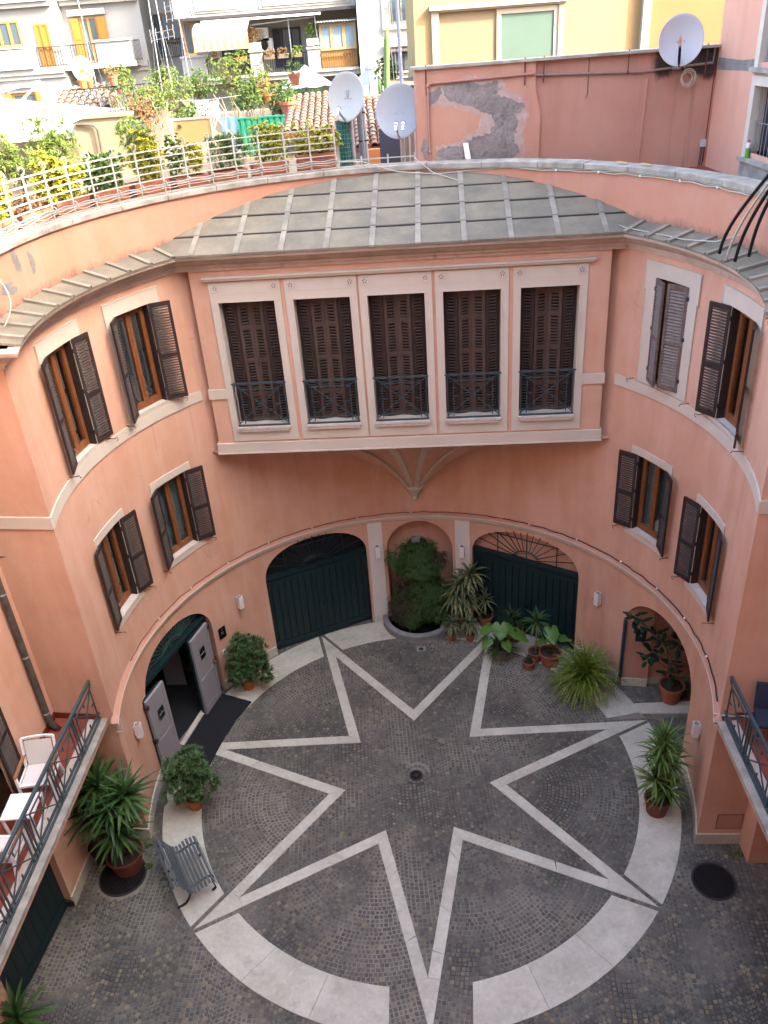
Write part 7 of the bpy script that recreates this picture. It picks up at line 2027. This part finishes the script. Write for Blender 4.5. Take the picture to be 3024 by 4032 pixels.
# ---------------------------------------------------------------- far buildings
ground = MB(); ground.add([(-400, -400, -.06), (400, -400, -.06), (400, 400, -.06), (-400, 400, -.06)], [(0, 1, 2, 3)]); g_ = ground.build('ground', mat('city_ground', (.12, .11, .10), .95)); g_['kind'] = 'structure'
fw = mat('far_white', (.32, .305, .275), .9, (.265, .25, .225), .35, .6, streak=((.22, .21, .19), .8, .1, .4, .5, .8)); fg = mat('far_glass', (.06, .08, .09), .1, spec=.6); ow_ = mat('orange_shutter', (.34, .14, .022), .6, (.29, .115, .018), 3, .5); oframe = mat('orange_frame', (.32, .145, .04), .6)
def fwin(par, x0, x1, y, z0, z1, fm, npane=2, fr=.06, glass=None, depth=.12, sill=True, nm='window'):
    mb = MB(); f = fr
    mb.box(x0, x0 + f, y - .03, y + .05, z0, z1); mb.box(x1 - f, x1, y - .03, y + .05, z0, z1); mb.box(x0 + f, x1 - f, y - .03, y + .05, z1 - f, z1); mb.box(x0 + f, x1 - f, y - .03, y + .05, z0, z0 + f)
    for k in range(1, npane): x = x0 + (x1 - x0) * k / npane; mb.box(x - f * .7, x + f * .7, y - .04, y + .05, z0 + f, z1 - f)
    w = mb.build(nm, fm, par)
    for k in range(npane):
        a, b = x0 + (x1 - x0) * k / npane + f * .7, x0 + (x1 - x0) * (k + 1) / npane - f * .7
        g = MB(); g.box(a, b, y + .0, y + .02, z0 + f, z1 - f); g.build('pane', glass or fg, w)
    if sill: s = MB(); s.box(x0 - .1, x1 + .1, y - .14, y + .02, z0 - .09, z0); s.build('sill', fw, w)
    return w
def frail(par, x0, x1, y, z0, z1, n, m=None, nm='balcony_railing'):
    m = m or M['castiron']; mb = MB(); mb.bar((x0, y, z1), (x1, y, z1), .05, .05); mb.bar((x0, y, z0 + .08), (x1, y, z0 + .08), .04, .03)
    p = mb.build(nm, m, par)
    for k in range(n + 1): b = MB(); x = x0 + (x1 - x0) * k / n; b.bar((x, y, z0), (x, y, z1), .022, .022); b.build('bar', m, p)
    return p
# left white building
lb = thing('white_building', 'sunlit white building with orange shutters and balcony at the top left', 'building')
mb = MB(); mb.box(-32, -15.63, 38.6, 50, -.05, 26); mb.box(-15.63, -11.40, 40, 50, -.05, 26); mb.box(-11.40, -9.34, 43, 50, -.05, 26); mb.build('facade', fw, lb)
mb = MB()
for x0, x1, y in ((-32, -15.70, 38.6), (-15.57, -11.45, 40)):
    mb.box(x0, x1, y - .35, y, 16.29, 16.52); mb.box(x0, x1, y - .5, y, 16.52, 16.72); mb.box(x0, x1, y - .25, y, 13.20, 13.48); mb.box(x0, x1, y - .15, y, 13.00, 13.20)
mb.build('cornice', fw, lb)
fwin(lb, -19.22, -17.59, 38.55, 14.56, 15.75, oframe, 3, .1)
fwin(lb, -16.83, -16.10, 38.55, 13.51, 15.53, ow_, 2, .1, ow_, nm='shuttered_door'); 
w = fwin(lb, -14.77, -13.84, 39.95, 13.56, 15.71, oframe, 2, .09, nm='balcony_door')
for a, b in ((-15.24, -14.80), (-13.82, -13.34)):
    mb = MB(); mb.box(a, b, 39.82, 39.88, 13.59, 15.68); mb.box(a + .06, b - .06, 39.80, 39.82, 14.66, 15.55); mb.box(a + .06, b - .06, 39.80, 39.82, 13.69, 14.53); mb.build('shutter', ow_, w)
mb = MB(); mb.box(-15.30, -13.25, 39.75, 40, 15.79, 16.08); mb.build('door_hood', fw, lb)
mb = MB(); mb.box(-17.03, -11.85, 38.4, 40, 13.27, 13.49); mb.build('balcony_slab', fw, lb)
frail(lb, -16.96, -13.84, 38.45, 13.49, 14.44, 22)
mb = MB(); mb.box(-13.78, -11.92, 38.4, 38.65, 13.49, 14.49); mb.box(-13.87, -11.85, 38.32, 38.72, 14.49, 14.60); mb.box(-32, -17.23, 38.2, 38.6, 13.49, 14.41); mb.build('balcony_parapet', fw, lb)
frail(lb, -11.85, -11.52, 38.9, 13.49, 14.46, 5)
fwin(lb, -10.99, -9.93, 42.95, 14.33, 15.72, oframe, 2, .08, glass=mat('far_glass_blue', (.10, .14, .19), .1, spec=.6)); frail(lb, -11.06, -9.73, 42.7, 13.43, 14.40, 12)
fwin(lb, -11.35, -11.06, 42.95, 13.47, 15.66, M['castiron'], 1, .05)
for a, b, z in ((-18.89, -17.56, 12.27), (-15.83, -14.77, 12.23)):
    y = 38.55 if b < -15.70 else 39.95
    w = fwin(lb, a, b, y, z - .9, z + .1, ow_, 2, .1); mb = MB(); mb.box(a - .25, b + .25, y - .25, y, z + .35, z + .55); mb.box(a - .15, b + .15, y - .12, y, z + .12, z + .35); mb.build('window_hood', fw, w)
    for s, x in ((-1, a), (1, b)): mb = MB(); mb.box(min(x, x + s * .4), max(x, x + s * .4), y - .15, y - .1, z - .9, z + .1); mb.build('shutter', ow_, w)
# middle building with awning
mbd = thing('balcony_building', 'old pale building with yellow awning, balconies and a glazed wooden loggia', 'building')
fm = mat('far_grey_white', (.32, .305, .265), .9, (.26, .245, .21), .5, .7, streak=((.17, .16, .14), 1, .12, .5, .5, .75))
mb = MB(); mb.box(-9.21, 0.22, 39.4, 50, -.05, 30); mb.box(-9.21, 0.22, 37.6, 39.4, 15.25, 30); mb.build('facade', fm, mbd)
mb = MB(); mb.box(-8.82, 0.25, 37.2, 37.7, 15.11, 15.25); mb.build('gutter', M['castiron'], mbd)
for a, b in ((-8.29, -5.54), (-4.76, -0.04)):
    mb = MB(); mb.box(a, b, 37.56, 37.6, 15.40, 16.42); mb.box(a + .2, b - .2, 37.52, 37.56, 15.51, 16.42); mb.build('wall_panel', fm, mbd)
mb = MB(); mb.box(-7.77, -1.61, 36.9, 37.15, 14.96, 15.06); mb.build('awning_case', M['whitemetal'], mbd)
ya = mat('yellow_awning', (.46, .38, .21), .9, (.40, .32, .18), 2, .5, streak=((.5, .42, .27), 6, .08, .5, .5, .7), trans=.2)
aw = thing('awning', 'faded yellow fabric awning let down over the left balcony', 'awning'); mb = MB(); n = 26; rows = []
for t, yy, zz in ((0, 37.1, 14.96), (.5, 36.4, 14.85), (1, 35.9, 14.72)): rows.append([(-8.10 + (-5.28 - -8.10) * i / n, yy, zz) for i in range(n + 1)])
for k in range(1, 6): rows.append([(-8.14 + (-5.35 - -8.14) * i / n, 35.9 + .07 * sin(i * 1.9) * k / 5, 14.72 + (13.73 - 14.72) * k / 5) for i in range(n + 1)])
mb.loft(rows); mb.build('fabric', ya, aw, smooth=True); mb = MB(); mb.bar((-8.16, 35.9, 13.73), (-5.31, 35.9, 13.73), .06, .06); mb.build('bottom_bar', ya, aw)
mb = MB(); mb.box(-9.21, 0.22, 37.3, 39.4, 12.13, 12.39); mb.box(-9.28, 0.22, 37.2, 37.4, 12.34, 12.47); mb.build('balcony_slab', fw, mbd)
for a, b, zt_ in ((-9.15, -7.88, 13.44), (-5.54, -4.89, 13.49), (-2.47, -1.81, 13.44)):
    mb = MB(); mb.box(a, b, 37.3, 37.7, 12.39, zt_); mb.box(a - .06, b + .06, 37.24, 37.76, zt_, zt_ + .1); mb.build('pillar', fw, mbd)
for a, b, n in ((-7.84, -5.57, 20), (-4.86, -2.49, 20)): frail(mbd, a, b, 37.45, 12.44, 13.31, n)
fwin(mbd, -3.91, -2.86, 39.35, 12.42, 14.51, mat('plum_frame', (.03, .022, .035), .6), 2, .1, glass=mat('door_glass', (.05, .08, .10), .15, spec=.6), sill=False, nm='balcony_door')
mb = MB(); mb.box(-4.37, -3.95, 39.25, 39.33, 12.63, 14.49); mb.build('dark_shutter', bpy.data.materials['plum_frame'], mbd)
fwin(mbd, -7.25, -5.68, 39.35, 12.42, 14.33, bpy.data.materials['plum_frame'], 3, .1, sill=False, nm='balcony_door')
fwin(mbd, -8.95, -8.43, 38.0, 13.54, 15.11, oframe, 1, .1)
mb = MB(); mb.bar((-5.28, 37.2, 14.72), (-2.01, 37.2, 14.88), .05, .05); mb.bar((-3.32, 37.2, 14.92), (-3.32, 37.25, 13.15), .04, .04); mb.bar((-1.94, 37.2, 14.92), (-1.88, 37.25, 13.54), .04, .04); mb.build('awning_frame', M['galv'], mbd)
wl3 = mat('loggia_wood', (.32, .23, .10), .7, (.27, .185, .083), 3, .5); bg_ = mat('bluish_glass', (.20, .28, .33), .15, (.12, .18, .22), 1, .7, spec=.6)
fwin(mbd, -1.77, 0.15, 37.35, 13.31, 14.54, wl3, 3, .12, bg_, sill=False, nm='loggia_window')
mb = MB(); mb.box(-1.77, 0.15, 37.4, 37.5, 12.47, 13.31)
o = mb.build('loggia_panel', mat('ochre_panel', (.32, .17, .04), .7, (.26, .135, .03), 2, .6), mbd); frail(mbd, -1.75, 0.14, 37.25, 12.47, 13.22, 15, M['iron'])
mb = MB(); n = 28; mb.loft([[(-1.88 + (0.25 - -1.88) * i / n, y, z + .03 * (i % 2)) for i in range(n + 1)] for y, z in ((37.0, 14.59), (37.9, 14.70))]); mb.build('corrugated_roof', M['galv'], mbd)
def ac(x, z, s, lab):
    o = thing('air_conditioner', lab, 'air conditioner', (x, 39.0, z)); mb = MB(); mb.box(-.42, .42, -.18, .18, 0, .62); mb.build('housing', M['lampwhite'], o)
    mb = MB(lambda p: Vector((p.x - .1, -.185 - p.z, .31 + p.y))); mb.lathe([(0, 0), (.24, 0), (.25, .01), (.26, 0)], 20); mb.build('fan_grille', M['castiron'] if s else M['plastic_grey'], o)
ac(-4.97, 13.96, 0, 'upper air conditioner beside the yellow awning'); ac(-4.78, 13.46, 1, 'lower air conditioner with dark fan beside the yellow awning')
for i, (x, pl, mt, lab) in enumerate(((-7.38, 'lf_pinkish', 'castiron', 'trough of red flowers on the left balcony railing'), (-6.00, 'lf_light', 'terracotta2', 'orange trough on the left balcony railing by the pillar'), (-4.50, 'lf_pinkish', 'stem', 'brown trough on the right balcony railing under the dark shutter'), (-3.78, 'lf_pinkish', 'stem', 'brown trough in the middle of the right balcony railing'), (-3.06, 'lf_light', 'stem', 'brown trough with pale flowers on the right balcony railing'))):
    o = thing('flower_trough', lab, 'planter', (x, 37.3, 13.12), 'flower troughs on the balcony railings'); mb = MB(); mb.box(-.28, .28, -.12, .12, 0, .2); mb.build('trough', M[mt], o); lv = MB(); bush(lv, random.Random(i), (0, 0, .3), (.3, .15, .18), 26, 6, .14, .06, .3, .6); lv.build('flowers', M[pl], o, fix=False)
for x, lab, s in ((-5.22, 'stone box with dry plant on the middle pillar', 'lf_pinkish'), (-2.14, 'stone box with spiky plant on the right pillar', 'lf_mid')):
    o = thing('stone_planter', lab, 'planter', (x, 37.5, 13.60)); mb = MB(); mb.box(-.32, .32, -.2, .2, 0, .32); mb.build('box', M['sill'], o); lv = MB(); bush(lv, random.Random(7), (0, 0, .65), (.35, .2, .35), 40, 6, .3, .05, .3, .9); lv.build('foliage', M[s], o, fix=False)
# narrow bright white building
tw = thing('narrow_white_building', 'narrow bright white house with a grilled window between balconies and yellow house', 'building')
mb = MB(); mb.box(0.27, 3.85, 37, 46, -.05, 26); mb.build('facade', mat('bright_white', (.46, .45, .42), .9, (.40, .39, .36), .5, .6), tw)
w = fwin(tw, 1.94, 3.19, 36.98, 14.34, 15.92, fw, 2, .06); frail(tw, 1.91, 3.22, 36.75, 14.34, 15.27, 12, M['green_steel'])
mb = MB(); mb.box(1.55, 3.42, 36.8, 37, 14.05, 14.31); mb.box(1.55, 1.87, 36.9, 37, 13.84, 16.20); mb.box(1.48, 3.42, 36.6, 37, 13.27, 13.37); mb.box(1.84, 3.42, 36.75, 37, 13.05, 13.17); mb.build('window_trim', fw, tw)
fwin(tw, 1.91, 3.24, 36.98, 12.12, 12.99, M['castiron'], 2, .06)
o = thing('reed_hut', 'dark reed roofed hut behind the biggest dish', 'hut', (1.35, 17, 11.3)); mb = MB(); mb.box(-.5, .75, 0, .4, 0, 1.25); mb.build('wall', M['shutter'], o); mb = MB(); mb.add([(-.6, -.3, 1.22), (.8, -.3, 1.26), (.8, .5, 1.45), (-.6, .5, 1.40)], [(0, 1, 2, 3)]); mb.build('roof', M['stem'], o)
for k in range(16): mb = MB(); x = -.5 + k * .08; mb.box(x, x + .06, -.04, 0, .5, 1.2); mb.build('reed', M['stem'], o)
# yellow house
yb = thing('yellow_house', 'pale yellow house with a big green-blinded window above the flaking wall', 'building')
ym = mat('yellow_render', (.30, .222, .105), .9, (.27, .195, .09), .5, .6, .05, 60); ym2 = mat('beige_panel', (.21, .16, .095), .9, (.19, .145, .085), .6, .5)  # second tone: yellow panel with its band of shade put into the colour
mb = MB(); mb.box(1.80, 8.90, 17, 21, -.05, 26); mb.build('facade', ym, yb)
yt = mat('cream_trim', (.32, .28, .20), .8)
mb = MB(); mb.box(2.27, 6.56, 16.8, 17, 14.52, 14.65); mb.box(2.34, 6.51, 16.88, 17, 14.46, 14.52); mb.box(2.34, 2.57, 16.9, 17, 11, 14.46); mb.box(6.30, 6.47, 16.9, 17, 11, 14.46); mb.build('window_surround', yt, yb)
mb = MB(); mb.box(2.59, 4.33, 16.99, 17.0, 11, 14.45); mb.build('blind_panel', ym2, yb)
w = fwin(yb, 4.37, 6.30, 16.97, 11.5, 14.44, mat('beige_frame', (.34, .30, .235), .7), 1, .14, mat('green_blind', (.085, .135, .105), .6, (.075, .118, .09), 1, .5), sill=False)
mb = MB(); mb.box(8.90, 9.15, 16.8, 17.2, -.05, 26); mb.build('corner_strip', fw, yb)
ob = thing('orange_house', 'orange wall beside the yellow house behind the rust-streaked dish', 'building')
mb = MB(); mb.box(9.15, 26, 17.02, 21, -.05, 26); mb.build('facade', mat('orange_render', (.30, .118, .05), .9, (.27, .10, .042), .6, .6), ob)

# ---------------------------------------------------------------- loose wires over the roof, cable bundle on the right
cable([(.90, 5.66, 11.83), (1.25, 5.35, 11.56), (1.9, 4.95, 11.37), (2.7, 4.55, 11.22), (3.4, 4.0, 11.05), (4.1, 3.4, 10.86), (4.55, 2.85, 10.73), (4.9, 2.35, 10.71), (5.2, 1.55, 10.74), (5.45, .9, 10.83), (5.72, .55, 11.0)], .011, M['cablew'], 'roof_wire', 'pale wire trailing down across the bay roof to the right')
cable([(-.8, 5.66, 11.86), (-.2, 5.62, 11.84), (.5, 5.45, 11.62), (1.3, 5.40, 11.52), (2.0, 5.32, 11.55), (2.7, 5.05, 11.57)] + [W(t, RP - .04, 11.57 + .015 * sin(t * .9)) for t in range(58, 6, -3)], .010, M['cablew'], 'roof_wire', 'pale wire sagging over the roof ridge and along under the parapet cap', clips=[W(t, RP - .045, 11.57) for t in (52, 43, 34, 25, 16)])
cable([W(t, RP - .03, 11.60 + .008 * sin(t * 1.3)) for t in range(78, 2, -3)], .010, mat('green_cable', (.35, .42, .33), .6), 'roof_wire', 'pale green wire under the right parapet cap')
cable([W(180 + .8 * i, RP - .06 - .25 * sin(i * .35) , 11.45 - .09 * i) for i in range(9)], .010, M['cablew'], 'roof_wire', 'pale wire hanging at the left edge of the parapet')
for i, (e, m, lab) in enumerate((((5.30, .34, 10.78), 'cableb', 'black cable reaching the roof slabs leftmost of the bundle'), ((5.33, .12, 10.72), 'cablew', 'white cable in the black bundle'), ((5.40, -.04, 10.74), 'cableb', 'black cable next to the white one'), ((5.50, -.26, 10.86), 'cableb', 'thick black cable rightmost of the bundle'))):
    a = Vector((5.50 + .03 * i, -1.35 - .05 * i, 12.75)); b = Vector((5.42 + .02 * i, -.42 - .06 * i, 11.85)); c = Vector(e) + Vector((0.02, -.03, .5))
    pts = []
    for k in range(17):
        t = k / 16; pts.append(a * (1 - t) ** 3 + b * 3 * t * (1 - t) ** 2 + c * 3 * t * t * (1 - t) + Vector(e) * t ** 3)
    cable(pts, .026 if m == 'cableb' else .018, M[m], 'cable_bundle', lab, n=8)
mb = MB(); mb.tube([(5.43, -.70, 11.98), (5.55, -.62, 11.98)], .03, 8); mb.build('cable_tie', M['lampwhite'], None, label='white tie round the cable bundle', cat='cable tie')
